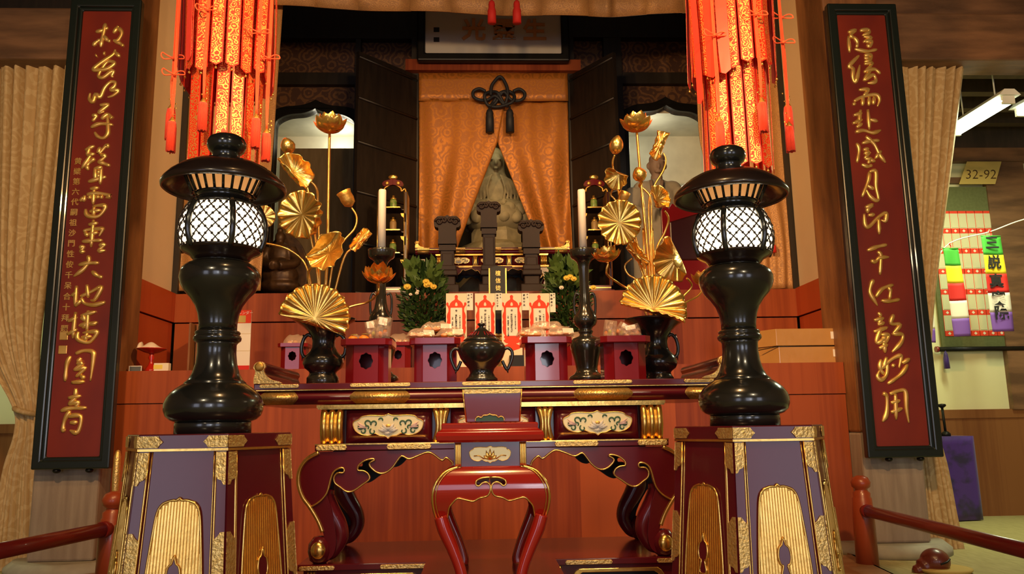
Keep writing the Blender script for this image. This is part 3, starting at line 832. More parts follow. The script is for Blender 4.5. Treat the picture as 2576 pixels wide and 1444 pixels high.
def altar_table(label, group, loc, rich=True):
    Y0 = 3.8
    cpx = 1237
    X = lambda px: P(px, 1000, Y0).x
    Xc = X(cpx)
    Z = lambda py: zat(Xc, Y0, py)
    t = thing('altar_table', label, 'altar table', loc, group)
    D = 0.74
    xl, xr = X(637), X(1838)
    zl0, zl1 = Z(974), Z(958); zs0, zs1 = Z(1011), Z(976)
    build('top_board', MB().box(xl, xr, Y0, Y0+D, zl0, zl1, 0.004), 'maroon', t)
    # rounded thick slab below the board
    prof = [(Y0+0.02-0.026*math.sin(PI*k/10), zs0+(zs1-zs0)*k/10) for k in range(11)]
    poly = prof+[(Y0+D, zs1), (Y0+D, zs0)]
    build('slab', MB().prism(poly, xl+0.004, xr-0.004, 'X'), 'maroon', t)
    for y_ in (975,):
        build('gilt_line', MB().box(xl, xr, Y0-0.004, Y0+0.01, Z(976), Z(974)), 'gold', t)
    for a, b in ((652, 752), (880, 1033), (1162, 1312), (1442, 1592), (1722, 1822)):
        fitting(X(a), X(b), Z(969), Z(960), Y0-0.002, t)
        x0, x1 = X(a), X(b)
        mb = MB()
        n = 9
        for k in range(n):                                # hugs the rounded slab
            q0 = zs0+(zs1-zs0)*(0.04+0.92*k/n); q1 = zs0+(zs1-zs0)*(0.04+0.92*(k+1)/n)
            f0 = Y0+0.02-0.026*math.sin(PI*(0.04+0.92*k/n))-0.004; f1 = Y0+0.02-0.026*math.sin(PI*(0.04+0.92*(k+1)/n))-0.004
            i0 = 0.030*abs(2*(k/n)-1)**1.5; i1 = 0.030*abs(2*((k+1)/n)-1)**1.5
            mb.add([(x0+i0, f0, q0), (x1-i0, f0, q0), (x1-i1, f1, q1), (x0+i1, f1, q1)], [(0, 1, 2, 3)], True)
        build('gilt_fitting', mb, 'gold_chased', t, thick=0.005)
    build('moulding', MB().box(X(800), X(1670), Y0-0.0, Y0+D-0.1, Z(1024), Z(1016)).box(X(798), X(1672), Y0-0.008, Y0+D-0.1, Z(1020), Z(1013)), 'gold', t)
    # up-curled ends
    for s, px in ((-1, 637), (1, 1838)):
        x0 = X(px)
        sc = 0.0019
        prof = [(0, 0), (0, 14), (3, 30), (-2, 40), (2, 50), (12, 55), (23, 52), (28, 42), (24, 33), (30, 20), (44, 10), (62, 5), (70, 0)]
        out = [(x0-s*a*sc, zl1+b*sc) for a, b in sp2(prof, 4)]
        build('curled_end', MB().prism(out, Y0+0.015, Y0+D-0.02, 'Y'), 'maroon', t, bevel=0.006)
        g = build('gilt_curl', MB().prism(out, Y0-0.006, Y0+0.014, 'Y'), 'gold_chased', t, bevel=0.004)
        c = (x0-s*13*sc, Y0-0.008, zl1+42*sc)
        build('boss', MB().ball(c, 0.022, 0.008, 0.022), 'gold_matt', g)
    # swelling frieze
    f0, f1 = Z(1110), Z(1026)
    bul = 0.028
    yf = Y0+0.03
    build('frieze_core', MB().box(X(803), X(1668), yf+0.03, Y0+D-0.1, f0, f1), 'maroon_dark', t)
    bays = ((868, 1086), (1132, 1348), (1394, 1608))
    for a, b in bays:
        def fn(u, v, a=a, b=b):
            e = min(1, min(u, 1-u)*9)
            return Vector((X(a)+(X(b)-X(a))*u, yf+0.02-(bul+0.012)*math.sin(PI*v)**0.7*math.sqrt(max(0, 1-(1-e)**2))-0.0, f0+(f1-f0)*v))
        build('frieze_panel', MB().grid(fn, 36, 14), 'maroon', t)
        cartouche((X(a)+X(b))/2, (f0+f1)/2, (X(b)-X(a))*0.80, (f1-f0)*0.74, yf-0.022, t, rich)
    bamboo_gold(806, 864, f0, f1, X, yf+0.012, bul, 3, t)
    bamboo_gold(1610, 1666, f0, f1, X, yf+0.012, bul, 3, t)
    for a, b in ((1088, 1130), (1350, 1392)):
        c = (X(a)+X(b))/2; w = X(b)-X(a)
        mb = MB()
        for k in (-1, 0, 1):
            mb.tube([(c+k*w*(0.17+0.19*(2*j/10-1)**2), yf-0.004-bul*math.sin(PI*j/10)*0.5, f0+(f1-f0)*j/10) for j in range(11)], [w*(0.15+0.05*abs(2*j/10-1)) for j in range(11)], 10)
        build('waisted_pilaster', mb, 'gold', t)
    # lower rail
    r0, r1 = Z(1128), Z(1111)
    build('rail', MB().box(X(795), X(1677), Y0-0.0, Y0+D-0.09, r0, r1, 0.004), 'maroon', t)
    build('gilt_line', MB().box(X(795), X(1677), Y0-0.004, Y0+0.01, r1-0.004, r1+0.002), 'gold', t)
    for a, b in ((798, 876), (974, 1086), (1392, 1502), (1598, 1674)):
        fitting(X(a), X(b), r0+0.003, r1-0.003, Y0-0.004, t)
    # scalloped apron in front and behind
    zfoot = Z(1408)
    half = [(1237, 1175), (1200, 1172), (1165, 1178), (1145, 1178), (1138, 1162), (1122, 1149), (1112, 1156), (1092, 1141), (1076, 1135), (1052, 1143), (1030, 1151), (1012, 1143), (1000, 1156), (990, 1170), (976, 1182), (960, 1186), (945, 1179), (933, 1166),
            (934, 1158), (946, 1151), (937, 1149), (920, 1153), (905, 1165), (904, 1177), (918, 1179), (930, 1187), (932, 1200), (915, 1213), (895, 1227), (878, 1230), (862, 1219), (848, 1208), (845, 1194), (853, 1183), (868, 1182), (869, 1172), (856, 1171), (842, 1182), (835, 1205), (828, 1232), (812, 1252), (790, 1266)]
    inner = [(X(a), Z(b)) for a, b in half]
    outer = sp2([(X(a), Z(b)) for a, b in [(772, 1247), (768, 1240), (756, 1205), (757, 1175), (770, 1150), (795, 1130)]], 5)[1:]
    legp = sp2([(X(a), Z(b)) for a, b in [(828, 1236), (840, 1276), (849, 1318), (853, 1355), (849, 1382), (838, 1397), (822, 1402), (806, 1394), (803, 1380), (813, 1368), (822, 1350), (821, 1330), (808, 1301), (788, 1268), (768, 1240)]], 4)
    hl = sp2([(X(a), Z(b)) for a, b in half[:-3]], 3)+legp[:-1]+outer+[(Xc, r0)]
    poly = hl+[(2*Xc-a, b) for a, b in reversed(hl[1:-1])]
    poly = poly if True else poly
    edge = sp2(inner, 3)
    for yy, nm in ((Y0-0.0, 'apron'), (Y0+D-0.16, 'rear_apron')):
        ap = build(nm, MB().prism(poly, yy, yy+0.035, 'Y'), 'maroon' if nm == 'apron' else 'black', t, bevel=0.006)
        if nm == 'apron':
            build('gilt_edging', MB().tube([(a, yy-0.004, b) for a, b in edge], 0.0045, 6).tube([(2*Xc-a, yy-0.004, b) for a, b in edge], 0.0045, 6), 'gold', ap)
            for s in (-1, 1):
                pth = [(X(a) if s < 0 else 2*Xc-X(a), yy+0.0, Z(b)) for a, b in [(806, 1131), (778, 1146), (760, 1172), (757, 1205), (768, 1240), (788, 1268), (808, 1301), (820, 1330)]]
                build('gilt_shoulder', MB().tube(smooth_path(pth, 5), 0.010, 8), 'gold', ap)
    for yy in (Y0+0.065, Y0+D-0.15):
        for s in (-1, 1):
            path = []
            for a, b, r in ((816, 1222, .046), (814, 1246, .052), (830, 1280, .048), (852, 1318, .042), (857, 1350, .037), (840, 1380, .035), (824, 1388, .034)):
                x = X(a) if s < 0 else 2*Xc-X(a)
                path.append((Vector((x, yy, Z(b))), r))
            ps = smooth_path([q[0] for q in path], 5)
            rs = [q.x for q in smooth_path([Vector((q[1], 0, 0)) for q in path], 5)]
            lg = build('leg', MB().tube(ps, rs, 16), 'maroon', t)
            x = X(812) if s < 0 else 2*Xc-X(812)
            build('foot', MB().lathe(x, yy-(.04 if yy < Y0+.1 else .01), [(0.0, zfoot+0.12), (.03, zfoot+.115), (.052, zfoot+.085), (.055, zfoot+.05), (.045, zfoot+.012), (.03, zfoot), (0, zfoot)], 24), 'maroon', lg)
            build('gilt_boss', MB().ball((x, yy-(0.085 if yy < Y0+.1 else .05), zfoot+.06), 0.034, 0.022, 0.038), 'gold', lg)
    return t, (Xc, Y0, zfoot), X, Z, zl1+.0015

TX = None
FT_Y = 3.8
zf_ = zat(P(1237, 1000, FT_Y).x, FT_Y, 1408)
front_table, TC, TXX, TZZ, TABLE_Z = altar_table('long maroon altar table with gilt mounts in front of the cinnabar platform', 'maroon altar tables with gilt mounts',
                                  (P(1237, 1000, FT_Y).x, FT_Y+0.35, zf_))
# its lower base
def lower_base():
    X, Z = TXX, TZZ
    Y0 = FT_Y-0.0
    t = thing('table_plinth', 'low maroon plinth with gilt fittings that carries the long altar table', 'plinth', (TC[0], Y0+0.3, 0))
    zt = TC[2]-.0015
    build('top_board', MB().box(X(762), X(1712), Y0-0.015, Y0+0.68, zt-0.028, zt, 0.003), 'maroon', t)
    for a, b in ((766, 853), (962, 1080), (1188, 1300), (1410, 1525), (1632, 1706)):
        fitting(X(a), X(b), zt-0.025, zt-0.006, Y0-0.018, t)
    build('body', MB().box(X(776), X(1698), Y0, Y0+0.66, 0.09, zt-0.028), 'maroon', t)
    build('foot_rail', MB().box(X(760), X(1714), Y0-0.02, Y0+0.69, 0, 0.09, 0.004), 'maroon', t)
    for a, b in ((784, 806), (1084, 1106), (1380, 1402), (1672, 1692)):
        bamboo_gold(a, b, 0.09, zt-0.03, X, Y0+0.008, 0.004, 3, t)
    for a, b in ((832, 1058), (1130, 1356), (1428, 1650)):
        x0, x1 = X(a), X(b); z0, z1 = 0.16, zt-0.045
        e = 0.03
        outl = [(x0, z0+e), (x0+e*.4, z0+e*.4), (x0+e, z0), (x1-e, z0), (x1-e*.4, z0+e*.4), (x1, z0+e), (x1, z1-e), (x1-e*.4, z1-e*.4), (x1-e, z1), (x0+e, z1), (x0+e*.4, z1-e*.4), (x0, z1-e)]
        i = 0.018
        inl = [(x0+i+(q[0]-x0)*(x1-x0-2*i)/(x1-x0), z0+i+(q[1]-z0)*(z1-z0-2*i)/(z1-z0)) for q in outl]
        build('gilt_surround', MB().prism(outl, Y0-0.008, Y0+0.004, 'Y', [inl]), 'gold', t, bevel=0.003)
        build('dark_opening', MB().prism(inl, Y0-0.003, Y0+0.004, 'Y'), 'black', t)
    return t
lower_base()

# the second altar table, far back before the gold tent
BT_Y = 8.7
sx = (P(1432, 630, BT_Y).x-P(1043, 630, BT_Y).x)/(TXX(1838)-TXX(637))
cxb = P(1237, 630, BT_Y).x
zb_t, zb_b = zat(cxb, BT_Y, 622), T2Z+0.0
szz = (zb_t-zb_b)/(TABLE_Z-TC[2])
XF = lambda v: (cxb+(v[0]-TC[0])*sx, BT_Y+(v[1]-FT_Y)*0.8, zb_b+(v[2]-TC[2])*szz)
altar_table('smaller far altar table with curled gilt ends before the gold tent curtain', 'maroon altar tables with gilt mounts', (cxb, BT_Y+0.3, zb_b))
XF = None

# ------------------------------------------------------------------ red stand in the middle and the small lectern box on it
SY = 3.22
def red_stand():
    cpx = 1234
    X = lambda px: P(px, 1150, SY).x
    Xc = X(cpx)
    Z = lambda py: zat(Xc, SY, py)
    z0 = Z(1462)
    t = thing('offering_stand', 'bright red cabriole-legged stand in the centre before the altar table', 'stand', (Xc, SY+0.18, z0))
    D = 0.40
    pr = [(0, Z(1112)), (-0.012, Z(1106)), (-0.016, Z(1095)), (-0.010, Z(1085)), (0.0, Z(1082)), (0.008, Z(1078)), (0.006, Z(1066)), (0.012, Z(1063))]
    # moulded top: profile on every side
    mb = MB(); rings = []
    for o, z in pr:
        rings.append([(X(1106)+o, SY+o, z), (X(1360)-o, SY+o, z), (X(1360)-o, SY+D-o, z), (X(1106)+o, SY+D-o, z)])
    vs = [p for r in rings for p in r]; fs = []
    for i in range(len(rings)-1):
        for k in range(4):
            fs.append((i*4+k, i*4+(k+1) % 4, (i+1)*4+(k+1) % 4, (i+1)*4+k))
    fs += [(0, 1, 2, 3), tuple(len(vs)-4+k for k in range(4))]
    build('top', mb.add(vs, fs), 'red', t, bevel=0.003)
    build('waist', MB().box(X(1142), X(1326), SY+0.03, SY+D-0.03, Z(1174), Z(1110)), 'maroon', t)
    for a, b in ((1144, 1160), (1308, 1325)):
        bamboo_gold(a, b, Z(1172), Z(1113), X, SY+0.036, 0.002, 3, t, 'gilt_pilaster')
    pl = cartouche((X(1181)+X(1285))/2, (Z(1122)+Z(1166))/2, X(1285)-X(1181), Z(1122)-Z(1166), SY+0.026, t, False)
    cx, cz, h = (X(1181)+X(1285))/2, Z(1146), Z(1122)-Z(1166)
    lm = MB()
    for a in (-70, -35, 0, 35, 70):
        tt = R_(90-a)
        lm.tube([(cx, SY+0.018, cz-.25*h), (cx+math.cos(tt)*.30*h, SY+0.017, cz-.2*h+math.sin(tt)*.26*h), (cx+math.cos(tt)*.4*h, SY+0.018, cz-.2*h+math.sin(tt)*.6*h)], [.03*h, .10*h, .01*h], 6, flat=(Vector((0, 1, 0)), .4))
    for s in (-1, 1):
        lm.tube([(cx+s*.35*h, SY+0.018, cz-.2*h), (cx+s*.65*h, SY+0.018, cz), (cx+s*.95*h, SY+0.018, cz-.02*h)], .035*h, 6)
    build('gilt_lotus', lm, 'gold', pl)
    # bulging shoulders and legs
    zsh = Z(1172)
    half = [(1234, 1243), (1232, 1230), (1226, 1219), (1213, 1213), (1202, 1220), (1196, 1215), (1199, 1205), (1212, 1199), (1234, 1197)]
    hole = [(X(a), Z(b)) for a, b in half]
    outer_px = [(1150, 1173), (1118, 1184), (1095, 1210), (1086, 1242), (1088, 1275), (1096, 1305), (1104, 1330)]
    inner_px = [(1114, 1328), (1122, 1318), (1126, 1298), (1130, 1274), (1140, 1260), (1152, 1250), (1172, 1254), (1190, 1258), (1205, 1250), (1222, 1246), (1230, 1238), (1233, 1222), (1226, 1212), (1214, 1212), (1204, 1220), (1197, 1216), (1199, 1206), (1214, 1200), (1234, 1199)]
    oc = sp2([(X(a), Z(b)) for a, b in outer_px], 5); ic = sp2([(X(a), Z(b)) for a, b in inner_px], 3)
    hl = oc+ic
    hl = [(Xc, zsh)]+hl
    poly = hl+[(2*Xc-a, b) for a, b in reversed(hl[1:-1])]
    def bulged(y0, sgn):
        mb = MB().prism(poly, 0, 1, 'Y')
        zt, zb = zsh, Z(1335)
        nv = []
        for v in mb.v:
            k = min(1, max(0, (zt-v[2])/(zt-zb)))
            off = -0.075*math.sin(PI*min(1, k*0.92+0.08)**0.75)+0.02
            nv.append((v[0], y0+sgn*(off+0.03*v[1]), v[2]))
        mb.v = nv
        return mb
    # finer: cut the front into horizontal slices so that the swell is round
    def sliced(mb):
        bm = bmesh.new()
        vs = [bm.verts.new(v) for v in mb.v]
        for f in mb.f:
            try:
                bm.faces.new([vs[i] for i in f])
            except ValueError:
                pass
        for k in range(1, 14):
            z = zsh+(Z(1335)-zsh)*k/14
            bmesh.ops.bisect_plane(bm, geom=bm.verts[:]+bm.edges[:]+bm.faces[:], plane_co=(0, 0, z), plane_no=(0, 0, 1))
        bm.verts.index_update()
        out = MB().add([v.co[:] for v in bm.verts], [[v.index for v in f.verts] for f in bm.faces], True)
        bm.free()
        return out
    def swell(mb, y0, sgn):
        zt, zb = zsh, Z(1335)
        nv = []
        for v in mb.v:
            k = min(1, max(0, (zt-v[2])/(zt-zb)))
            nv.append((v[0], y0+sgn*(-0.072*math.sin(PI*(k*0.92+0.08)**0.75)+0.03+0.03*v[1]), v[2]))
        mb.v = nv
        return mb
    raw = sliced(MB().prism(poly, 0, 1, 'Y'))
    for y0, sg, nm in ((SY, 1, 'apron'), (SY+D, -1, 'rear_apron')):
        cp = MB().add(list(raw.v), list(raw.f), False)
        ap = build(nm, swell(cp, y0, sg), 'red', t)
        if nm == 'apron':
            def lift(a, b):
                k = min(1, max(0, (zsh-b)/(zsh-Z(1335))))
                return (a, SY-0.072*math.sin(PI*(k*0.92+0.08)**0.75)+0.026, b)
            g = MB()
            for s in (0, 1):
                f = (lambda a: a) if s == 0 else (lambda a: 2*Xc-a)
                g.tube([lift(f(a), b) for a, b in ic], 0.0038, 6)
            build('gilt_edging', g, 'gold', ap)
            for s in (0, 1):
                g = MB()
                f = (lambda a: a) if s == 0 else (lambda a: 2*Xc-a)
                g.tube([lift(f(a)+0.006*(1 if s == 0 else -1), b) for a, b in oc], 0.0055, 6)
                g.tube([lift(f(a)+0.018*(1 if s == 0 else -1), b) for a, b in oc], 0.002, 6)
                build('gilt_shoulder_line', g, 'gold', ap)
    # side walls between the shoulders
    for s in (-1, 1):
        sd = MB()
        pts = oc
        n = len(pts)
        vs = []
        for y in (SY+0.0, SY+D-0.0):
            for a, b in pts:
                x = a if s < 0 else 2*Xc-a
                vs.append((x-s*0.006, y, b))
        build('side', sd.add(vs, [(i, i+1, n+i+1, n+i) for i in range(n-1)], True), 'red', t, thick=0.01)
    for yy in (SY-0.005, SY+D+0.005):
        for s in (-1, 1):
            path = [(1108, 1296, .026), (1118, 1330, .027), (1137, 1375, .024), (1152, 1415, .022), (1160, 1445, .022), (1158, 1459, .024)]
            ps = smooth_path([Vector((X(a) if s < 0 else 2*Xc-X(a), yy, Z(b))) for a, b, r in path], 5)
            rs = [q.x for q in smooth_path([Vector((r, 0, 0)) for a, b, r in path], 5)]
            build('leg', MB().tube(ps, rs, 16), 'red', t)
    # the plinth under it, below the frame
    p = thing('stand_plinth', 'low maroon plinth under the bright red stand', 'plinth', (Xc, SY+0.2, 0))
    build('body', MB().box(X(1060), X(1410), SY-0.08, SY+D+0.08, 0, z0-0.03), 'maroon', p)
    build('top_board', MB().box(X(1050), X(1420), SY-0.1, SY+D+0.1, z0-0.03, z0-.002, 0.004), 'maroon', p)
    # small box of the lectern
    zt = Z(1063)
    zt += .0015
    b = thing('lectern_box', 'small maroon tapered box with a gilt top band on the red stand', 'lectern', (Xc, SY+0.2, zt))
    yb = SY+0.12
    X2 = lambda px: P(px, 1020, yb).x
    zz1 = zat(Xc, yb, 979)
    mb = MB()
    a0, a1, b0, b1 = X2(1164), X2(1313), X2(1173), X2(1307)
    d = 0.16
    vs = [(b0, yb+.01, zt), (b1, yb+.01, zt), (b1, yb+d, zt), (b0, yb+d, zt), (a0, yb, zz1), (a1, yb, zz1), (a1, yb+d, zz1), (a0, yb+d, zz1)]
    build('body', mb.add(vs, [(0, 1, 2, 3), (4, 5, 6, 7), (0, 1, 5, 4), (1, 2, 6, 5), (2, 3, 7, 6), (3, 0, 4, 7)]), 'red_dark', b, bevel=0.004)
    build('gilt_band', MB().prism([(a0+.002, zz1), (a0+.004, zz1-.016), (a0+.02, zz1-.018), (a1-.02, zz1-.018), (a1-.004, zz1-.016), (a1-.002, zz1)], yb-.004, yb+.004, 'Y'), 'gold_chased', b)
    for u in (-1, 1):
        p0, p1 = (a0, b0) if u < 0 else (a1, b1)
        build('gilt_edge', MB().tube([(p0, yb-.001, zz1), (p1, yb+.009, zt)], .003, 6), 'gold', b)
    hw = X2(1276)-X2(1240); cz = zt
    lob = [(-1, .1), (-.98, .3), (-.8, .42), (-.6, .36), (-.45, .5), (-.2, .52), (0, .6)]
    lob = sp2([(Xc+a*hw, cz+c*hw*0.95) for a, c in lob], 4)
    pl = lob+[(2*Xc-a, c) for a, c in reversed(lob[:-1])]
    build('openwork', MB().prism(pl, yb+.0, yb+.008, 'Y'), 'enamel_green', b)
    build('openwork_rim', MB().tube([(a, yb-.001, c) for a, c in pl], .003, 6), 'gold', b)
red_stand()

# ------------------------------------------------------------------ inner sanctum
CY = 9.4                                            # front of the central cabinet
cxm = P(1242, 400, CY).x
x0, x1 = P(1052, 400, CY).x, P(1434, 400, CY).x
zl0, zl1 = P(1242, 187, CY).z, P(1242, 160, CY).z
cab = thing('altar_cabinet', 'tall near-black cabinet with open doors around the gold tent curtain', 'cabinet', (cxm, CY+0.5, T2Z))
for a, b in ((x0-0.09, x0), (x1, x1+0.09)):
    build('post', MB().box(a, b, CY-0.02, CY+0.12, T2Z, zl1), 'dark_wood', cab)
build('lintel', MB().box(P(1022, 175, CY).x, P(1458, 175, CY).x, CY-0.12, CY+0.1, zl0, zl1), 'wood_red', cab)
build('back', MB().box(x0-0.1, x1+0.1, CY+1.45, CY+1.5, T2Z, zl1+1), 'brown_wood', cab)
for a, b in ((x0-0.09, x0-0.05), (x1+0.05, x1+0.09)):
    build('side', MB().box(a, b, CY+0.1, CY+1.45, T2Z, zl1+1), 'dark_wood', cab)
build('upper_panel', MB().box(x0-0.09, x1+0.09, CY+0.02, CY+0.1, zl1, CEIL-0.3), 'dark_wood', cab)
for s, hx, ox in ((-1, 1048, 900), (1, 1438, 1548)):
    zt = zl0-0.03
    hxw = P(hx, 400, CY).x; Yo = 8.72
    oxw = P(ox, 300, Yo).x
    th = 0.05
    n = Vector((Yo-CY, -(oxw-hxw), 0)).normalized()*th*(-s)
    vs = []
    for z in (T2Z+0.02, zt):
        vs += [(hxw, CY-0.03, z), (oxw, Yo, z), (oxw+n.x, Yo+n.y, z), (hxw+n.x, CY-0.03+n.y, z)]
    d = build('door', MB().add(vs, [(0, 1, 2, 3), (4, 5, 6, 7), (0, 1, 5, 4), (1, 2, 6, 5), (2, 3, 7, 6), (3, 0, 4, 7)]), 'dark_wood', cab)
    for k in (0.03, 0.22, 0.42, 0.62, 0.80, 0.97):
        z = T2Z+0.02+(zt-T2Z)*k
        rl = MB()
        rl.tube([(hxw, CY-0.03, z), (oxw, Yo, z)], 0.02, 4)
        build('door_rail', rl, 'dark_wood', d)

# gold tent curtain
TY = CY-0.03
tc = thing('tent_curtain', 'gold brocade tent curtain parted over the seated statue', 'curtain', (cxm, TY, T2Z))
zt_, zb_ = P(1242, 187, TY).z, P(1242, 255, TY).z
def wav(x, z, k=1.0):
    return 0.018*math.sin(9*x+1.3*z)+0.012*math.sin(23*x-2*z)*k
build('top_band', MB().grid(lambda u, v: Vector((x0+.01+(x1-x0-.02)*u, TY-0.035+0.006*math.sin(11*u), zb_-0.01+(zt_-zb_+0.01)*v)), 40, 4), 'brocade_gold', tc, thick=0.008)
apex = P(1252, 358, TY); top_r = P(1284, 250, TY); zbot = P(1242, 636, TY).z
bl, br = P(1146, 636, TY).x, P(1366, 636, TY).x
def left_in(z):
    if z > apex.z:
        k = (z-apex.z)/(zt_-apex.z); return apex.x+(top_r.x-apex.x)*k
    k = (apex.z-z)/(apex.z-zbot); return apex.x+(bl-apex.x)*k
def right_in(z):
    if z > apex.z:
        k = (z-apex.z)/(zt_-apex.z); return apex.x+(top_r.x-0.25-apex.x)*k*0.5
    k = (apex.z-z)/(apex.z-zbot); return apex.x+(br-apex.x)*k
def ldr(u, v):
    z = zbot+(zb_+0.02-zbot)*v
    xi = left_in(z); x = x0+.01+(xi-x0-.01)*u
    return Vector((x, TY-0.012-0.02*math.sin(PI*u)+0.055*math.sin(6*u*(1.2-v)+3*v)*(1-.7*v)+0.014*math.sin(17*u+2*v)+0.02*math.sin(6*v+4*u)*u, z))
def rdr(u, v):
    z = zbot+(zb_+0.02-zbot)*v
    xi = right_in(z); x = xi+(x1-.01-xi)*u
    return Vector((x, TY+0.022+0.055*math.sin(7*u*(1.3-v)+2)*(1-.7*v)+0.014*math.sin(16*u-2*v)+0.02*math.sin(5*v+4*u)*(1-u), z))
build('left_drape', MB().grid(ldr, 50, 40), 'brocade_gold', tc, thick=0.006)
build('right_drape', MB().grid(rdr, 50, 40), 'brocade_gold', tc, thick=0.006)

# black cord knot with two tassels
KY = TY-0.125
kt = thing('cord_knot', 'black knotted silk cord with two tassels hanging on the gold tent curtain', 'cord', tuple(P(1255, 325, KY)))
def KP(x, y, dy=0.0):
    q = P(1040+x*0.3325, 180+y*0.3325, KY); q.y += dy; return q
r = 0.021
k = MB()
k.tube(smooth_path([KP(585, 180), KP(592, 110), KP(630, 55), KP(655, 40), KP(680, 60), KP(708, 120), KP(712, 180), KP(690, 240, .02), KP(640, 170, -.02), KP(590, 150, .02), KP(540, 180, -.02), KP(560, 250), KP(640, 262, .02), KP(740, 240, -.02), KP(765, 190), KP(730, 148, .02), KP(660, 165, -.02), KP(610, 220, .02), KP(590, 250)], 8), r, 8)
k.tube(smooth_path([KP(545, 150), KP(500, 130), KP(455, 150), KP(455, 190), KP(500, 215), KP(560, 210, .02), KP(620, 190, -.02), KP(680, 240, .02), KP(715, 262)], 8), r, 8)
k.tube(smooth_path([KP(755, 150), KP(800, 133), KP(840, 160), KP(835, 200), KP(790, 222), KP(735, 205, .02), KP(680, 160, -.02), KP(620, 235, .02), KP(580, 260)], 8), r, 8)
build('knot', k, 'black_cord', kt)
for x in (576, 728):
    a, b = KP(x, 262), KP(x, 460)
    l = a.z-b.z
    build('tassel', MB().lathe(a.x, KY, [(0.012, a.z), (0.014, a.z-.1*l), (.035, a.z-.16*l), (.048, a.z-.28*l), (.045, a.z-.36*l), (.05, a.z-.45*l), (.052, b.z), (0, b.z)], 16), 'black_cord', kt)

# the plaque over the lintel
QY = CY-0.2
a, b = P(1070, 138, QY), P(1412, 138, QY)
zt = P(1240, -10, QY).z; zb0 = P(1240, 138, QY).z
fw_ = 0.10
pq = thing('name_plaque', 'white plaque with dull gold characters in a dark frame above the tent curtain', 'plaque', ((a.x+b.x)/2, QY, zb0-fw_))
build('ground', MB().box(a.x, b.x, QY-0.01, QY+0.02, zb0, zt), 'plaque_white', pq)
build('frame', MB().prism([(a.x-fw_, zb0-fw_), (b.x+fw_, zb0-fw_), (b.x+fw_, zt+fw_), (a.x-fw_, zt+fw_)], QY-0.06, QY+0.04, 'Y', [[(a.x, zb0), (a.x, zt), (b.x, zt), (b.x, zb0)]]), 'black', pq, bevel=0.02)
for ch, px in (('光', 1192), ('靈', 1268), ('生', 1345)):
    c = P(px, 74, QY-0.02)
    build('gilt_character', text_mb(ch, 0.30, (c.x, QY-0.022, c.z), (1, 0, 0), (0, 0, 1), 0.008, 0.008), 'plaque_letter', pq)
for py in (74, 99):
    c = P(1098, py, QY-0.02)
    build('seal', MB().box(c.x-.035, c.x+.035, QY-.016, QY-.005, c.z-.03, c.z+.03), 'ink', pq)

# seated statue behind the curtain: one body
SYS = CY+0.62
def SB(px, py, Y=SYS):
    return P(px, py, Y)
def px_m(py, Y=SYS):
    return prj(P(1248, py, Y))[2]/F
st = MB()
kx = px_m(480)
c = SB(1246, 470)
def bb(px, py, rx, rz, ry=None, dy=0.0, rot=None):
    q = SB(px, py); q.y += dy
    st.ball(q, rx*kx, (ry or rx)*kx, rz*kx, rot=rot)
# hooded head and sloping robe as one turned form, flattened front to back; the face stands out of the hood
rows = [(371, 4), (376, 13), (388, 21), (405, 25), (425, 25), (440, 27), (450, 34), (460, 46), (474, 55), (492, 60), (512, 64), (528, 78), (545, 84), (556, 80)]
pf = sp2([(hw_*kx, P(1247, py_, SYS).z) for py_, hw_ in rows], 3)
tmp = MB().lathe(0, 0, pf, 40)
st.add([(c.x+v[0], SYS+v[1]*.62, v[2]) for v in tmp.v], tmp.f, True)
bb(1247, 412, 17, 25, 16, -.055); bb(1247, 418, 3.5, 8, 5, -.14); bb(1247, 431, 7, 3, 5, -.125); bb(1238, 408, 5, 2, 4, -.13); bb(1256, 408, 5, 2, 4, -.13)
bb(1247, 446, 11, 12, 10, -.07)
for s in (-1, 1):
    for k_ in range(5):
        f0 = SB(1247+s*(10+6*k_), 448+k_*3); f1 = SB(1247+s*(22+8*k_), 490); f2 = SB(1247+s*(14+10*k_), 530)
        f0.y -= .17; f1.y -= .24-.02*k_; f2.y -= .27-.03*k_
        st.tube(smooth_path([f0, f1, f2], 5), .016, 6)
for s in (-1, 1):
    q0, q1, q2 = SB(1247+s*44, 468), SB(1247+s*58, 512), SB(1247+s*8, 522)
    q1.y -= 0.06; q2.y -= 0.22
    st.tube(smooth_path([q0, q1, q2], 6), [.075]*6+[.07]*3+[.05]*4, 12)
    k0, k1 = SB(1247+s*20, 535), SB(1247+s*78, 538)
    k0.y -= 0.25; k1.y -= 0.12
    st.tube([k0, (k0+k1)/2, k1], [.11, .125, .10], 12)
bb(1247, 527, 26, 9, 22, -0.2)
bb(1247, 530, 70, 22, 40)
bt = P(1247, 540, SYS).z
sm = thing('seated_statue', 'dim gilt seated statue seen in the gap of the gold tent curtain', 'statue', (c.x, SYS, T2Z))
body = build('body', st, 'stone_gold', sm)
rm = body.modifiers.new('one_surface', 'REMESH'); rm.mode = 'VOXEL'; rm.voxel_size = 0.014; rm.use_smooth_shade = True
ls = body.modifiers.new('soft', 'SMOOTH'); ls.factor = 0.5; ls.iterations = 3
lp = MB()
zlo = P(1247, 600, SYS).z
for ring, (rz, rr) in enumerate(((bt, 0.42), (bt-0.10, 0.44))):
    for k_ in range(16):
        a_ = 2*PI*(k_+ring*.5)/16
        lp.ball((c.x+rr*math.cos(a_), SYS-.08+rr*.8*math.sin(a_), rz-0.02), .085, .06, .085, 10, 8)
lp.lathe(c.x, SYS-.08, [(.40, bt), (.42, bt-.08), (.36, bt-.2), (.28, bt-.26)], 32)
build('lotus_seat', lp, 'stone_gold', sm)
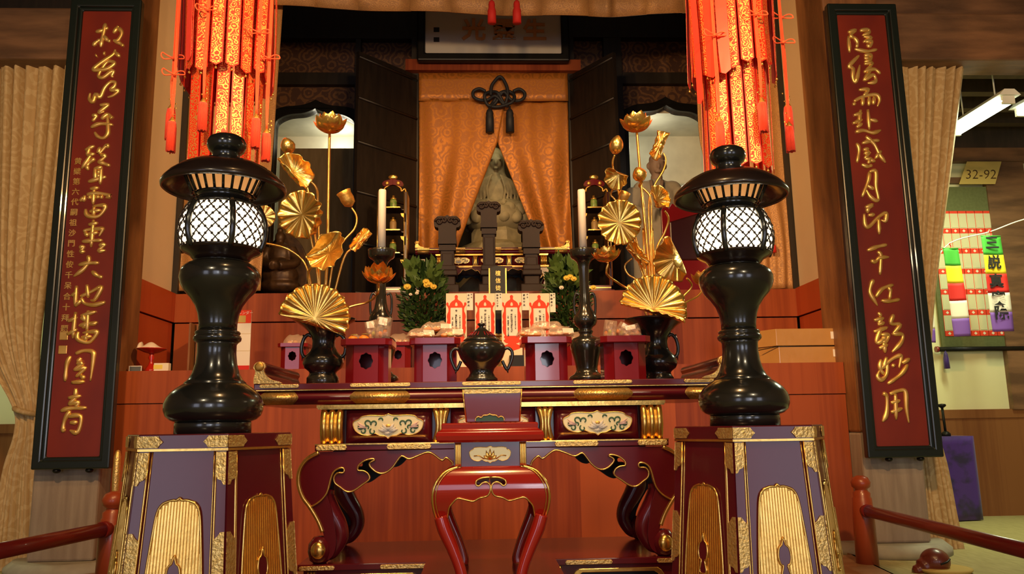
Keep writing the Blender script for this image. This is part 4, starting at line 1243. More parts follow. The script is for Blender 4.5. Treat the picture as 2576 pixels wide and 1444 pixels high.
build('pedestal', MB().lathe(c.x, SYS-.08, [(.30, bt-.24), (.34, bt-.30), (.34, bt-.42), (.5, bt-.5), (.56, bt-.56), (.60, T2Z+.1), (.66, T2Z)], 8, False, PI/8), 'stone_gold', sm)

# three carved memorial tablets on the upper tier
IY = 8.38
def carved_tablet(px, pyt, hw, label, red_top=False):
    cx_ = P(px, 700, IY).x
    Z = lambda py: zat(cx_, IY, py)
    m_ = mpp(cx_, IY, Z(600))
    w = hw*m_
    k_ = 27/55.0
    t = thing('memorial_tablet', label, 'memorial tablet', (cx_, IY, T2Z), 'carved memorial tablets before the gold tent')
    H_ = Z(pyt)
    hd = w*1.55
    # cloud-shaped head
    half = [(0, hd), (.22*w, .93*hd), (.45*w, .95*hd), (.75*w, .92*hd), (.98*w, .72*hd), (1.0*w, .5*hd), (.85*w, .38*hd), (.68*w, .34*hd), (.66*w, .0)]
    hp = sp2(half, 4)
    poly = [(cx_+a, H_-hd+b) for a, b in hp]+[(cx_-a, H_-hd+b) for a, b in reversed(hp[1:])]
    head = build('cloud_head', MB().prism(poly, IY-.09, IY+.05, 'Y'), 'tablet', t, bevel=0.02)
    sc = MB()
    for s in (-1, 1):
        for (ax, az, rr) in ((.62, .66, .30), (.25, .72, .22)):
            sc.tube([(cx_+s*(ax*w+rr*w*(1-.06*j)*math.cos(.6*j)), IY-.095, H_-hd+az*hd+rr*w*(1-.06*j)*math.sin(.6*j)) for j in range(13)], .014, 6)
    build('carved_curls', sc, 'tablet', head)
    zc = H_-hd
    build('cornice', MB().box(cx_-.70*w, cx_+.70*w, IY-.10, IY+.06, zc-.10, zc-.05).box(cx_-.62*w, cx_+.62*w, IY-.09, IY+.05, zc-.17, zc-.11).box(cx_-.66*w, cx_+.66*w, IY-.095, IY+.055, zc-.05, zc), 'tablet', t)
    build('shaft', MB().box(cx_-.52*w, cx_+.52*w, IY-.07, IY+.04, Z(700), zc-.15).box(cx_-.40*w, cx_+.40*w, IY-.078, IY, Z(690), zc-.2), 'tablet', t, bevel=.008)
    zb_ = T2Z
    build('stepped_base', MB().box(cx_-.75*w, cx_+.75*w, IY-.13, IY+.1, zb_+.20, zb_+.26).box(cx_-.60*w, cx_+.60*w, IY-.1, IY+.08, zb_+.10, zb_+.20).box(cx_-.9*w, cx_+.9*w, IY-.17, IY+.13, zb_, zb_+.10).box(cx_-.68*w, cx_+.68*w, IY-.1, IY+.06, zb_+.26, zb_+.32), 'tablet', t, bevel=.012)
    if red_top:
        rc = thing('red_finial', 'small red lobed knob showing above the right-hand memorial tablet', 'ornament', (cx_, IY+.22, T2Z))
        zt = Z(545)
        build('knob', MB().lathe(cx_+.0, IY+.22, [(.06, zt-.16), (.10, zt-.13), (.115, zt-.09), (.10, zt-.05), (.04, zt-.02), (.02, zt)], 10, False), 'red', rc)
        build('stem', MB().lathe(cx_, IY+.22, [(.07, T2Z), (.05, T2Z+.05), (.03, T2Z+.1), (.03, zt-.14)], 16), 'red_dark', rc)
    return t
carved_tablet(1126, 546, 33, 'carved dark memorial tablet, leftmost of the three before the gold tent')
carved_tablet(1231, 510, 30, 'tallest carved dark memorial tablet, in front of the statue')
carved_tablet(1337, 556, 32, 'carved dark memorial tablet with a red knob above it', True)

# tiered black shelf towers with little jars
def tower(px, label, jl, mirror=False):
    Y = 8.5
    cx_ = P(px, 600, Y).x
    Z = lambda py: zat(cx_, Y, py)
    m_ = mpp(cx_, Y, Z(600))
    t = thing('shelf_tower', label, 'shelf', (cx_, Y, T2Z), 'gilt-edged tiered shelf towers')
    w = 33*m_
    zb_ = T2Z
    for s in (-1, 1):
        p_ = build('post', MB().box(cx_+s*w-.016, cx_+s*w+.016, Y-.14, Y+.12, zb_+.1, Z(492)), 'maroon_dark', t)
        g = MB()
        for o in (-.016, .016):
            g.tube([(cx_+s*w+o, Y-.142, zb_+.1), (cx_+s*w+o, Y-.142, Z(492))], .005, 6)
        build('gilt_edge', g, 'gold', p_)
        for py in (545, 602, 660):
            br_ = [(cx_+s*w, Z(py)), (cx_+s*(w-.055), Z(py)), (cx_+s*(w-.045), Z(py)-.03), (cx_+s*(w-.02), Z(py)-.05), (cx_+s*(w-.015), Z(py)-.09), (cx_+s*w, Z(py)-.10)]
            build('gilt_bracket', MB().prism(br_, Y-.14, Y-.12, 'Y'), 'gold_matt', t)
        arc = smooth_path([Vector((cx_+s*w, Y-.13, Z(492))), Vector((cx_+s*w*.9, Y-.13, Z(484))), Vector((cx_+s*w*.66, Y-.13, Z(490))), Vector((cx_+s*w*.6, Y-.13, Z(482))), Vector((cx_+s*w*.25, Y-.13, Z(474))), Vector((cx_, Y-.13, Z(466)))], 5)
        build('gilt_arch', MB().tube(arc, .009, 6), 'gold_matt', t)
        hp = sp2([(0, 0), (.3, -.05), (.62, -.10), (.80, .04), (.66, .20), (.42, .26), (.2, .30), (0, .36)], 4)
        zz = Z(474)
        build('crest', MB().prism([(cx_+s*a*w, zz+b*w*1.4) for a, b in hp], Y-.14, Y-.10, 'Y'), 'maroon', t, bevel=.01)
        build('crest_boss', MB().ball((cx_+s*.42*w, Y-.145, zz+.10*w), .022, .015, .022), 'gold_matt', t)
    build('crest_jewel', MB().ball((cx_, Y-.13, Z(455)), .05, .02, .03), 'gold', t)
    for py in (530, 586, 643):
        build('shelf', MB().box(cx_-w, cx_+w, Y-.02, Y+.12, Z(py), Z(py)+.012).box(cx_-.6*w, cx_+.6*w, Y-.12, Y-.02, Z(py), Z(py)+.012), 'maroon_dark', t)
        build('gilt_shelf_edge', MB().box(cx_-.55*w, cx_+.55*w, Y-.125, Y-.12, Z(py), Z(py)+.012), 'gold', t)
    build('base', MB().box(cx_-w-.03, cx_+w+.03, Y-.16, Y+.15, zb_, zb_+.05).box(cx_-w, cx_+w, Y-.14, Y+.13, zb_+.05, zb_+.10), 'maroon', t)
    build('gilt_base_line', MB().box(cx_-w-.02, cx_+w+.02, Y-.165, Y-.16, zb_+.02, zb_+.03).box(cx_-w, cx_+w, Y-.145, Y-.14, zb_+.07, zb_+.08), 'gold', t)
    for (py, ptop, mt, nm) in ((530, 503, 'green_glass', 'top shelf'), (586, 557, 'tan_label', 'middle shelf'), (643, 613, 'green_glass', 'bottom shelf')):
        z0 = Z(py)+.0135; z1 = Z(ptop)
        side = 'left' if not mirror else 'right'
        j = thing('jar', ('green' if mt == 'green_glass' else 'tan')+' labelled jar on the '+nm+' of the '+side+' shelf tower', 'jar', (cx_, Y-.06, z0), 'small jars on the shelf towers')
        build('body', MB().lathe(cx_, Y-.06, [(0, z0), (.036, z0), (.038, z0+.01), (.038, z1-.03), (.030, z1-.015)], 20), mt, j)
        build('lid', MB().lathe(cx_, Y-.06, [(.030, z1-.015), (.032, z1-.013), (.032, z1), (.012, z1+.004), (.012, z1+.03), (.0, z1+.032)], 20), 'gold_matt', j)
tower(990, 'black and gilt shelf tower of three small jars, left of the gold tent', 0)
tower(1495, 'black and gilt shelf tower of three small jars, right of the gold tent', 0, True)

# statue of a monk in the right niche
MY = 9.42
km = prj(P(1660, 450, MY))[2]/F
mb = MB()
def mo(px, py, rx, rz, ry=None, dy=0.0):
    q = P(px, py, MY); q.y += dy
    mb.ball(q, rx*km, (ry or rx)*km, rz*km)
mo(1652, 418, 21, 29, 23); mo(1652, 402, 20, 17, 22); mo(1652, 424, 4, 8, 5, -.11); mo(1652, 437, 9, 4, 5, -.09); mo(1631, 418, 5, 9, 4); mo(1673, 418, 5, 9, 4); mo(1641, 410, 6, 2, 4, -.09); mo(1663, 410, 6, 2, 4, -.09)
mo(1652, 448, 15, 16)
hd = mb
t = thing('monk_statue', 'grey robed statue of a seated monk in the right niche', 'statue', (P(1655, 600, MY).x, MY, T2Z))
o = build('head', hd, 'statue_skin', t)
rm = o.modifiers.new('one_surface', 'REMESH'); rm.mode = 'VOXEL'; rm.voxel_size = 0.012; rm.use_smooth_shade = True
mb = MB()
mo(1652, 500, 52, 52, 34); mo(1618, 475, 26, 20); mo(1688, 475, 26, 20); mo(1652, 462, 20, 14, 18); mo(1655, 590, 80, 75, 46)
for s in (-1, 1):
    q0, q1, q2 = P(1653+s*52, 485, MY), P(1653+s*72, 545, MY), P(1653+s*12, 560, MY)
    q1.y -= .08; q2.y -= .3
    mb.tube(smooth_path([q0, q1, q2], 6), [.13]*6+[.14]*3+[.10]*4, 12)
mb.lathe(P(1655, 600, MY).x, MY, [(.30, P(1655, 560, MY).z), (.42, P(1655, 620, MY).z), (.44, T2Z+.02)], 28)
o = build('robe', mb, 'statue_grey', t)
rm = o.modifiers.new('one_surface', 'REMESH'); rm.mode = 'VOXEL'; rm.voxel_size = 0.016; rm.use_smooth_shade = True
ls = o.modifiers.new('soft', 'SMOOTH'); ls.iterations = 4
cl = MB()
for s in (-1, 1):
    cl.tube(smooth_path([P(1652+s*14, 455, MY-.14), P(1652+s*10, 480, MY-.30), P(1652-s*2, 520, MY-.36)], 5), .022, 8)
build('collar', cl, 'statue_skin', t)

# red scalloped chair back in front of the monk's niche
def red_chair(px0, px1, pyt, pyb, Y, label, ang):
    cx_ = P((px0+px1)/2, 600, Y).x
    w = P(px1, 600, Y).x-P(px0, 600, Y).x
    zt = P(px1, pyt, Y).z; zlow = T2Z
    t = thing('altar_chair', label, 'chair', (cx_, Y, zlow), 'red lacquer altar chairs')
    n = 7
    top = []
    for k in range(n*6+1):
        u = k/(n*6)
        top.append((cx_-w/2+w*u, zt-.22*w*(1-u)+.05*abs(math.sin(PI*n*u))))
    poly = top+[(cx_+w/2, zlow+.01), (cx_-w/2, zlow+.01)]
    build('side_panel', MB().prism(poly, Y, Y+.05, 'Y'), 'red_dark', t, bevel=.01)
    ins = [(cx_-w*.36, zlow+.42), (cx_+w*.42, zlow+.42), (cx_+w*.42, zt-.22*w), (cx_-w*.36, zt-.45*w)]
    build('moulded_panel', MB().prism(ins, Y-.02, Y+.02, 'Y'), 'maroon_dark', t, bevel=.015)
    build('seat', MB().box(cx_-w*.5, cx_+w*.5, Y+.05, Y+.32, zlow+.22, zlow+.30, .01), 'red_dark', t)
    for s in (-1, 1):
        for yy in (Y+.06, Y+.25):
            build('leg', MB().box(cx_+s*w*.45-.03, cx_+s*w*.45+.03, yy, yy+.06, zlow, zlow+.22), 'red_dark', t)
red_chair(1667, 1800, 500, 730, 8.62, 'dark red lacquer chair with a scalloped top behind the right lantern', 0)
# brown carved figure on the left
FY = 8.75
kf = prj(P(705, 650, FY))[2]/F
mb = MB()
def fo(px, py, rx, rz, ry=None, dy=0.0):
    q = P(px, py, FY); q.y += dy
    mb.ball(q, rx*kf, (ry or rx)*kf, rz*kf)
fo(705, 598, 13, 17); fo(705, 580, 8, 8); fo(705, 640, 30, 32, 22); fo(705, 695, 46, 34, 34); fo(705, 672, 34, 18, 30, -.08); fo(705, 720, 50, 20, 36)
for s in (-1, 1):
    q0, q1, q2 = P(705+s*28, 625, FY), P(705+s*42, 662, FY), P(705+s*6, 676, FY)
    q1.y -= .05; q2.y -= .2
    mb.tube(smooth_path([q0, q1, q2], 6), .055, 10)
t = thing('carved_figure', 'small dark gilt seated figure behind the left lantern', 'statue', (P(705, 700, FY).x, FY, T2Z))
o = build('body', mb, 'statue_brown', t)
rm = o.modifiers.new('one_surface', 'REMESH'); rm.mode = 'VOXEL'; rm.voxel_size = 0.013; rm.use_smooth_shade = True
bx = P(705, 700, FY)
build('halo_board', MB().prism([(bx.x+a*kf, P(705, 735, FY).z+b*kf) for a, b in sp2([(-54, 0), (-56, 60), (-48, 112), (-28, 146), (0, 162), (28, 146), (48, 112), (56, 60), (54, 0)], 4)], FY+.2, FY+.25, 'Y'), 'statue_brown', t, bevel=.02)
build('plinth', MB().box(bx.x-54*kf, bx.x+54*kf, FY-.2, FY+.25, T2Z, T2Z+.06, .01), 'statue_brown', t)
# dark screen standing in the left niche
cx_, zs_, zt_2, hw = NL
sc_ = thing('dark_screen', 'dim grey brown panel standing in the lower part of the left niche', 'screen', (cx_+.1, BY+.35, T2Z))
za, zb2 = P(700, 390, BY+.3).z, P(880, 372, BY+.3).z
build('panel', MB().prism([(cx_-hw, T2Z+.004), (cx_+hw, T2Z+.004), (cx_+hw, zb2), (cx_-.45*hw, zb2), (cx_-hw, za+.1)], BY+.32, BY+.36, 'Y'), 'brown_wood', sc_)

# gold valance across the top and its two red tassels
VY = 8.02
mb = MB()
pts_b = [(640, 8), (700, 14), (900, 24), (1100, 31), (1300, 38), (1480, 41), (1600, 39), (1760, 31)]
pb = smooth_path([P(a, b, VY) for a, b in pts_b], 6)
nb = len(pb)-1
def vf(u, v):
    q = pb[min(int(u*nb+.5), nb)].copy()
    q.z += 0.75*v
    q.y += .02*math.sin(26*u)
    return q
vt = thing('gold_valance', 'gold brocade valance hanging across the top of the sanctum mouth', 'valance', (P(1230, 0, VY).x, VY, P(1230, 36, VY).z))
build('cloth', mb.grid(vf, 54, 4), 'brocade_tan', vt, thick=.012)
for px, nm in ((1237, 'left'), (1300, 'right')):
    Y = VY-.15
    c_ = P(px, 20, Y)
    Z = lambda py: zat(c_.x, Y, py)
    tt = thing('tassel', 'dark red tassel at the top edge, '+nm+' of the two over the plaque', 'tassel', (c_.x, Y, Z(58)), 'red tassels over the plaque')
    build('cord', MB().tube([(c_.x, Y, Z(5)), (c_.x, Y, Z(-60))], .012, 8), 'tassel_dark', tt)
    build('thread_skirt', MB().lathe(c_.x, Y, [(.012, Z(2)), (.03, Z(5)), (.036, Z(12)), (.034, Z(20)), (.045, Z(27)), (.046, Z(58)), (0, Z(58))], 18), 'red_flag', tt)
# flat gold hangings at both sides of the sanctum mouth
def hanging(edges, label, bot):
    mb = MB()
    Y = T2Y+.06
    L = smooth_path([P(a, y, Y) for y, a, b in edges], 5); Rr = smooth_path([P(b, y, Y) for y, a, b in edges], 5)
    n_ = len(L)-1
    def f(u, v):
        i = min(int(v*n_+.5), n_)
        q = L[i].lerp(Rr[i], u)
        q.y += .015*math.sin(14*u+v)+.01*math.sin(31*u)
        return q
    t = thing('gold_hanging', label, 'hanging', (L[-1].lerp(Rr[-1], .5).x, Y, L[-1].z), 'gold hangings beside the sanctum')
    build('cloth', mb.grid(f, 40, n_), 'brocade_tan', t, thick=.01)
hanging([(-120, 446, 716), (0, 446, 712), (200, 446, 698), (400, 446, 684), (600, 446, 664), (731, 446, 655)], 'flat gold brocade hanging behind the left lantern', 0)
hanging([(-120, 1730, 1960), (0, 1735, 1966), (200, 1752, 1976), (400, 1772, 1984), (600, 1880, 1992), (726, 1885, 1998)], 'flat gold brocade hanging behind the right lantern', 0)
hc = P(1945, 626, T2Y-.02)
tt = thing('tassel', 'tiny red tassel on the gold hanging right of the right lantern', 'tassel', tuple(hc))
build('thread_skirt', MB().lathe(hc.x, hc.y, [(.008, hc.z+.06), (.03, hc.z+.03), (.032, hc.z-.04), (0, hc.z-.04)], 14), 'red_flag', tt)
build('cord', MB().tube([(hc.x, hc.y, hc.z+.05), (hc.x-.02, hc.y+.09, hc.z+.3)], .006, 6), 'silk_red', tt)

# ------------------------------------------------------------------ hexagonal pedestals and bronze lanterns
def hexv(cx, cy, r, z, off=0.0):
    return [(cx+r*math.cos(R_(-60+60*k+off)), cy+r*math.sin(R_(-60+60*k+off)), z) for k in range(6)]
# geometry measured on the left pedestal: the flat face looks to the hall
def pedestal(fx0, fx1, fy, D1, label):
    """fx0..fx1 = front face of the lid in the photo, fy = its top edge"""
    a, b = P(fx0, fy, D1), P(fx1, fy, D1)
    R0 = 0.2955
    cx = (a.x+b.x)/2; cy = D1+R0*math.cos(R_(30))
    zt = (a.z+b.z)/2
    t = thing('lantern_pedestal', label, 'pedestal', (cx, cy, 0), 'tapered hexagonal lantern pedestals')
    zl = zt-0.052
    def hexprism(mb, r0, z0, r1, z1):
        vs = hexv(cx, cy, r0, z0)+hexv(cx, cy, r1, z1)
        mb.add(vs, [tuple(range(6)), tuple(range(6, 12))]+[(k, (k+1) % 6, (k+1) % 6+6, k+6) for k in range(6)])
    mb = MB(); hexprism(mb, R0, zl, R0, zt)
    build('lid', mb, 'maroon', t, bevel=0.004)
    mb = MB(); hexprism(mb, R0+.003, zl-.004, R0+.003, zl+.004)
    build('gilt_lid_line', mb, 'gold', t)
    zb = 0.14
    rt, rb = R0*0.968, R0*0.968*1.27
    def rad(z):
        k = (zl-z)/(zl-zb)
        return rt+(rb-rt)*(0.92*k+0.08*k*k)
    levels = [zl-.004-(zl-.004-zb)*i/8 for i in range(9)]
    mb = MB(); vs = []
    for z in levels:
        vs += hexv(cx, cy, rad(z), z)
    fs = [(i*6+k, i*6+(k+1) % 6, (i+1)*6+(k+1) % 6, (i+1)*6+k) for i in range(8) for k in range(6)]
    build('body', mb.add(vs, fs), 'maroon', t)
    mb = MB(); hexprism(mb, rb+.05, 0, rb+.05, .06); hexprism(mb, rb+.02, .06, rb+.02, zb)
    build('foot', mb, 'maroon', t, bevel=.006)
    # coordinates on a face: u across (-.5...5 of the side), z height; returns a point pushed out by d
    def face(k, u, z, d=0.0):
        h = hexv(cx, cy, rad(z), z)
        p, q = Vector(h[k]), Vector(h[(k+1) % 6])
        n = Vector(((p.x+q.x)/2-cx, (p.y+q.y)/2-cy, 0)).normalized()
        return p.lerp(q, u+0.5)+n*d
    vis = (4, 5, 0) if True else range(6)
    for k in range(6):
        # inset board: raised stiles left and right with gilt lines
        for s in (-1, 1):
            stl = MB()
            zs_ = [zl-.006-(zl-.006-zb)*i/8 for i in range(9)]
            vs = []
            for z in zs_:
                vs += [face(k, s*.5, z, .0), face(k, s*.5, z, .006), face(k, s*.385, z, .006), face(k, s*.385, z, .0)]
            fs = [(i*4+j, i*4+j+1, (i+1)*4+j+1, (i+1)*4+j) for i in range(8) for j in range(3)]
            stile = build('stile', stl.add(vs, fs), 'maroon', t)
            g = MB()
            g.tube([face(k, s*.385, z, .006) for z in zs_], .0038, 6)
            build('gilt_line', g, 'gold', stile)
            g2 = MB()
            g2.tube([face(k, s*.355, z, .002) for z in zs_], .0022, 6)
            build('inner_gilt_line', g2, 'gold', stile)
        # gilt corner mounts
        for s in (-1, 1):
            def mount(zz0, zz1, lo=True, hi=True, w=.115):
                pts = []
                m_ = w*.45
                if hi:
                    pts += [(0, zz1), (w*.35, zz1), (w*.6, zz1-.012), (w, zz1-.026)]
                else:
                    pts += [(0, zz1), (w, zz1)]
                if lo:
                    pts += [(w, zz0+.030), (w*.75, zz0+.018), (w*.4, zz0+.014), (w*.2, zz0), (0, zz0)]
                else:
                    pts += [(w, zz0), (0, zz0)]
                vs = [face(k, s*(.5-a), z, .0085) for a, z in pts]
                return MB().add(vs, [tuple(range(len(vs)))])
            build('gilt_corner_mount', mount(zl-.115, zl-.008, True, False), 'gold_chased', t, thick=.004)
            build('gilt_corner_mount', mount(zl-.45, zl-.265), 'gold_chased', t, thick=.004)
            build('gilt_corner_mount', mount(zb, zb+.12, False, True), 'gold_chased', t, thick=.004)
            # on the lid
            h = hexv(cx, cy, R0, zl)
            p, q = Vector(h[k]), Vector(h[(k+1) % 6])
            n = Vector(((p.x+q.x)/2-cx, (p.y+q.y)/2-cy, 0)).normalized()
            def lid(u, z):
                r_ = p.lerp(q, u) if s < 0 else q.lerp(p, u)
                return Vector((r_.x, r_.y, z))+n*.003
            e0, e1 = zl+.007, zt-.006
            em = (e0+e1)/2
            pts = [(0, e0), (.22, e0), (.235, e0+.008), (.275, em), (.235, e1-.008), (.22, e1), (0, e1)]
            build('gilt_lid_mount', MB().add([lid(u, z) for u, z in pts], [tuple(range(7))]), 'gold_chased', t, thick=.003)
        # gilt louvred cartouche
        zc0, zc1 = zl-.86, zl-.155
        zm = zl-.155
        half = [(0, zc1), (.03, zc1-.008), (.07, zc1-.007), (.13, zc1-.012), (.18, zc1-.020), (.225, zc1-.045), (.25, zc1-.11), (.28, zc1-.25), (.285, (zc0+zc1)/2), (.26, zc0+.16), (.2, zc0+.04), (.1, zc0+.01), (0, zc0)]
        hp = sp2(half, 3)
        ol = hp+[(-a, z) for a, z in reversed(hp[1:-1])]
        build('cartouche_ground', MB().add([face(k, a, z, .0035) for a, z in ol], [tuple(range(len(ol)))]), 'gold_matt', t, thick=.004)
        rim = build('cartouche_rim', MB().tube([face(k, a, z, .006) for a, z in ol], .0045, 6, True), 'gold', t)
        zh = zl-.395
        def in_x(z):
            """half width of the cartouche at height z"""
            best = 0
            for (a0, z0), (a1, z1) in zip(hp, hp[1:]):
                if (z0-z)*(z1-z) <= 0 and abs(z0-z1) > 1e-9:
                    best = max(best, a0+(a1-a0)*(z-z0)/(z1-z0))
            return best
        sl = MB()
        nsl = 17
        for j in range(nsl):
            u = -.275+.55*(j+.5)/nsl
            zz = [z for z in [zc0+(zc1-zc0)*i/60 for i in range(61)] if in_x(z) > abs(u)+.006]
            if len(zz) < 2:
                continue
            segs = [(zz[0], zz[-1])]
            hole = .052*max(0, 1-(u/.07)**2)**.5 if abs(u) < .07 else 0
            if hole > 0:
                segs = [(zz[0], zh-hole*1.1), (zh+hole*1.1, zz[-1])]
            for s0, s1 in segs:
                if s1-s0 > .01:
                    w_ = .0118
                    vs = []
                    for i in range(7):
                        z = s0+(s1-s0)*i/6
                        vs += [face(k, u-w_, z, .0035), face(k, u-w_*.8, z, .008), face(k, u+w_*.8, z, .008), face(k, u+w_, z, .0035)]
                    sl.add(vs, [(i*4+j, i*4+j+1, i*4+j+5, i*4+j+4) for i in range(6) for j in range(3)])
        build('louvre', sl, 'gold', t)
        # trefoil opening with its rim
        tre = sp2([(0, .06), (.022, .035), (.055, .025), (.07, -.005), (.05, -.03), (.025, -.035), (.05, -.075), (-.05, -.075), (-.025, -.035), (-.05, -.03), (-.07, -.005), (-.055, .025), (-.022, .035)], 3, True)
        build('trefoil', MB().add([face(k, a, zh+b, .009) for a, b in tre], [tuple(range(len(tre)))]), 'maroon', t, thick=.004)
        build('trefoil_rim', MB().tube([face(k, a, zh+b, .011) for a, b in tre], .0035, 6, True), 'gold', t)
    return cx, cy, zt
pl = pedestal(355, 570, 1092, 2.75, 'maroon and gilt pedestal under the left lantern')
pr = pedestal(1840, 2045, 1070, 2.885, 'maroon and gilt pedestal under the right lantern')

# lantern profile measured on the left one (pixels at its axis) turned into metres once
LX, LY, LZ = pl
LZM = []
def lan_prof(rows, cx=0):
    out = []
    for py, hw in rows:
        z = zat(LX, LY, py)
        out.append((hw*mpp(LX, LY, z), z-LZ))
    return out
ZL = lambda py: zat(LX, LY, py)-LZ
RL = lambda hw, py: hw*mpp(LX, LY, zat(LX, LY, py))
# the base stands on the lid: its front rim is seen at 1085
def lantern(cx, cy, cz, label):
    t = thing('bronze_lantern', label, 'lantern', (cx, cy, cz), 'pair of black bronze lanterns')
    def sh(pr_):
        return [(r, z+cz) for r, z in pr_]
    s0 = 0.0
    base = [(0, 0.0), (RL(92, 1080), 0.0), (RL(92, 1080), ZL(1066)), (RL(90, 1060), ZL(1060))]
    build('foot', MB().lathe(cx, cy, sh(base), 48), 'bronze', t)
    body = lan_prof([(1061, 92), (1056, 104), (1046, 114), (1032, 119), (1016, 119), (1002, 114), (988, 104), (976, 90), (968, 78), (966, 74), (964, 75), (956, 66), (940, 57), (915, 50), (890, 47), (868, 47), (862, 50)])
    build('lower_bulb', MB().lathe(cx, cy, sh(body), 56), 'bronze', t)
    ring = lan_prof([(864, 47), (862, 52), (857, 57), (851, 58), (846, 56), (844, 52), (841, 54), (837, 55), (834, 52), (832, 46)])
    build('waist_ring', MB().lathe(cx, cy, sh(ring), 48), 'bronze', t)
    ub = lan_prof([(834, 46), (815, 46), (790, 50), (770, 57), (750, 70), (735, 84), (720, 93), (704, 98), (690, 97), (678, 92), (669, 82), (664, 72), (662, 60)])
    build('upper_bulb', MB().lathe(cx, cy, sh(ub), 56), 'bronze', t)
    nk = lan_prof([(672, 61), (656, 62), (652, 64)])
    build('neck', MB().lathe(cx, cy, sh(nk), 48), 'bronze', t)
    bw = lan_prof([(660, 60), (657, 66), (651, 72), (645, 76), (637, 92), (632, 98), (629, 98), (627, 92)])
    build('bowl', MB().lathe(cx, cy, sh(bw), 6*8), 'bronze_brown', t)
    # fire box: six swelling panels of quatrefoil lattice over lit paper
    zA, zB = ZL(634)+cz, ZL(522)+cz
    def rr(k):
        """radius of the globe at 0..1 of its height"""
        return RL(93, 560)+RL(17, 560)*math.sin(PI*k)**0.85-RL(8, 560)*k
    prof = [(rr(i/14)*0.955, zA+(zB-zA)*i/14) for i in range(15)]
    paper = build('lit_paper', MB().lathe(cx, cy, prof, 48, cap=False), 'lamp_paper', t)
    a0 = R_(-90)
    fr = MB()
    for k in range(6):
        a = R_(-60+60*k)
        pts = [(cx+rr(i/14)*1.0*math.cos(a), cy+rr(i/14)*math.sin(a), zA+(zB-zA)*i/14) for i in range(15)]
        po = build('post', MB().tube(pts, .0115, 8), 'bronze', t)
    lat = MB()
    def gp(a, k, d=1.0):
        r = rr(k)*0.985*d
        return Vector((cx+r*math.cos(a), cy+r*math.sin(a), zA+(zB-zA)*k))
    nU, per = 3.0, 3.5                     # meshes across and up one panel
    for p_ in range(6):
        aa = R_(-60+60*p_+4.0); ab = R_(-60+60*p_+56.0)
        def uv(u, v):
            return gp(aa+(ab-aa)*u, v)
        for d_ in (1, -1):
            for j in range(-5, 10):
                pts = []
                for i in range(43):
                    v = i/42
                    u = (j+.5+d_*v*per)/nU
                    if -0.004 <= u <= 1.004:
                        pts.append(uv(min(1, max(0, u)), v))
                if len(pts) > 1:
                    lat.tube(pts, .0027, 5)
        # cusps midway along the bars turn every opening into a quatrefoil, bosses sit on the crossings
        for a4 in range(0, 13):
            for b4 in range(0, 15):
                u = a4*.25/nU; v = b4*.25/per
                if u > 1 or v > 1:
                    continue
                if a4 % 2 == 1 and b4 % 2 == 1:
                    lat.ball(uv(u, v), .0058, seg=6, rings=4)
    build('lattice', lat, 'bronze_brown', t)
    tr = lan_prof([(525, 84), (522, 86), (519, 86), (515, 74), (512, 62), (499, 60), (495, 62), (491, 70)])
    build('collar', MB().lathe(cx, cy, sh(tr), 48), 'bronze', t)
    # vented drum under the shade
    zc0, zc1 = ZL(493)+cz, ZL(446)+cz
    r0, r1 = RL(74, 470), RL(96, 440)
    bars = MB()
    nb = 24
    for k in range(nb):
        a = 2*PI*k/nb
        bars.tube([(cx+r0*math.cos(a), cy+r0*math.sin(a), zc0), (cx+r1*math.cos(a), cy+r1*math.sin(a), zc1)], .0055, 6)
    build('vent_bars', bars, 'bronze', t)
    build('vent_lining', MB().lathe(cx, cy, [(r0*.86, zc0), (r1*.86, zc1)], 40, cap=False), 'lamp_paper_glow', t)
    shd = lan_prof([(478, 150), (472, 151), (462, 146), (448, 133), (432, 112), (420, 90), (412, 66), (408, 40)])
    zin = [(r*.965, z-.006) for r, z in shd]
    build('shade', MB().lathe(cx, cy, sh(shd)+sh(list(reversed(zin)))+[sh(shd)[0]], 72, cap=False), 'bronze_brown', t)
    fn = lan_prof([(410, 38), (402, 34), (390, 33), (386, 36), (380, 43), (370, 47), (360, 47), (350, 42), (342, 28), (339, 12), (338, 0)])
    build('finial', MB().lathe(cx, cy, sh(fn), 40), 'bronze', t)
    lamp('POINT', 'lantern_bulb', (cx, cy, (zA+zB)/2), 9, (1.0, 0.72, 0.40), 0.03)
lantern(pl[0]+0.012, pl[1], pl[2], 'black bronze lantern with a lit lattice globe, standing on the left pedestal')
lantern(pr[0]-0.015, pr[1], pr[2], 'black bronze lantern with a lit lattice globe, standing on the right pedestal')

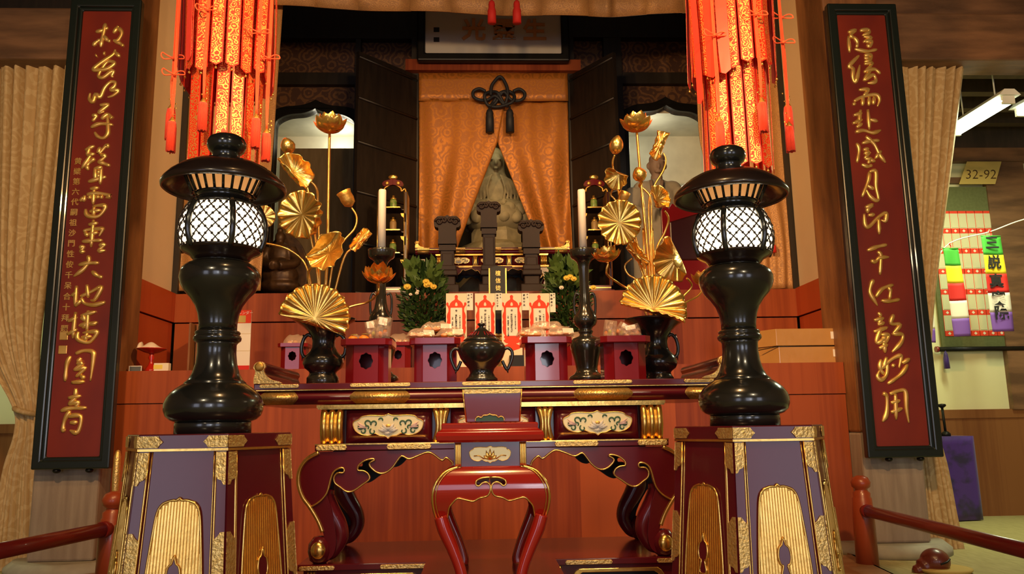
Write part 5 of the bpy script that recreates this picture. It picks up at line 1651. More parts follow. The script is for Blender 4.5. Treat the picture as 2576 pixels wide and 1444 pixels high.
# ------------------------------------------------------------------ tiered red silk canopies
def canopy(axis_px, Y, label, seed, tiers, cords, ribbons):
    rnd = random.Random(seed)
    ax = P(axis_px, 200, Y).x
    Z = lambda py: zat(ax, Y, py)
    m_ = Y*1.03/F
    ztop = Z(-260)
    t = thing('silk_canopy', label, 'hanging canopy', (ax, Y, Z(430)), 'pair of tiered red silk canopies')
    build('top_ring', MB().lathe(ax, Y, [(tiers[0][0]*m_*0.95, ztop), (tiers[0][0]*m_*0.98, ztop), (tiers[0][0]*m_*0.98, ztop+.1), (0, ztop+.14)], 32), 'gold_matt', t)
    build('hanging_rod', MB().lathe(ax, Y, [(.012, ztop+.1), (.012, CEIL-.0)], 10), 'black', t)
    def strip(a, r, w, z0, z1, front_mat, tw, nm='brocade_strip'):
        """one flat hanging strip: red silk backing with a brocade face and a pointed hem"""
        n = 10
        def pt(u, v, d):
            z = z0+(z1-z0)*v
            aa = a
            q = Vector((math.cos(aa), math.sin(aa), 0)); tn = Vector((-math.sin(aa), math.cos(aa), 0))
            tn = (tn*math.cos(tw)+q*math.sin(tw))
            nn = Vector((tn.y, -tn.x, 0))
            rr = r+.010*math.sin(5*v+a*3)
            zz = z
            if v == 0:
                zz = z0-abs(0)*0
            return Vector((ax, Y, 0))+q*rr+tn*(u*w)+nn*d+Vector((0, 0, zz))
        def sheet(hw, d, drop):
            mb = MB()
            vs = []
            for i in range(n+1):
                v = i/n
                vs += [pt(-hw, v, d), pt(0, v, d), pt(hw, v, d)]
            vs[1] = vs[1]-Vector((0, 0, drop))
            fs = []
            for i in range(n):
                for k in range(2):
                    o = i*3+k
                    fs.append((o, o+1, o+4, o+3))
            return mb.add(vs, fs)
        b = build(nm, sheet(.5, 0, w*.28), 'silk_red', t, thick=.003)
        if front_mat:
            build('woven_face', sheet(.40, .0035, w*.2), front_mat, b, thick=.001)
            build('hem_bead', MB().ball(pt(0, 0, 0)-Vector((0, 0, w*.28+.02)), .009, seg=8, rings=6).tube([pt(0, 0, 0)-Vector((0, 0, w*.28)), pt(0, 0, 0)-Vector((0, 0, w*.28+.02))], .002, 4), 'gold', b)
        return b
    for (r, n, w, bot, jit, off) in tiers:
        for k in range(n):
            a = R_(-90)+2*PI*(k+off)/n
            side = math.sin(a)
            bz = bot+rnd.uniform(-jit, jit)
            fm = 'brocade_red'
            strip(a, r*m_*(1 if k % 2 else 0.96), w*m_, Z(bz), ztop, fm, rnd.uniform(-.25, .25))
    for (px, w, bot) in ribbons:
        dx = (px-axis_px)*m_
        R0 = tiers[0][0]*m_*1.06
        dx = max(-R0, min(R0, dx))
        a = -math.acos(dx/R0)
        strip(a, R0, w*m_, Z(bot), ztop, None, 0.2, 'plain_ribbon')
    for i, (px, bow, pyt, pyb) in enumerate(cords):
        dx = (px-axis_px)*m_
        R0 = tiers[0][0]*m_*1.14
        dx = max(-R0*.995, min(R0*.995, dx))
        yy = Y-math.sqrt(max(0, R0*R0-dx*dx))
        x = ax+dx
        # lay the measured heights onto the cord's own depth
        zz = lambda py: zat(x, yy, py)
        s = yy*1.03/F
        mb = MB()
        for o in (-2.2, 0, 2.2):
            mb.tube(smooth_path([(x+o*s, yy, zz(-240)), (x+o*1.2*s, yy, zz(bow)), (x+o*1.6*s, yy-.01, zz((bow+pyt)/2)), (x+o*.5*s, yy, zz(pyt-6))], 5), 1.5*s, 6)
        c = build('cord', mb, 'silk_orange', t)
        bw = MB()
        for sg in (-1, 1):
            lp = [(x, yy-.02, zz(bow)), (x+sg*14*s, yy-.03, zz(bow-6)), (x+sg*26*s, yy-.03, zz(bow-9+4*sg)), (x+sg*29*s, yy-.03, zz(bow-2+4*sg)), (x+sg*22*s, yy-.03, zz(bow+3)), (x+sg*8*s, yy-.02, zz(bow+1))]
            bw.tube(smooth_path([Vector(q) for q in lp], 5, True), 1.7*s, 6, True)
        bw.ball((x, yy-.025, zz(bow)), 5*s, 4*s, 4*s, 10, 8)
        build('bow', bw, 'silk_orange', c)
        hw = 10*s
        l = zz(pyt)-zz(pyb)
        build('tassel_cap', MB().lathe(x, yy, [(2*s, zz(pyt-6)), (3*s, zz(pyt-4)), (9*s, zz(pyt+6)), (9.5*s, zz(pyt+8))], 16), 'gold_matt', c)
        ts = MB()
        nst = 22
        for k in range(nst):
            a = 2*PI*k/nst
            ts.tube([(x+8*s*math.cos(a), yy+8*s*math.sin(a), zz(pyt+7)), (x+10*s*math.cos(a), yy+10*s*math.sin(a), zz(pyt+22)), (x+10.2*s*math.cos(a), yy+10.2*s*math.sin(a), zz(pyb)+rnd.uniform(-.006, .006))], 1.7*s, 5)
        ts.lathe(x, yy, [(8*s, zz(pyt+7)), (9.6*s, zz(pyt+22)), (9.6*s, zz(pyb)+.01), (0, zz(pyb)+.01)], 16)
        build('tassel', ts, 'tassel_red', c)
        # little gilt pendants beside the cord
        g = MB()
        for k in range(5):
            q = (x+rnd.uniform(-8, 10)*s, yy+.02, zz(pyt-30+k*7+rnd.uniform(-2, 2)))
            g.add([(q[0]-3*s, q[1], q[2]), (q[0], q[1]-.003, q[2]-2.5*s), (q[0]+3*s, q[1], q[2]), (q[0], q[1]-.003, q[2]+2.5*s), (q[0], q[1]+.003, q[2])], [(0, 1, 3), (1, 2, 3), (0, 4, 1), (1, 4, 2), (2, 4, 3), (3, 4, 0)])
        build('gilt_pendants', g, 'gold', c)
    return t
canopy(572, 5.3, 'tiered red and gold silk canopy hanging over the left lantern', 3,
       [(112, 19, 31, 208, 9, 0.2), (86, 15, 30, 436, 6, 0.5)],
       [(458, 150, 268, 352), (560, 28, 252, 330), (672, 86, 292, 372), (690, 150, 330, 405), (470, 190, 300, 382)],
       [(462, 34, 194), (508, 26, 190)])
canopy(1846, 5.3, 'tiered red and gold silk canopy hanging over the right lantern', 8,
       [(112, 19, 31, 200, 9, 0.0), (86, 15, 30, 436, 6, 0.35)],
       [(1768, 92, 300, 398), (1868, 40, 252, 332), (1966, 48, 262, 336), (1958, 110, 312, 382)],
       [(1737, 30, 272), (1764, 34, 222), (1790, 30, 222)])

# ------------------------------------------------------------------ gilt lotus arrangements in bronze vases
BASIS = Matrix(((1, 0, 0), (0, 0, -1), (0, 1, 0)))         # local x->X, y->Z, z-> toward the hall
def orient(yaw, pitch, roll):
    return Matrix.Rotation(R_(yaw), 3, 'Z') @ Matrix.Rotation(R_(pitch), 3, 'X') @ BASIS @ Matrix.Rotation(R_(roll), 3, 'Z')
def leaf_mesh(c, r, yaw=0, pitch=0, roll=0, ruffle=13, amp=.07, cup=.12, bend=None, curl=0.0, seed=0, squash=1.0, nφ=104):
    """round lotus leaf with radial pleats; bend=(direction deg, start, angle deg) folds a side back; curl rolls it up (radians over its width)"""
    rnd = random.Random(seed)
    ph = rnd.uniform(0, 6)
    Rm = orient(yaw, pitch, roll)
    c = Vector(c)
    def f(u, v):
        a = 2*PI*u; q = v
        ro = r*q*(1+.03*math.cos(ruffle*a+ph+.55*math.sin(3*a+ph)+.3*math.sin(5*a)+1.2)*q*q)
        x, y = ro*math.cos(a), ro*math.sin(a)*squash
        wob = ruffle*a+ph+.55*math.sin(3*a+ph)+.3*math.sin(5*a)
        z = cup*r*q*q+amp*.55*r*(q**1.4)*math.sin(wob)*(1+.3*math.sin(4*a+2))+amp*.55*r*q**5*math.sin(wob+.4)+.014*r*q*math.sin(3*wob+1)
        z += .10*r*q*q*math.sin(2*a+ph)
        if bend:
            d = Vector((math.cos(R_(bend[0])), math.sin(R_(bend[0]))))
            s = x*d.x+y*d.y-bend[1]*r
            if s > 0:
                Rb = .12*r; th = min(s/Rb, R_(abs(bend[2])))
                rest = max(0, s-Rb*R_(abs(bend[2])))
                ns = Rb*math.sin(th)+rest*math.cos(th); nz = Rb*(1-math.cos(th))+rest*math.sin(th)
                x += d.x*(ns-s); y += d.y*(ns-s); z += nz*(1 if bend[2] > 0 else -1)
        if curl:
            Rc = 2*r/curl
            t = x/Rc
            x, z = (Rc-z)*math.sin(t), Rc-(Rc-z)*math.cos(t)
        return c+Rm @ Vector((x, y, z))
    mb = MB()
    n1, n2 = nφ, 14
    vs = [f(0, 0)]+[f(i/n1, (j+1)/n2) for j in range(n2) for i in range(n1)]
    fs = [(0, 1+i, 1+(i+1) % n1) for i in range(n1)]
    for j in range(n2-1):
        for i in range(n1):
            fs.append((1+j*n1+i, 1+(j+1)*n1+i, 1+(j+1)*n1+(i+1) % n1, 1+j*n1+(i+1) % n1))
    return mb.add(vs, fs, True)
def bloom_mesh(c, r, h, tilt=(0, 0), n=8, seed=0, openness=1.0):
    mb = MB()
    rnd = random.Random(seed)
    Rm = Matrix.Rotation(R_(tilt[0]), 3, 'Y') @ Matrix.Rotation(R_(tilt[1]), 3, 'X')
    c = Vector(c)
    for ring, (nn, rs, hs, off) in enumerate(((n, 1.0*openness, .72, 0), (n, .72, 1.0, .5), (5, .40, 1.05, .2))):
        for k in range(nn):
            a = 2*PI*(k+off)/nn+rnd.uniform(-.06, .06)
            wd = r*(.50 if ring < 2 else .36)
            hk = hs*rnd.uniform(.93, 1.07)
            def f(u, v, a=a, rs=rs, hk=hk, wd=wd):
                uu = (u-.5)*2
                w = wd*(math.sin(PI*min(1, .10+.90*v))**.75)*(1 if v < .98 else .3)
                rad = r*rs*(math.sin(v*1.55)**.85)*(1-.10*max(0, v-.75)*4*(1 if rs < .9 else -.6))
                z = h*hk*(v**1.55)
                cupd = .30*w*uu*uu
                x = math.cos(a)*(rad-cupd)-math.sin(a)*uu*w
                y = math.sin(a)*(rad-cupd)+math.cos(a)*uu*w
                return c+Rm @ Vector((x, y, z+.02*h*abs(uu)))
            mb.grid(f, 8, 10)
    return mb
def rot_lathe(c, prof, yaw, lean, seg=20, depth=0):
    """solid of revolution around its own axis, leaned sideways (deg, + to the right) and toward the hall"""
    mb = MB().lathe(0, 0, prof, seg)
    Rm = (Matrix.Rotation(R_(yaw), 3, 'Y') @ Matrix.Rotation(R_(lean), 3, 'X')).to_4x4()
    Rm.translation = Vector(c)
    return mb.xform(Rm)
LYD = 4.34
MS = LYD*1.0/F
def L(px, py, dy=0.0):
    return P(px, py, LYD+dy)
BUD = lambda w, h: [(0, 0), (w*.35, h*.03), (w*.8, h*.2), (w, h*.42), (w*.9, h*.62), (w*.6, h*.82), (w*.25, h*.96), (0, h)]
def vase(px, base_py, label):
    Y = LYD
    cx = P(px, base_py, Y).x
    Z = lambda py: zat(cx, Y, py)
    z0 = TABLE_Z+.001
    t = thing('flower_vase', label, 'vase', (cx, Y, z0), 'black bronze vases of the gilt lotus')
    rows = [(957, 40), (951, 40), (944, 35), (938, 33), (934, 36), (926, 46), (915, 51), (903, 49), (893, 42), (884, 34), (874, 29), (860, 28), (848, 31), (836, 38), (824, 50), (814, 64), (807, 76), (803, 80)]
    pr_ = [(hw*mpp(cx, Y, Z(py)), Z(py)) for py, hw in rows]
    dz = z0-pr_[0][1]
    pr_[0] = (pr_[0][0], z0)
    inner = [(r*.93, z-.004) for r, z in reversed(pr_[9:])]
    build('body', MB().lathe(cx, Y, pr_+inner+[(0, inner[-1][1])], 48), 'bronze', t)
    for s in (-1, 1):
        k = mpp(cx, Y, Z(870))
        pth = [(cx+s*30*k, Y, Z(846)), (cx+s*40*k, Y, Z(842)), (cx+s*50*k, Y, Z(852)), (cx+s*55*k, Y, Z(872)), (cx+s*53*k, Y, Z(890)), (cx+s*46*k, Y, Z(898)), (cx+s*40*k, Y, Z(895))]
        h = build('handle', MB().tube(smooth_path([Vector(p) for p in pth], 5), [.010]*31, 10), 'bronze', t)
        build('handle_spur', MB().tube([(cx+s*52*k, Y, Z(890)), (cx+s*53*k, Y, Z(908))], [.008, .001], 8).tube([(cx+s*47*k, Y, Z(850)), (cx+s*52*k, Y, Z(842))], [.008, .004], 8), 'bronze', h)
    return cx, t
def stem(t, pts, r=.0065, r1=None):
    ps = smooth_path([Vector(p) for p in pts], 6)
    n = len(ps)
    r1 = r1 or r
    return build('stem', MB().tube(ps, [r+(r1-r)*i/(n-1) for i in range(n)], 10), 'gold', t)
G = 'gold'
# ---- left
vx, _ = vase(812, 958, 'black bronze vase with ring handles holding the left gilt lotus')
t = thing('gilt_lotus', 'gilt lotus arrangement in the left bronze vase', 'ornament', (vx, LYD, TABLE_Z+.05), 'gilt lotus arrangements')
build('lotus_bloom', bloom_mesh(L(830, 334), 42*MS, 50*MS, seed=1), G, t)
stem(t, [L(829, 336), L(826, 500), L(822, 680), L(806, 850)], .0075, .009)
build('lotus_bud', rot_lathe(L(732, 386, -.03), BUD(19*MS, 44*MS), -22, 8), G, t)
stem(t, [L(732, 388, -.03), L(742, 410, -.02), L(770, 470, 0), L(795, 620, 0), L(806, 850)], .005)
build('folded_leaf', leaf_mesh(L(738, 434, -.08), 56*MS, 35, -10, 35, 9, .05, .1, None, 3.6, seed=2, squash=.9), G, t, thick=.002)
stem(t, [L(776, 452, -.05), L(796, 474, -.03), L(800, 520, 0), L(803, 640), L(806, 850)], .0065)
build('round_leaf', leaf_mesh(L(760, 540, -.12), 60*MS, -14, 16, 10, 13, .10, .10, (-35, .55, -70), seed=3), G, t, thick=.002)
stem(t, [L(765, 545, -.08), L(782, 600, -.03), L(800, 700, 0), L(806, 850)], .0065)
build('lotus_pod', rot_lathe(L(884, 520, .02), [(0, 0), (.010, .002), (15*MS, 8*MS), (18*MS, 22*MS), (17*MS, 34*MS), (20*MS, 44*MS), (17*MS, 45*MS), (0, 43*MS)], -28, 12, 12), 'gold_matt', t)
stem(t, [L(884, 522, .02), L(897, 545, .02), L(892, 575, .01), L(862, 610), L(838, 660), L(812, 850)], .0055)
build('rolled_leaf', leaf_mesh(L(905, 604, 0), 34*MS, 20, 0, -32, 9, .06, .05, None, 5.0, seed=5, squash=1.05), G, t, thick=.002)
stem(t, [L(908, 610, 0), L(885, 625), L(860, 665), L(815, 850)], .006)
build('folded_leaf', leaf_mesh(L(828, 636, -.14), 58*MS, -25, -22, 20, 10, .05, .08, (110, .25, 105), 1.6, seed=6), G, t, thick=.002)
stem(t, [L(800, 660, -.1), L(776, 684, -.06), L(782, 740, -.03), L(803, 850)], .0065)
build('lotus_bloom', bloom_mesh(L(952, 712, -.12), 40*MS, 46*MS, (6, 30), 7, seed=7), G, t)
stem(t, [L(952, 713, -.12), L(950, 738, -.12), L(925, 760, 0), L(862, 782, -.02), L(818, 850)], .006)
build('round_leaf', leaf_mesh(L(662, 545, .03), 30*MS, 25, 10, 0, 11, .06, .1, seed=8), G, t, thick=.002)
stem(t, [L(666, 612, .02), L(720, 625, 0), L(765, 660), L(785, 730), L(803, 850)], .0055)
stem(t, [L(664, 550, .03), L(658, 580, .03), L(666, 612, .02)], .0055)
build('large_leaf', leaf_mesh(L(792, 800, -.20), 83*MS, 6, 4, 30, 21, .08, .06, (222, .10, -105), seed=9, nφ=136), G, t, thick=.002)
stem(t, [L(792, 800, -.18), L(800, 830, -.08), L(808, 855)], .008)
stem(t, [L(760, 420, .12), L(790, 560, .06), L(812, 850, .02)], .006)
# ---- right
vx, _ = vase(1655, 956, 'black bronze vase with ring handles holding the right gilt lotus')
t = thing('gilt_lotus', 'gilt lotus arrangement in the right bronze vase', 'ornament', (vx, LYD, TABLE_Z+.05), 'gilt lotus arrangements')
e = (1650, 840)
build('lotus_bloom', bloom_mesh(L(1601, 331), 42*MS, 48*MS, seed=11), G, t)
stem(t, [L(1602, 333), L(1610, 430), L(1622, 560), L(1636, 700), L(*e)], .0075, .009)
build('lotus_bud', rot_lathe(L(1546, 388, -.02), BUD(19*MS, 52*MS), 12, 6), G, t)
stem(t, [L(1546, 390, -.02), L(1541, 410, 0), L(1546, 440, .02), L(1575, 560, .02), L(1625, 720), L(*e)], .0055)
build('folded_leaf', leaf_mesh(L(1556, 440, -.06), 40*MS, -20, 12, -15, 9, .06, .1, (80, .05, 95), 1.8, seed=12), G, t, thick=.002)
stem(t, [L(1545, 470, -.03), L(1537, 490), L(1552, 510), L(1600, 600), L(*e)], .005)
build('lotus_bud', rot_lathe(L(1616, 456, -.04), BUD(19*MS, 40*MS), -24, 10), G, t)
stem(t, [L(1616, 458, -.04), L(1608, 468), L(1624, 480), L(1638, 510), L(1640, 640), L(*e)], .006)
build('rolled_leaf', leaf_mesh(L(1660, 366, 0), 40*MS, -20, 0, -22, 10, .07, .05, None, 5.4, seed=13, squash=1.0), G, t, thick=.002)
stem(t, [L(1668, 385, 0), L(1675, 402), L(1668, 430), L(1645, 470), L(1632, 520), L(1640, 690), L(*e)], .0055)
build('folded_leaf', leaf_mesh(L(1652, 505, -.08), 40*MS, 38, 8, 25, 10, .055, .1, (-100, .35, 100), 2.4, seed=14), G, t, thick=.002)
stem(t, [L(1672, 530, -.05), L(1682, 552, -.02), L(1672, 585), L(1648, 650), L(*e)], .006)
build('round_leaf', leaf_mesh(L(1558, 560, -.14), 57*MS, 8, 8, 0, 15, .085, .09, seed=15), G, t, thick=.002)
stem(t, [L(1560, 562, -.1), L(1590, 620, -.04), L(1625, 700), L(*e)], .0065)
build('lotus_pod', rot_lathe(L(1562, 512, .02), [(0, 0), (.010, .002), (12*MS, 8*MS), (14*MS, 22*MS), (15*MS, 32*MS), (12*MS, 33*MS), (0, 31*MS)], 22, 10, 12), 'gold_matt', t)
stem(t, [L(1562, 512, .02), L(1590, 590, .03), L(1625, 690), L(*e)], .005)
build('lotus_bloom', bloom_mesh(L(1528, 660, -.12), 36*MS, 40*MS, (-6, 10), 8, seed=16), G, t)
stem(t, [L(1530, 662, -.12), L(1527, 690, -.1), L(1560, 715, 0), L(1600, 745), L(*e)], .006)
build('rolled_leaf', leaf_mesh(L(1602, 642, -.04), 38*MS, 10, 10, 48, 10, .06, .05, None, 5.2, seed=17, squash=1.0), G, t, thick=.002)
stem(t, [L(1590, 650, -.02), L(1572, 668), L(1580, 690), L(1612, 720), L(*e)], .005)
build('folded_leaf', leaf_mesh(L(1702, 650, -.08), 62*MS, -24, 6, -35, 11, .055, .09, (60, .05, 100), 1.4, seed=18), G, t, thick=.002)
stem(t, [L(1728, 700, -.04), L(1740, 720), L(1715, 750), L(1680, 790), L(*e)], .006)
build('large_leaf', leaf_mesh(L(1643, 776, -.20), 82*MS, -4, -4, 0, 22, .08, .06, (252, .06, 80), seed=19, nφ=140), G, t, thick=.002)
stem(t, [L(1643, 778, -.18), L(1648, 815, -.08), L(*e)], .008)
build('lotus_bloom', bloom_mesh(L(1770, 720, .10), 36*MS, 40*MS, (10, 0), 8, seed=21), 'gold_matt', t)
stem(t, [L(1770, 722, .10), L(1755, 745, .06), L(1712, 770, .02), L(*e)], .006)
for dx in (-10, -3, 6, 13):
    stem(t, [L(1628+dx, 575, .03), L(1634+dx, 680, .02), L(1650+dx*.2, 850)], .006)

# ------------------------------------------------------------------ red offering stands, bags of fruit and sweets
def oct_ring(cx, cy, hx, hy, ch, z):
    return [(cx-hx+ch, cy-hy, z), (cx+hx-ch, cy-hy, z), (cx+hx, cy-hy+ch, z), (cx+hx, cy+hy-ch, z), (cx+hx-ch, cy+hy, z), (cx-hx+ch, cy+hy, z), (cx-hx, cy+hy-ch, z), (cx-hx, cy-hy+ch, z)]
def loft(mb, rings, smooth=False, caps=True):
    n = len(rings[0]); o = []
    for r in rings:
        o += r
    fs = [(i*n+k, i*n+(k+1) % n, (i+1)*n+(k+1) % n, (i+1)*n+k) for i in range(len(rings)-1) for k in range(n)]
    if caps:
        fs += [tuple(range(n)), tuple(range((len(rings)-1)*n, len(rings)*n))]
    return mb.add(o, fs, smooth)
STAND_H = zat(P(928, 900, 4.12).x, 4.12, 859)-TABLE_Z
def sanbo(px, Y, z0, label):
    cx = P(px, 900, Y).x
    t = thing('offering_tray', label, 'offering stand', (cx, Y, z0), 'wine red lacquer offering stands')
    s = 4.12/F
    zt = z0+STAND_H
    hb, hr = 50*s, 62*s
    zb = zt-.034
    mb = MB()
    loft(mb, [oct_ring(cx, Y, hr-.004, hr-.004, .03, zb), oct_ring(cx, Y, hr, hr, .03, zb+.004), oct_ring(cx, Y, hr, hr, .03, zt), oct_ring(cx, Y, hr-.008, hr-.008, .028, zt), oct_ring(cx, Y, hr-.008, hr-.008, .028, zb+.010)])
    build('tray', mb, 'red_dark', t)
    # body: eight-sided box, with a lobed hole cut through the front board
    hw, ch = hb, .042
    ring = oct_ring(cx, Y, hw, hw, ch, 0)
    walls = MB()
    for k in range(1, 8):
        a, b = ring[k], ring[(k+1) % 8]
        walls.add([(a[0], a[1], z0), (b[0], b[1], z0), (b[0], b[1], zb), (a[0], a[1], zb)], [(0, 1, 2, 3)])
    build('body', walls, 'red_dark', t, thick=.008)
    zc = z0+(zb-z0)*.60; rr = 17*s
    hole = [(cx+rr*(1+.07*math.cos(8*q))*math.cos(q)*.95, zc+rr*1.12*(1+.07*math.cos(8*q))*math.sin(q)) for q in [2*PI*k/40 for k in range(40)]]
    x0, x1 = ring[0][0], ring[1][0]
    build('front_board', MB().prism([(x0, z0), (x1, z0), (x1, zb), (x0, zb)], Y-hw-.004, Y-hw+.006, 'Y', [hole]), 'red_dark', t, bevel=.0015)
    return cx, Y, zt-.022
YF = 4.10
FRONT = [sanbo(928, YF, TABLE_Z, 'wine red offering stand of mandarins and two upright bags, front row leftmost'),
         sanbo(1097, YF, TABLE_Z, 'wine red offering stand heaped with flat bags, left of the incense burner'),
         sanbo(1372, YF, TABLE_Z, 'wine red offering stand of flat bags with bright glare, right of the incense burner'),
         sanbo(1566, YF, TABLE_Z, 'wine red offering stand of pointed bags, front row rightmost')]
YR = 7.02
REAR = [sanbo(742, YR, T1Z, 'wine red offering stand on the platform, partly behind the left vase'),
        sanbo(1004, YR, T1Z, 'wine red offering stand on the platform, between two front stands'),
        sanbo(1452, YR, T1Z, 'wine red offering stand on the platform, behind the right candlestick')]
RB = random.Random(5)
def bag(cx, cy, z, w, h, label, upright=False, lean=0.0, content='sweet', card=True, n=3, yaw=0.0, depth=None):
    """cellophane bag: two crumpled film sheets puffed apart, sealed at the rim, holding small pieces"""
    t = thing('cellophane_bag', label, 'bag', (cx, cy, z), 'cellophane bags on the offering stands')
    d = depth or (.035 if upright else .023)
    if upright:
        z += abs(math.sin(R_(lean)))*w/2+.005
    else:
        z += .004
    Rm = (Matrix.Rotation(R_(yaw), 4, 'Z') @ Matrix.Rotation(R_(lean), 4, 'Y'))
    Rm = Matrix.Translation((cx, cy, z)) @ Rm
    seed = RB.uniform(0, 50)
    mb = MB()
    for sg in (-1, 1):
        def f(u, v, sg=sg):
            a, b = (u-.5)*2, (v-.5)*2
            puff = d*max(0, (1-a**4)*(1-(b if b < 0 else b)**4))**.6*(1-.35*(v if upright else abs(a)))
            cr = noise.noise(Vector((u*5+seed, v*5, sg)))*.012
            e = 1-.10*abs(b)**3
            if upright:
                return Rm @ Vector((a*w/2*e, sg*puff+cr, h*v+.25*cr))
            return Rm @ Vector((a*w/2+cr, (v-.5)*h*.9, .006+max(.0, d*.9*(sg > 0)*max(0, (1-a**4)*(1-b**4))**.6*2+cr*(sg > 0)*1.3)))
        mb.grid(f, 16, 12)
    build('film', mb, 'film', t)
    for k in range(n):
        if upright:
            p = Rm @ Vector(((k-(n-1)/2)*w*.28, 0, h*.28+.10*h*(k % 2)))
        else:
            p = Rm @ Vector(((k-(n-1)/2)*w*.27, RB.uniform(-.15, .15)*h, d*.7))
        if content == 'mix':
            mt = ('orange', 'sweet_green', 'sweet')[k % 3]
        else:
            mt = content
        build('sweet' if mt != 'orange' else 'mandarin', MB().ball(p, min(w*.15, .022), min(d*.55, .02), min(d*.55, .017), 14, 10), mt, t)
    if card:
        if upright:
            q = [Vector((-w*.30, -d*.75, h*.66)), Vector((w*.22, -d*.75, h*.62)), Vector((w*.24, -d*.5, h*.93)), Vector((-w*.28, -d*.5, h*.97))]
        else:
            x = w*.30
            q = [Vector((x-.028, -h*.36, d*.7)), Vector((x+.028, -h*.36, d*.6)), Vector((x+.024, -h*.22, d*1.7)), Vector((x-.03, -h*.22, d*1.8))]
        build('label_card', MB().add([Rm @ p for p in q], [(0, 1, 2, 3)]), 'paper', t, thick=.001)
    return t
def mandarin(x, y, z, r, label):
    o = thing('mandarin', label, 'mandarin', (x, y, z), 'loose mandarins on the leftmost stand')
    build('peel', MB().ball((x, y, z+r*.86), r, r, r*.86, 20, 14), 'orange', o)
    build('leaf', MB().grid(lambda u, v: Vector((x+(u-.3)*r*1.5, y-.2*r+(v-.5)*r*.8*math.sin(PI*min(1, max(0, u))), z+r*1.78+.12*r*math.sin(3*u))), 6, 3), 'sweet_green', o, thick=.002)
cx, cy, z = FRONT[0]
mandarin(cx-.075, cy-.05, z, .026, 'loose mandarin at the left end of the leftmost front stand')
mandarin(cx-.018, cy-.06, z, .027, 'loose mandarin in the middle of the leftmost front stand')
bag(cx-.066, cy+.03, z+.004, .085, .10, 'limp bag lying behind the loose mandarins on the leftmost stand', content='sweet', card=False, n=2)
bag(cx+.028, cy+.03, z+.006, .07, .115, 'upright bag with a tilted card, left of the two on the leftmost stand', True, -14, 'mix')
bag(cx+.070, cy-.045, z+.006, .08, .125, 'upright bag with a white card, right of the two on the leftmost stand', True, 6, 'orange', n=2)
cx, cy, z = FRONT[1]
bag(cx-.080, cy-.02, z+.026, .142, .13, 'flat bag at the left of the heap left of the incense burner', content='sweet', yaw=8)
bag(cx+.080, cy-.03, z+.026, .142, .13, 'flat bag at the right of the heap left of the incense burner', content='mix', yaw=-10)
bag(cx+.0, cy+.04, z+.066, .17, .10, 'flat bag on top of the heap left of the incense burner', content='orange', yaw=3)
cx, cy, z = FRONT[2]
bag(cx-.076, cy-.02, z+.026, .142, .13, 'flat bag at the left of the heap right of the incense burner', content='orange', yaw=6, card=False)
bag(cx+.076, cy-.03, z+.026, .142, .13, 'flat bag with a white card on the stand right of the incense burner', content='sweet', yaw=-6)
bag(cx+.01, cy+.045, z+.066, .17, .09, 'flat bag on top of the heap right of the incense burner', content='sweet', yaw=0, card=False)
cx, cy, z = FRONT[3]
bag(cx-.07, cy-.02, z, .07, .105, 'pointed upright bag at the left of the rightmost stand', True, 8, 'mix', card=False)
bag(cx-.005, cy+.04, z, .08, .085, 'leaning bag with a pale card in the middle of the rightmost stand', True, 30, 'mix')
bag(cx+.055, cy-.02, z, .10, .075, 'rounded bag at the right of the rightmost stand', True, -12, 'sweet', card=True)
for i, (cx, cy, z) in enumerate(REAR):
    bag(cx, cy, z+.002, .20, .14, ('flat bag on the platform stand behind the left vase', 'flat bag on the platform stand between two front stands', 'flat bag on the platform stand behind the right candlestick')[i], content='sweet', card=False, depth=.05)

# ------------------------------------------------------------------ incense burner
Y = 3.91
cx = P(1212, 950, Y).x
Zb = lambda py: zat(cx, Y, py)
k = mpp(cx, Y, Zb(900))
t = thing('incense_burner', 'black bronze incense burner with a pierced lid in the middle of the altar table', 'incense burner', (cx, Y, TABLE_Z))
dz = TABLE_Z-Zb(959)
body = [(40, 959), (40, 953), (34, 948), (29, 938), (32, 928), (44, 915), (54, 900), (60, 884), (60, 873), (55, 864), (46, 859)]
build('body', MB().lathe(cx, Y, [(0, TABLE_Z)]+[(a*k, Zb(b)+dz*.0+(dz if b == 959 else 0)) for a, b in body], 48), 'bronze', t)
lid = [(46, 859), (45, 855), (38, 850), (30, 842), (20, 834), (12, 828), (8, 824)]
ld = build('lid', MB().lathe(cx, Y, [(a*k, Zb(b)) for a, b in lid], 40), 'bronze', t)
sl = MB()
for j in range(24):
    a = 2*PI*j/24
    if j % 6 == 0:
        continue
    sl.tube([(cx+37*k*math.cos(a), Y+37*k*math.sin(a), Zb(847)), (cx+24*k*math.cos(a), Y+24*k*math.sin(a), Zb(836.5))], .0028, 5)
build('pierced_slits', sl, 'red_dark', ld)
build('knob', MB().lathe(cx, Y, [(8*k, Zb(826)), (5*k, Zb(824)), (6*k, Zb(821)), (10*k, Zb(817)), (9.5*k, Zb(814)), (6*k, Zb(813)), (0, Zb(813.5))], 20), 'bronze', ld)
for s in (-1, 1):
    pth = [(cx+s*56*k, Y, Zb(880)), (cx+s*66*k, Y, Zb(876)), (cx+s*76*k, Y, Zb(884)), (cx+s*77*k, Y, Zb(900)), (cx+s*70*k, Y, Zb(920)), (cx+s*64*k, Y, Zb(930)), (cx+s*58*k, Y, Zb(922)), (cx+s*52*k, Y, Zb(908))]
    h = build('handle', MB().tube(smooth_path([Vector(p) for p in pth], 5), .008, 10), 'bronze', t)
    build('handle_spur', MB().tube([(cx+s*64*k, Y, Zb(929)), (cx+s*66*k, Y, Zb(940))], [.008, .001], 8), 'bronze', h)

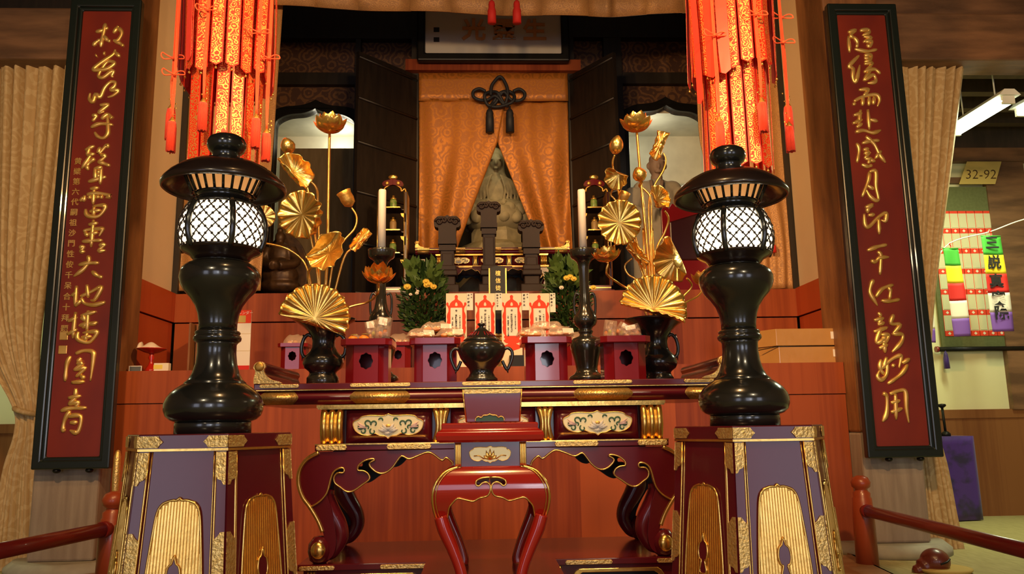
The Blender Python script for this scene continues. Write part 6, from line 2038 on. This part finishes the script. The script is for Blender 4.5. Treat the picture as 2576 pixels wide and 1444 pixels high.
# ------------------------------------------------------------------ bronze candlesticks with white candles
def candlestick(px, label, clabel):
    Y = 4.44
    cx = P(px, 950, Y).x
    Z = lambda py: zat(cx, Y, py)
    k = mpp(cx, Y, Z(800))
    t = thing('candlestick', label, 'candlestick', (cx, Y, TABLE_Z), 'tall black bronze candlesticks')
    rows = [(46, 957), (44, 948), (34, 942), (27, 934), (27, 925), (31, 905), (37, 885), (40, 870), (38, 858), (32, 851), (18, 846), (15, 842), (17, 838), (19, 834), (15, 830), (18, 824), (26, 818), (30, 808), (29, 798), (24, 788), (18, 778), (14, 760), (12, 735), (12, 700), (13, 680), (14, 668), (17, 660), (24, 653), (30, 650), (33, 646), (34, 634), (35, 629), (32, 629), (31, 640), (0, 641)]
    build('shaft', MB().lathe(cx, Y, [(0, TABLE_Z)]+[(a*k, max(TABLE_Z, Z(b))) for a, b in rows], 40), 'bronze', t)
    for s in (-1, 1):
        pth = [(cx+s*14*k, Y, Z(742)), (cx+s*21*k, Y, Z(738)), (cx+s*26*k, Y, Z(748)), (cx+s*27*k, Y, Z(770)), (cx+s*25*k, Y, Z(790)), (cx+s*21*k, Y, Z(796))]
        build('handle', MB().tube(smooth_path([Vector(p) for p in pth], 5), .007, 8), 'bronze', t)
    c = thing('candle', clabel, 'candle', (cx, Y, Z(640)), 'white altar candles')
    build('wax', MB().lathe(cx, Y, [(0, Z(640)), (10*k, Z(640)), (10*k, Z(482)), (9*k, Z(478)), (4*k, Z(479)), (0, Z(481))], 24), 'wax', c)
    build('wick', MB().tube([(cx, Y, Z(482)), (cx+.002, Y, Z(475))], .0014, 5), 'ink', c)
candlestick(956, 'tall black bronze candlestick behind the left gilt lotus', 'white candle on the left candlestick')
candlestick(1477, 'tall black bronze candlestick between the two front stands on the right', 'white candle on the right candlestick')

# ------------------------------------------------------------------ green altar flowers in dark vases on the platform
def flowers(px, pyt, pyb, hw, label, flw, seed, palm=False):
    Y = 7.45
    rnd = random.Random(seed)
    cx = P(px, 800, Y).x
    Z = lambda py: zat(cx, Y, py)
    k = mpp(cx, Y, Z(800))
    t = thing('altar_flowers', label, 'flowers', (cx, Y, T1Z), 'vases of evergreen altar flowers')
    build('vase', MB().lathe(cx, Y, [(0, T1Z), (24*k, T1Z), (22*k, T1Z+.03), (11*k, T1Z+.07), (8*k, T1Z+.12), (12*k, Z(880)), (16*k, Z(862)), (14*k, Z(845)), (12*k, Z(836)), (18*k, Z(826)), (20*k, Z(822)), (17*k, Z(822)), (0, Z(830))], 28), 'bronze', t)
    mb = MB()
    st = MB()
    for i in range(950):
        v = rnd.random()
        zz = Z(pyb)+(Z(pyt)-Z(pyb))*v
        wv = hw*k*(math.sin(PI*min(1, .15+.72*v))**.7)*(1 if v < .55 else 1-.55*(v-.55)/.45)
        a = rnd.uniform(0, 2*PI); q = wv*math.sqrt(rnd.random())
        p = Vector((cx+q*math.cos(a), Y+.6*q*math.sin(a), zz))
        out = Vector((math.cos(a), .7*math.sin(a), .5+.7*v)).normalized()
        l = rnd.uniform(.05, .085) if v < .7 else rnd.uniform(.07, .13)
        w = l*.26
        s = out.cross(Vector((rnd.uniform(-1, 1), rnd.uniform(-1, 1), rnd.uniform(-.3, 1)))).normalized()
        nrm = s.cross(out)
        mb.add([p, p+out*l*.45+s*w+nrm*.01, p+out*l-nrm*.02, p+out*l*.45-s*w+nrm*.01, p+out*l*.5-nrm*.008], [(0, 1, 4), (1, 2, 4), (2, 3, 4), (3, 0, 4)])
    build('foliage', mb, 'leaf', t)
    lm = MB()
    for i in range(110 if palm else 70):
        v = rnd.uniform(.62, 1.0)
        sgn = rnd.choice((-1, 1))
        p = Vector((cx+sgn*rnd.uniform(.1, .55)*hw*k, Y-.08-rnd.uniform(0, .1), Z(pyb)+(Z(pyt)-Z(pyb))*v))
        out = Vector((sgn*rnd.uniform(-.3, 1), rnd.uniform(-.8, -.1), rnd.uniform(.1, 1))).normalized()
        l = rnd.uniform(.09, .15); s = out.cross(Vector((0, 1, .3))).normalized()*l*.20
        lm.add([p, p+out*l*.4+s, p+out*l, p+out*l*.4-s], [(0, 1, 2, 3)])
    build('pale_leaves', lm, 'leaf_pale', t)
    for i in range(7):
        st.tube([(cx+rnd.uniform(-.03, .03), Y, Z(825)), (cx+rnd.uniform(-.2, .2), Y-.02, Z(pyb)+(Z(pyt)-Z(pyb))*rnd.uniform(.6, .95))], .006, 5)
    build('stems', st, 'leaf', t)
    for (fx, fy, r_, mt) in flw:
        c = P(fx, fy, Y-.26)
        f = MB()
        for j in range(14):
            a = 2*PI*j/14
            f.tube([c, c+Vector((math.cos(a)*r_, -.015, math.sin(a)*r_*.8))], [r_*.22, r_*.12], 5)
        f.ball(c+Vector((0, -.02, 0)), r_*.45, seg=10, rings=8)
        build('blossom', f, mt, t)
    return t
flowers(1068, 672, 838, 62, 'dense evergreen and yellow flower vase left of the red and white cards', [(1025, 722, .035, 'yellow_petal'), (1072, 709, .032, 'yellow_petal'), (1080, 716, .030, 'yellow_petal'), (1073, 718, .028, 'yellow_petal'), (1091, 722, .03, 'yellow_petal'), (1033, 741, .015, 'white_petal'), (1049, 738, .017, 'white_petal'), (1051, 733, .014, 'white_petal')], 2)
flowers(1428, 668, 840, 60, 'evergreen and yellow flower vase beside the right candlestick', [(1425, 700, .03, 'yellow_petal'), (1434, 697, .03, 'yellow_petal'), (1443, 702, .028, 'yellow_petal'), (1412, 724, .022, 'white_petal'), (1492, 724, .028, 'yellow_petal')], 4, True)

# ------------------------------------------------------------------ printed memorial cards and the black tablet
KY2 = 7.16
def card(px0, px1, label, name, col, cols, tab, tabtext, strip_dx=0):
    Y = KY2
    x0, x1 = P(px0, 800, Y).x, P(px1, 800, Y).x
    cx = (x0+x1)/2; w = x1-x0
    zt = zat(cx, Y, 738); zb_ = T1Z
    t = thing('memorial_card', label, 'card', (cx, Y, zb_), 'red printed memorial cards')
    build('sheet', MB().box(x0, x1, Y, Y+.006, zb_, zt), 'paper_ivory', t)
    u = w/52.0
    # red canopy, wavy side bands and lotus foot
    half = [(0, 4), (3.2, 6), (4.2, 9), (3.4, 13), (5, 17), (10, 20), (15, 25), (17, 30), (17.5, 32), (19.5, 30), (19.5, 26), (22, 23), (25, 25), (25.4, 29), (23, 33), (20, 38), (20, 46), (22.5, 52), (24, 60), (22.5, 68), (24, 74), (22.5, 82), (24, 88), (23, 98), (21.5, 104), (18, 108), (15, 107)]
    hp = sp2([(a, b) for a, b in half], 3)
    inner = [(-15, 107), (-15, 38), (15, 38), (15, 107)]
    poly = [(cx+a*u, zt-b*u) for a, b in hp]+[(cx+15*u, zt-38*u), (cx-15*u, zt-38*u)]+[(cx-a*u, zt-b*u) for a, b in reversed(hp)]
    drop = [(cx+3.8*u*math.cos(q)*(1 if math.sin(q) < 0 else .8), zt-(29-4.8*math.sin(q)*(1.25 if math.sin(q) > 0 else .8))*u) for q in [2*PI*j/20 for j in range(20)]]
    build('red_print', MB().prism(poly, Y-.003, Y-.0005, 'Y', [drop]), 'print_red', t)
    lot = [(0, 108), (8, 110), (16, 107), (21, 113), (18, 118), (22, 122), (16, 128), (10, 130), (22, 136), (20, 142), (8, 146), (0, 148)]
    lp = sp2(lot, 3)
    build('red_lotus_foot', MB().prism([(cx+a*u, zt-b*u) for a, b in lp]+[(cx-a*u, zt-b*u) for a, b in reversed(lp[1:-1])], Y-.003, Y-.0005, 'Y'), 'print_red', t)
    sh = 1.5*strip_dx
    build('white_strip', MB().box(cx-14*u+sh*u, cx+14*u+sh*u, Y-.006, Y-.003, zt-110*u, zt-(37+abs(sh))*u), 'paper', t)
    for (dx, sz, body, dy) in cols:
        build('writing', text_mb(body, sz*u, (cx+(dx+sh)*u, Y-.0075, zt-(42+dy+abs(sh))*u), (1, 0, 0), (0, 0, 1), .0006, .0006 if sz < 7 else .001, True, 1.0), 'ink', t)
    if tab:
        tx0, tx1 = P(tab[0], 760, Y).x, P(tab[1], 760, Y).x
        tz = zat(cx, Y, tab[2])
        tb = build('name_slip', MB().box(tx0, tx1, Y-.010, Y-.007, tz, zt), 'paper', t)
        build('slip_writing', text_mb(tabtext[0], 5.6*u, (tx0+(tx1-tx0)*.30, Y-.0115, zt-3*u), (1, 0, 0), (0, 0, 1), .0006, .0008, True, 1.55 if len(tabtext[0]) < 5 else 1.25), 'ink', tb)
        build('slip_writing', text_mb(tabtext[1], 3.8*u, (tx0+(tx1-tx0)*.76, Y-.0115, zt-2*u), (1, 0, 0), (0, 0, 1), .0006, .0004, True, 1.9), 'ink', tb)
card(1122, 1174, 'red printed memorial card, leftmost of the four', '', 0, [(0, 5.6, '空', 0), (-.5, 5.4, '真証院夏月净光大姉', 12), (-9.5, 3.8, '行年 大阿弥 節子', 18), (9, 3.4, '平成二十六年七月二十一日', 15)], (1174, 1190, 781), ('木村國夫', '施主'))
card(1195, 1246, 'red printed memorial card, second from the left, behind the burner lid', '', 0, [(0, 5.6, '空', 0), (-.5, 5.6, '桐徳院寿岩禅定居士', 10), (-9.5, 3.8, '行年 神谷正則', 16), (9, 3.4, '平成二十八年十二月十四日', 15)], (1246, 1263, 781), ('神谷エツ子', '施主'), .4)
card(1262, 1313, 'red printed memorial card, third from the left', '', 0, [(0, 5.6, '空', 0), (-.5, 5.4, '慈照院胡月恭順大姉', 11), (-9.5, 3.8, '行年 原田恭子 享年八十五歳', 16), (9, 3.4, '平成二十八年九月十八日', 14)], (1313, 1331, 781), ('原田節夫', '施主'))
card(1331, 1383, 'red printed memorial card, rightmost of the four', '', 0, [(0, 6.0, '空', 0), (-.5, 6.4, '釋清信明誠居士', 13), (-9.5, 4.4, '行年 藤田明彦', 18), (9, 4.0, '平成二十九年五月五日', 10)], (1383, 1397, 786), ('宮脇貞子', '施主'), 1.0)
Y = 7.55
cx = P(1253, 800, Y).x
Z = lambda py: zat(cx, Y, py)
k = mpp(cx, Y, Z(800))
t = thing('black_tablet', 'upright black lacquer tablet with gold characters and gilt edges behind the cards', 'memorial tablet', (cx, Y, T1Z))
top = sp2([(22, 682), (20, 676), (10, 671), (0, 669)], 4)
poly = [(cx+a*k, Z(b)) for a, b in top]+[(cx-a*k, Z(b)) for a, b in reversed(top[:-1])]+[(cx-21*k, Z(842)), (cx+21*k, Z(842))]
build('board', MB().prism(poly, Y-.02, Y+.03, 'Y'), 'black', t, bevel=.004)
for s in (-1, 1):
    build('gilt_edge', MB().box(cx+s*21*k-.006, cx+s*21*k+.006, Y-.028, Y-.018, Z(842), Z(676)), 'gold', t)
build('gilt_writing', text_mb('檀信徒', 14*k, (cx+1*k, Y-.024, Z(682)), (1, 0, 0), (0, 0, 1), .002, .0, True, 1.35), 'gold_letter', t)
bs = MB()
for (r_, a, b) in ((20, 842, 850), (24, 850, 862), (18, 862, 872), (26, 872, 884), (30, 884, 898), (26, 898, 908), (34, 908, 922)):
    bs.box(cx-r_*k, cx+r_*k, Y-.12, Y+.12, (T1Z if b == 922 else Z(b)), Z(a), .01)
build('gilt_base', bs, 'gold_matt', t)

# ------------------------------------------------------------------ odds and ends on the platform
def tblock(name, px0, px1, py0, py1, Y, d, material, label, cat, z0=None, bev=.004, **kw):
    a, b = P(px0, py1, Y), P(px1, py0, Y)
    z = z0 if z0 is not None else a.z
    return single(name, MB().box(a.x, b.x, Y, Y+d, z, b.z, bev), material, label, cat, **kw)
tblock('low_black_table', 1282, 1320, 893, 922, 7.02, .12, 'black', 'small black block with a pale top edge behind the incense burner', 'box', T1Z)
# calendar leaning by the left lantern
Y = 7.3
a, b = P(588, 930, Y), P(633, 780, Y)
t = thing('calendar', 'white calendar with a red heading standing behind the left lantern', 'calendar', ((a.x+b.x)/2, Y, T1Z))
zt = b.z
build('sheet', MB().box(a.x, b.x, Y, Y+.012, T1Z, zt), 'paper', t)
hd = build('red_heading', MB().box(a.x, b.x, Y-.003, Y, zt-.12, zt), 'print_red', t)
build('picture', MB().box(a.x+.02, (a.x+b.x)/2+.02, Y-.005, Y-.003, zt-.115, zt-.05), 'note_paper', hd)
build('heading_writing', text_mb('カレンダー', .034, ((a.x+b.x)/2, Y-.004, zt-.025), (1, 0, 0), (0, 0, 1), .0005), 'paper', hd)
build('red_foot', MB().box(a.x, b.x, Y-.003, Y, T1Z, T1Z+.07), 'red_flag', t)
for q in (.35, .62):
    build('fold_line', MB().box(a.x, b.x, Y-.001, Y, T1Z+(zt-T1Z)*q, T1Z+(zt-T1Z)*q+.003), 'note_paper', t)
# leaning boards
for i, (p0, p1, pt) in enumerate(((470, 481, 812), (489, 500, 816))):
    Y = 7.55+.1*i
    a, b = P(p0, 930, Y), P(p1, pt, Y)
    single('wooden_board', MB().box(a.x, b.x, Y, Y+.35, T1Z, b.z), 'pillar', ('left' if i == 0 else 'right')+' of two narrow wooden boards on edge beside the left lantern', 'board', 'narrow boards on edge')
# red footed dish with a pale shell
Y = 7.1
cx = P(381, 900, Y).x
Z = lambda py: zat(cx, Y, py)
k = mpp(cx, Y, Z(900))
t = thing('footed_dish', 'bright red footed dish on the platform beside the left pillar', 'dish', (cx, Y, T1Z))
build('bowl', MB().lathe(cx, Y, [(0, Z(891)), (6*k, Z(890)), (20*k, Z(886)), (34*k, Z(879)), (36*k, Z(877)), (33*k, Z(877)), (10*k, Z(884)), (0, Z(885))], 36), 'red', t)
build('stem', MB().lathe(cx, Y, [(0, T1Z), (16*k, T1Z), (14*k, T1Z+.03), (7*k, Z(918)), (4*k, Z(908)), (8*k, Z(900)), (5*k, Z(894)), (6*k, Z(889))], 24), 'red', t)
sh = MB()
def shf(u, v):
    a = (u-.5)*2
    return Vector((cx-.01+a*28*k, Y+(v-.5)*.12, Z(881)+.014+.055*math.exp(-((a+.0)*1.6)**2)*(1-(2*v-1)**2)+(.05 if a < -.75 else 0)*(1-(2*v-1)**2)))
sh.grid(shf, 24, 8)
so = single('shell', sh, 'shell', 'pale shell like ornament lying in the bright red dish', 'ornament', thick=.006)
Y = 7.0
tb = thing('small_sign_card', 'small dark framed card leaning at the foot of the red dish', 'card', (P(340, 928, Y).x, Y, T1Z))
a, b = P(324, 933, Y), P(357, 921, Y)
build('card', MB().box(a.x, b.x, Y, Y+.01, T1Z, T1Z+.055), 'grey_card', tb)
build('border', MB().prism([(a.x, T1Z), (b.x, T1Z), (b.x, T1Z+.055), (a.x, T1Z+.055)], Y-.003, Y, 'Y', [[(a.x+.006, T1Z+.006), (a.x+.006, T1Z+.049), (b.x-.006, T1Z+.049), (b.x-.006, T1Z+.006)]]), 'paper', tb)
Y = 6.89
a, b = P(386, 932, Y), P(424, 913, Y)
yb = thing('small_box', 'small yellow and white box right of the red dish', 'box', ((a.x+b.x)/2, Y, T1Z))
build('carton', MB().box(a.x, b.x, Y, Y+.06, T1Z, b.z, .003), 'paper_ivory', yb)
build('yellow_band', MB().box(a.x-.001, a.x+(b.x-a.x)*.6, Y-.002, Y+.061, b.z-.05, b.z-.015), 'yellow_box', yb)
# two taped cartons at the right
for (nm, p0, p1, pt, pb, Y, d, lb) in (('lower', 1962, 2113, 868, 913, 7.02, .42, 'taped brown carton, lower of the two by the right pillar'), ('upper', 1954, 2107, 825, 868, 7.02, .42, 'taped brown carton, upper of the two by the right pillar')):
    a, b = P(p0, pb, Y), P(p1, pt, Y)
    z0 = T1Z if nm == 'lower' else ZUP
    z1 = b.z
    t = thing('carton', lb, 'box', ((a.x+b.x)/2, Y, z0), 'taped cartons on the platform')
    sk = -.32
    vs = []
    for z in (z0, z1-.002):
        vs += [(a.x, Y, z), (b.x, Y, z), (b.x, Y+d, z), (a.x+sk*.55, Y+d*.7, z)]
    build('carton', MB().add(vs, [(0, 1, 2, 3), (4, 5, 6, 7), (0, 1, 5, 4), (1, 2, 6, 5), (2, 3, 7, 6), (3, 0, 4, 7)]), 'cardboard', t, bevel=.004)
    zc = (z0+z1)/2
    build('white_sticker', MB().box(b.x-.07, b.x-.012, Y-.004, Y-.002, zc-.02, zc+.045), 'paper', t)
    ZUP = z1
    if nm == 'lower':
        build('string', MB().tube([(a.x-.15, Y+.1, z1-.03), (a.x, Y-.004, z1-.006), (b.x, Y-.004, z1-.006)], .004, 5), 'black', t)
# low red stand with a white note near the far table, and dim gold boxes
Y = 8.64
a, b = P(1046, 735, Y), P(1070, 672, Y)
t = thing('small_red_table', 'small dark red table with a white note left of the far altar table', 'table', ((a.x+b.x)/2, Y, T2Z))
build('tabletop', MB().box(a.x-.05, b.x, Y-.1, Y+.1, b.z-.05, b.z, .006), 'red_dark', t)
build('box', MB().box(a.x, b.x-.06, Y-.08, Y+.08, T2Z, b.z-.05), 'red_dark', t)
nt = single('white_note', MB().box(a.x-.04, b.x-.005, Y-.02, Y-.012, b.z+.001, b.z+.085), 'paper_ivory', 'white note card standing on the small red table', 'card')
tblock('gold_box', 1374, 1412, 707, 735, 8.3, .12, 'dim_gold_wood', 'dim gold box right of the carved tablets', 'box', T2Z)

# ------------------------------------------------------------------ things in the right aisle
# fluorescent lamp fittings
def tube_lamp(p0, p1, z, label, power):
    a, b = PZ(p0[0], p0[1], z), PZ(p1[0], p1[1], z)
    c = (a+b)/2
    t = thing('fluorescent_lamp', label, 'ceiling lamp', (c.x, c.y, z), 'fluorescent lamps of the aisle')
    d = (b-a).normalized(); n = Vector((-d.y, d.x, 0))
    for o in (-.035, .035):
        build('tube', MB().tube([a+n*o, b+n*o], .026, 14), 'tube', t)
    hs = MB()
    up = Vector((0, 0, 1))
    vs = []
    for q in (a-d*.04, b+d*.04):
        vs += [q-n*.11+up*.05, q+n*.11+up*.05, q+n*.05+up*.11, q-n*.05+up*.11]
    build('reflector', hs.add(vs, [(0, 1, 2, 3), (4, 5, 6, 7), (0, 1, 5, 4), (1, 2, 6, 5), (2, 3, 7, 6), (3, 0, 4, 7)]), 'metal_white', t)
    for q in (a, b):
        so = MB()
        so.box(q.x-.06, q.x+.06, q.y-.015, q.y+.015, q.z-.03, q.z+.06)
        build('socket', so, 'metal_white', t)
    for q in (a.lerp(b, .2), a.lerp(b, .8)):
        build('rod', MB().tube([q+up*.1, Vector((q.x, q.y, 4.752))], .008, 6), 'metal_white', t)
    lamp('AREA', 'fluorescent_light', (c.x, c.y, z-.06), power*.5, (0.92, 1.0, 0.62), 0.25, (c.x, c.y+.02, 0), 0.9)
ZT = 4.15
tube_lamp((2402, 335), (2536, 254), ZT, 'lit fluorescent lamp with two tubes under the aisle ceiling', 85)
tube_lamp((2570, 286), (2690, 225), ZT, 'second fluorescent lamp, cut by the right edge of the picture', 85)
lamp('AREA', 'aisle_light', (-5.6, 8.0, 4.1), 45, (0.92, 1.0, 0.60), 0.25, (-5.6, 8.02, 0), 0.9)

# hanging scroll of name slips on the aisle wall
SYW = AY-.06
def SP(x, y, d=0.0):
    return P(x, y, SYW-d)
tl, br_ = SP(2350, 470), SP(2566, 880)
x0, x1 = SP(2352, 700).x, SP(2556, 700).x
z1, z0 = SP(2450, 470).z, SP(2450, 878).z
t = thing('hanging_scroll', 'olive hanging scroll filled with rows of small name slips on the aisle wall', 'scroll', ((x0+x1)/2, SYW, z0))
build('mount', MB().box(x0, x1+.06, SYW, SYW+.02, z0, z1), 'scroll_green', t)
pz1, pz0 = SP(2450, 531).z, SP(2450, 845).z
px0_, px1_ = x0+.05, x1-.0
build('sheet', MB().box(px0_, px1_, SYW-.004, SYW, pz0, pz1), 'scroll_paper', t)
build('red_top_line', MB().box(px0_, px1_, SYW-.006, SYW-.003, pz1-.03, pz1), 'print_red', t)
hN = (pz1-.03-pz0)/6
sl = MB(); wr = MB()
for r_ in range(6):
    zb_ = pz1-.03-hN*(r_+1)
    bd = build('red_band', MB().box(px0_, px1_, SYW-.006, SYW-.003, zb_, zb_+hN*.25), 'print_red', t)
    dm = MB()
    for c_ in range(9):
        xx = px0_+(px1_-px0_)*(c_+.5)/9
        dm.prism([(xx-.02, zb_+hN*.12), (xx, zb_+hN*.05), (xx+.02, zb_+hN*.12), (xx, zb_+hN*.2)], SYW-.008, SYW-.005, 'Y')
    build('band_diamonds', dm, 'paper_ivory', bd)
    for c_ in range(9):
        w = (px1_-px0_)/9
        a = px0_+w*c_
        o = build('name_slip', MB().box(a+w*.12, a+w*.88, SYW-.009, SYW-.004, zb_+hN*.29, zb_+hN*.98), 'scroll_paper', t)
for c_ in range(10):
    xx = px0_+(px1_-px0_)*c_/9
    sl.box(xx-.0025, xx+.0025, SYW-.006, SYW-.003, pz0, pz1)
build('red_rules', sl, 'print_red', t)
build('roller', MB().tube([(x0-.06, SYW-.01, z0), (x1+.12, SYW-.01, z0)], .028, 12), 'black', t)
build('roller_knob', MB().tube([(x0-.09, SYW-.01, z0), (x0-.06, SYW-.01, z0)], .035, 12), 'red_dark', t)
q = SP(2373, 885)
tt = build('tassel', MB().lathe(q.x, SYW-.04, [(.008, q.z), (.022, q.z-.03), (.025, q.z-.05), (.03, q.z-.08), (.034, q.z-.20), (0, q.z-.20)], 14).tube([(q.x, SYW-.04, q.z), (x0+.02, SYW-.02, z0-.02)], .005, 6), 'purple', t)
# buff paper with figures
a = [SP(2435, 405, .08), SP(2522, 405, .08), SP(2506, 462, .08), SP(2415, 462, .08)]
for v in a:
    v.y = AY-.12
t = thing('buff_paper', 'buff paper sheet with brushed figures 32 92 above the scroll', 'paper', tuple((a[2]+a[3])/2))
build('sheet', MB().add(a, [(0, 1, 2, 3)]), 'note_paper', t, thick=.004)
c = (a[0]+a[1]+a[2]+a[3])/4
build('writing', text_mb('32-92', .17, (c.x, c.y-.004, c.z-.02), (1, 0, 0), (.16, 0, 1), .001, -.002), 'statue_brown', t)
# five-coloured cloth flags on a cord
FYD = 8.3
def flag(top, bot, w, label, words=None, yaw=0.0):
    a, b = P(top[0], top[1], FYD), P(bot[0], bot[1], FYD)
    dirn = (b-a); L_ = dirn.length; dn = dirn.normalized()
    sd = Vector((-dn.z, 0, dn.x))
    if sd.x < 0:
        sd = -sd
    t = thing('five_colour_flag', label, 'flag', tuple(b), 'five-coloured temple flags')
    hw = w*FYD*1.02/F/2
    cols = ('green_flag', 'yellow_flag', 'red_flag', 'white_flag', 'purple_flag')
    nm = ('green_field', 'yellow_field', 'red_field', 'white_field', 'purple_field')
    def pt(u, v):
        return a+dn*(L_*v)+sd*(u*hw)+Vector((0, .015*math.sin(4*v+2*u)+.01*u*v, 0))
    for i in range(5):
        build(nm[i], MB().grid(lambda u, v, i=i: pt(2*u-1, (i+v)/5), 6, 6), cols[i], t, thick=.004)
    build('top_hem', MB().tube([pt(-1, 0), pt(1, 0)], .007, 6), cols[0], t)
    build('red_loop', MB().tube(smooth_path([pt(0, 0), pt(.08, -.03), pt(-.1, -.05), pt(.1, -.06)], 4), .006, 6), 'red_flag', t)
    if words:
        for k_, ch in enumerate(words):
            q = pt(-.05, (.36, 1.38, 2.36, 3.25, 4.02)[k_]/5)
            build('brushed_character', text_mb(ch, hw*1.35, (q.x, q.y-.016, q.z), sd, -dn, .001, .004), 'ink', t)
    return a
f2 = flag((2492, 594), (2525, 834), 56, 'five-coloured cloth flag with black brushed characters before the scroll', '三説真実院')
f1 = flag((2391, 625), (2422, 846), 44, 'five-coloured cloth flag without writing before the scroll')
f3 = flag((2322, 690), (2338, 862), 34, 'five-coloured cloth flag mostly hidden behind the right board')
cd = MB().tube(smooth_path([P(2180, 640, FYD), f3+Vector((0, 0, .05)), f1+Vector((0, 0, .06)), f2+Vector((0, 0, .05)), P(2576, 552, FYD), P(2720, 520, FYD-.2)], 6), .007, 6)
single('flag_cord', cd, 'paper_ivory', 'thin pale cord sloping up to the right that carries the cloth flags', 'cord')
# purple covered stand with a thin black pole
PYD = 8.75
a, b = P(2352, 1318, PYD), P(2448, 1097, PYD)
mb = MB()
def pc(u, v):
    per = [(a.x, PYD), (b.x, PYD), (b.x+.02, PYD+.4), (a.x, PYD+.4), (a.x, PYD)]
    s = u*4; i = min(int(s), 3); f = s-i
    p = Vector(per[i]).lerp(Vector(per[i+1]), f)
    fl = .02*(1-v)
    return Vector((p.x+fl*math.sin(30*u), p.y+fl*math.cos(27*u), .01+(b.z-.01)*v))
mb.grid(pc, 64, 10)
mb.add([(a.x, PYD, b.z), (b.x, PYD, b.z), (b.x+.02, PYD+.4, b.z), (a.x, PYD+.4, b.z)], [(0, 1, 2, 3)])
t = thing('covered_stand', 'stand draped in deep purple cloth against the aisle wainscot', 'stand', ((a.x+b.x)/2, PYD+.2, 0))
build('cover', mb, 'purple', t, thick=.006)
q0, q1 = P(2380, 1097, PYD+.1), P(2369, 1020, PYD+.1)
t2 = thing('thin_black_pole', 'thin black pole with a small disc top on the purple covered stand', 'pole', (q0.x, q0.y, b.z))
build('pole', MB().tube([(q0.x, q0.y, b.z), q1], .014, 10).lathe(q0.x, q0.y, [(0, b.z), (.05, b.z), (.05, b.z+.03), (.03, b.z+.05), (.014, b.z+.06)], 16), 'black', t2)
build('disc_top', MB().lathe(q1.x, q1.y, [(.012, q1.z-.03), (.04, q1.z-.01), (.045, q1.z), (.04, q1.z+.015), (0, q1.z+.02)], 18), 'black', t2)

# ------------------------------------------------------------------ red rails with posts at both pillars
def rail(px, pyt, Yp, end_px, end_y, label, gold=False):
    x = P(px, pyt+100, Yp).x
    t = thing('rail', label, 'railing', (x, Yp, 0), 'red rails beside the altar')
    zt = P(px, pyt, Yp).z
    r = .078
    build('post', MB().lathe(x, Yp, [(0, 0), (r*1.05, 0), (r*1.0, zt-.30), (r*.9, zt-.17), (r*.8, zt-.16), (r*.82, zt-.13), (r*.6, zt-.115), (r*.58, zt-.10), (r*.85, zt-.085), (r*.92, zt-.05), (r*.7, zt-.015), (r*.3, zt), (0, zt)], 32), 'post', t)
    zr = P(px, 1283 if px > 1000 else 1328, Yp).z
    e = PZ(end_px, end_y, zr)
    c = Vector((x, Yp, zr))
    build('bar', MB().tube([c, e+(e-c)*.35], .043, 16), 'railing', t)
    build('bar_collar', MB().tube([c+(e-c).normalized()*.05, c+(e-c).normalized()*.11], .05, 16), 'railing', t)
    e2 = e+(e-c)*.35
    build('far_post', MB().lathe(e2.x, e2.y, [(0, 0), (r, 0), (r, zt-.15), (r*.6, zt-.11), (r*.9, zt-.05), (0, zt)], 24), 'post', t)
rail(2172, 1196, 6.2, 2576, 1384, 'red lacquered rail running from the post by the right pillar')
rail(282, 1236, 5.3, 0, 1386, 'red lacquered rail running from the post by the left pillar')
# slim gold finial behind the left post
Y = 5.75
q0, q1 = P(290, 1240, Y), P(295, 1131, Y)
t = thing('gold_wand', 'slim gold ornamented stick rising behind the left rail post', 'ornament', (q0.x, Y, 0))
build('gilt_rod', MB().lathe(q0.x, Y, [(.018, q0.z-.1), (.022, q0.z), (.026, q0.z+.1), (.024, q1.z-.05), (.014, q1.z-.01), (0, q1.z)], 14), 'gold_chased', t)
build('stem', MB().lathe(q0.x, Y, [(0, 0), (.06, 0), (.05, .03), (.016, .05), (.016, q0.z-.1)], 14), 'post', t)

# wooden floor before the altar, and the wooden fish
e0, e1 = PZ(2126, 1388, .03), PZ(2244, 1444, .03)
dxy = (e1-e0)
struct('floor', MB().prism([(-3.1, 6.6), (e0.x, 6.6), (e0.x, e0.y), (e1.x+dxy.x*3, e1.y+dxy.y*3), (-3.1, e1.y+dxy.y*3)], .0, .03, 'Z'), 'floor_wood')
Yf = 5.95
c = P(2352, 1412, Yf)
k = mpp(c.x, Yf, c.z)
t = thing('wooden_fish', 'dark red carved wooden fish drum on the floor at the lower right', 'wooden drum', (c.x, Yf, .02))
mb = MB().ball(c, 36*k, 34*k, 32*k, 24, 16)
mb.tube(smooth_path([c+Vector((-20*k, 0, -8*k)), c+Vector((-45*k, 0, -20*k)), c+Vector((-58*k, 0, -24*k))], 5), [22*k]*4+[14*k]*4+[9*k]*3, 12)
o = build('body', mb, 'fish_wood', t)
rm = o.modifiers.new('one_surface', 'REMESH'); rm.mode = 'VOXEL'; rm.voxel_size = .008; rm.use_smooth_shade = True
build('slit', MB().tube(smooth_path([c+Vector((-5*k, -33*k, -2*k)), c+Vector((12*k, -33*k, 3*k)), c+Vector((26*k, -22*k, 8*k))], 5), .007, 6), 'black', t)
cu = single('floor_cushion', MB().lathe(c.x+.06, Yf, [(0, 0), (.17, 0), (.19, .02), (.19, max(.03, c.z-32*k-.02)), (.15, max(.035, c.z-32*k)), (0, max(.035, c.z-32*k))], 32), 'note_paper', 'pale round cushion under the wooden fish drum', 'cushion')
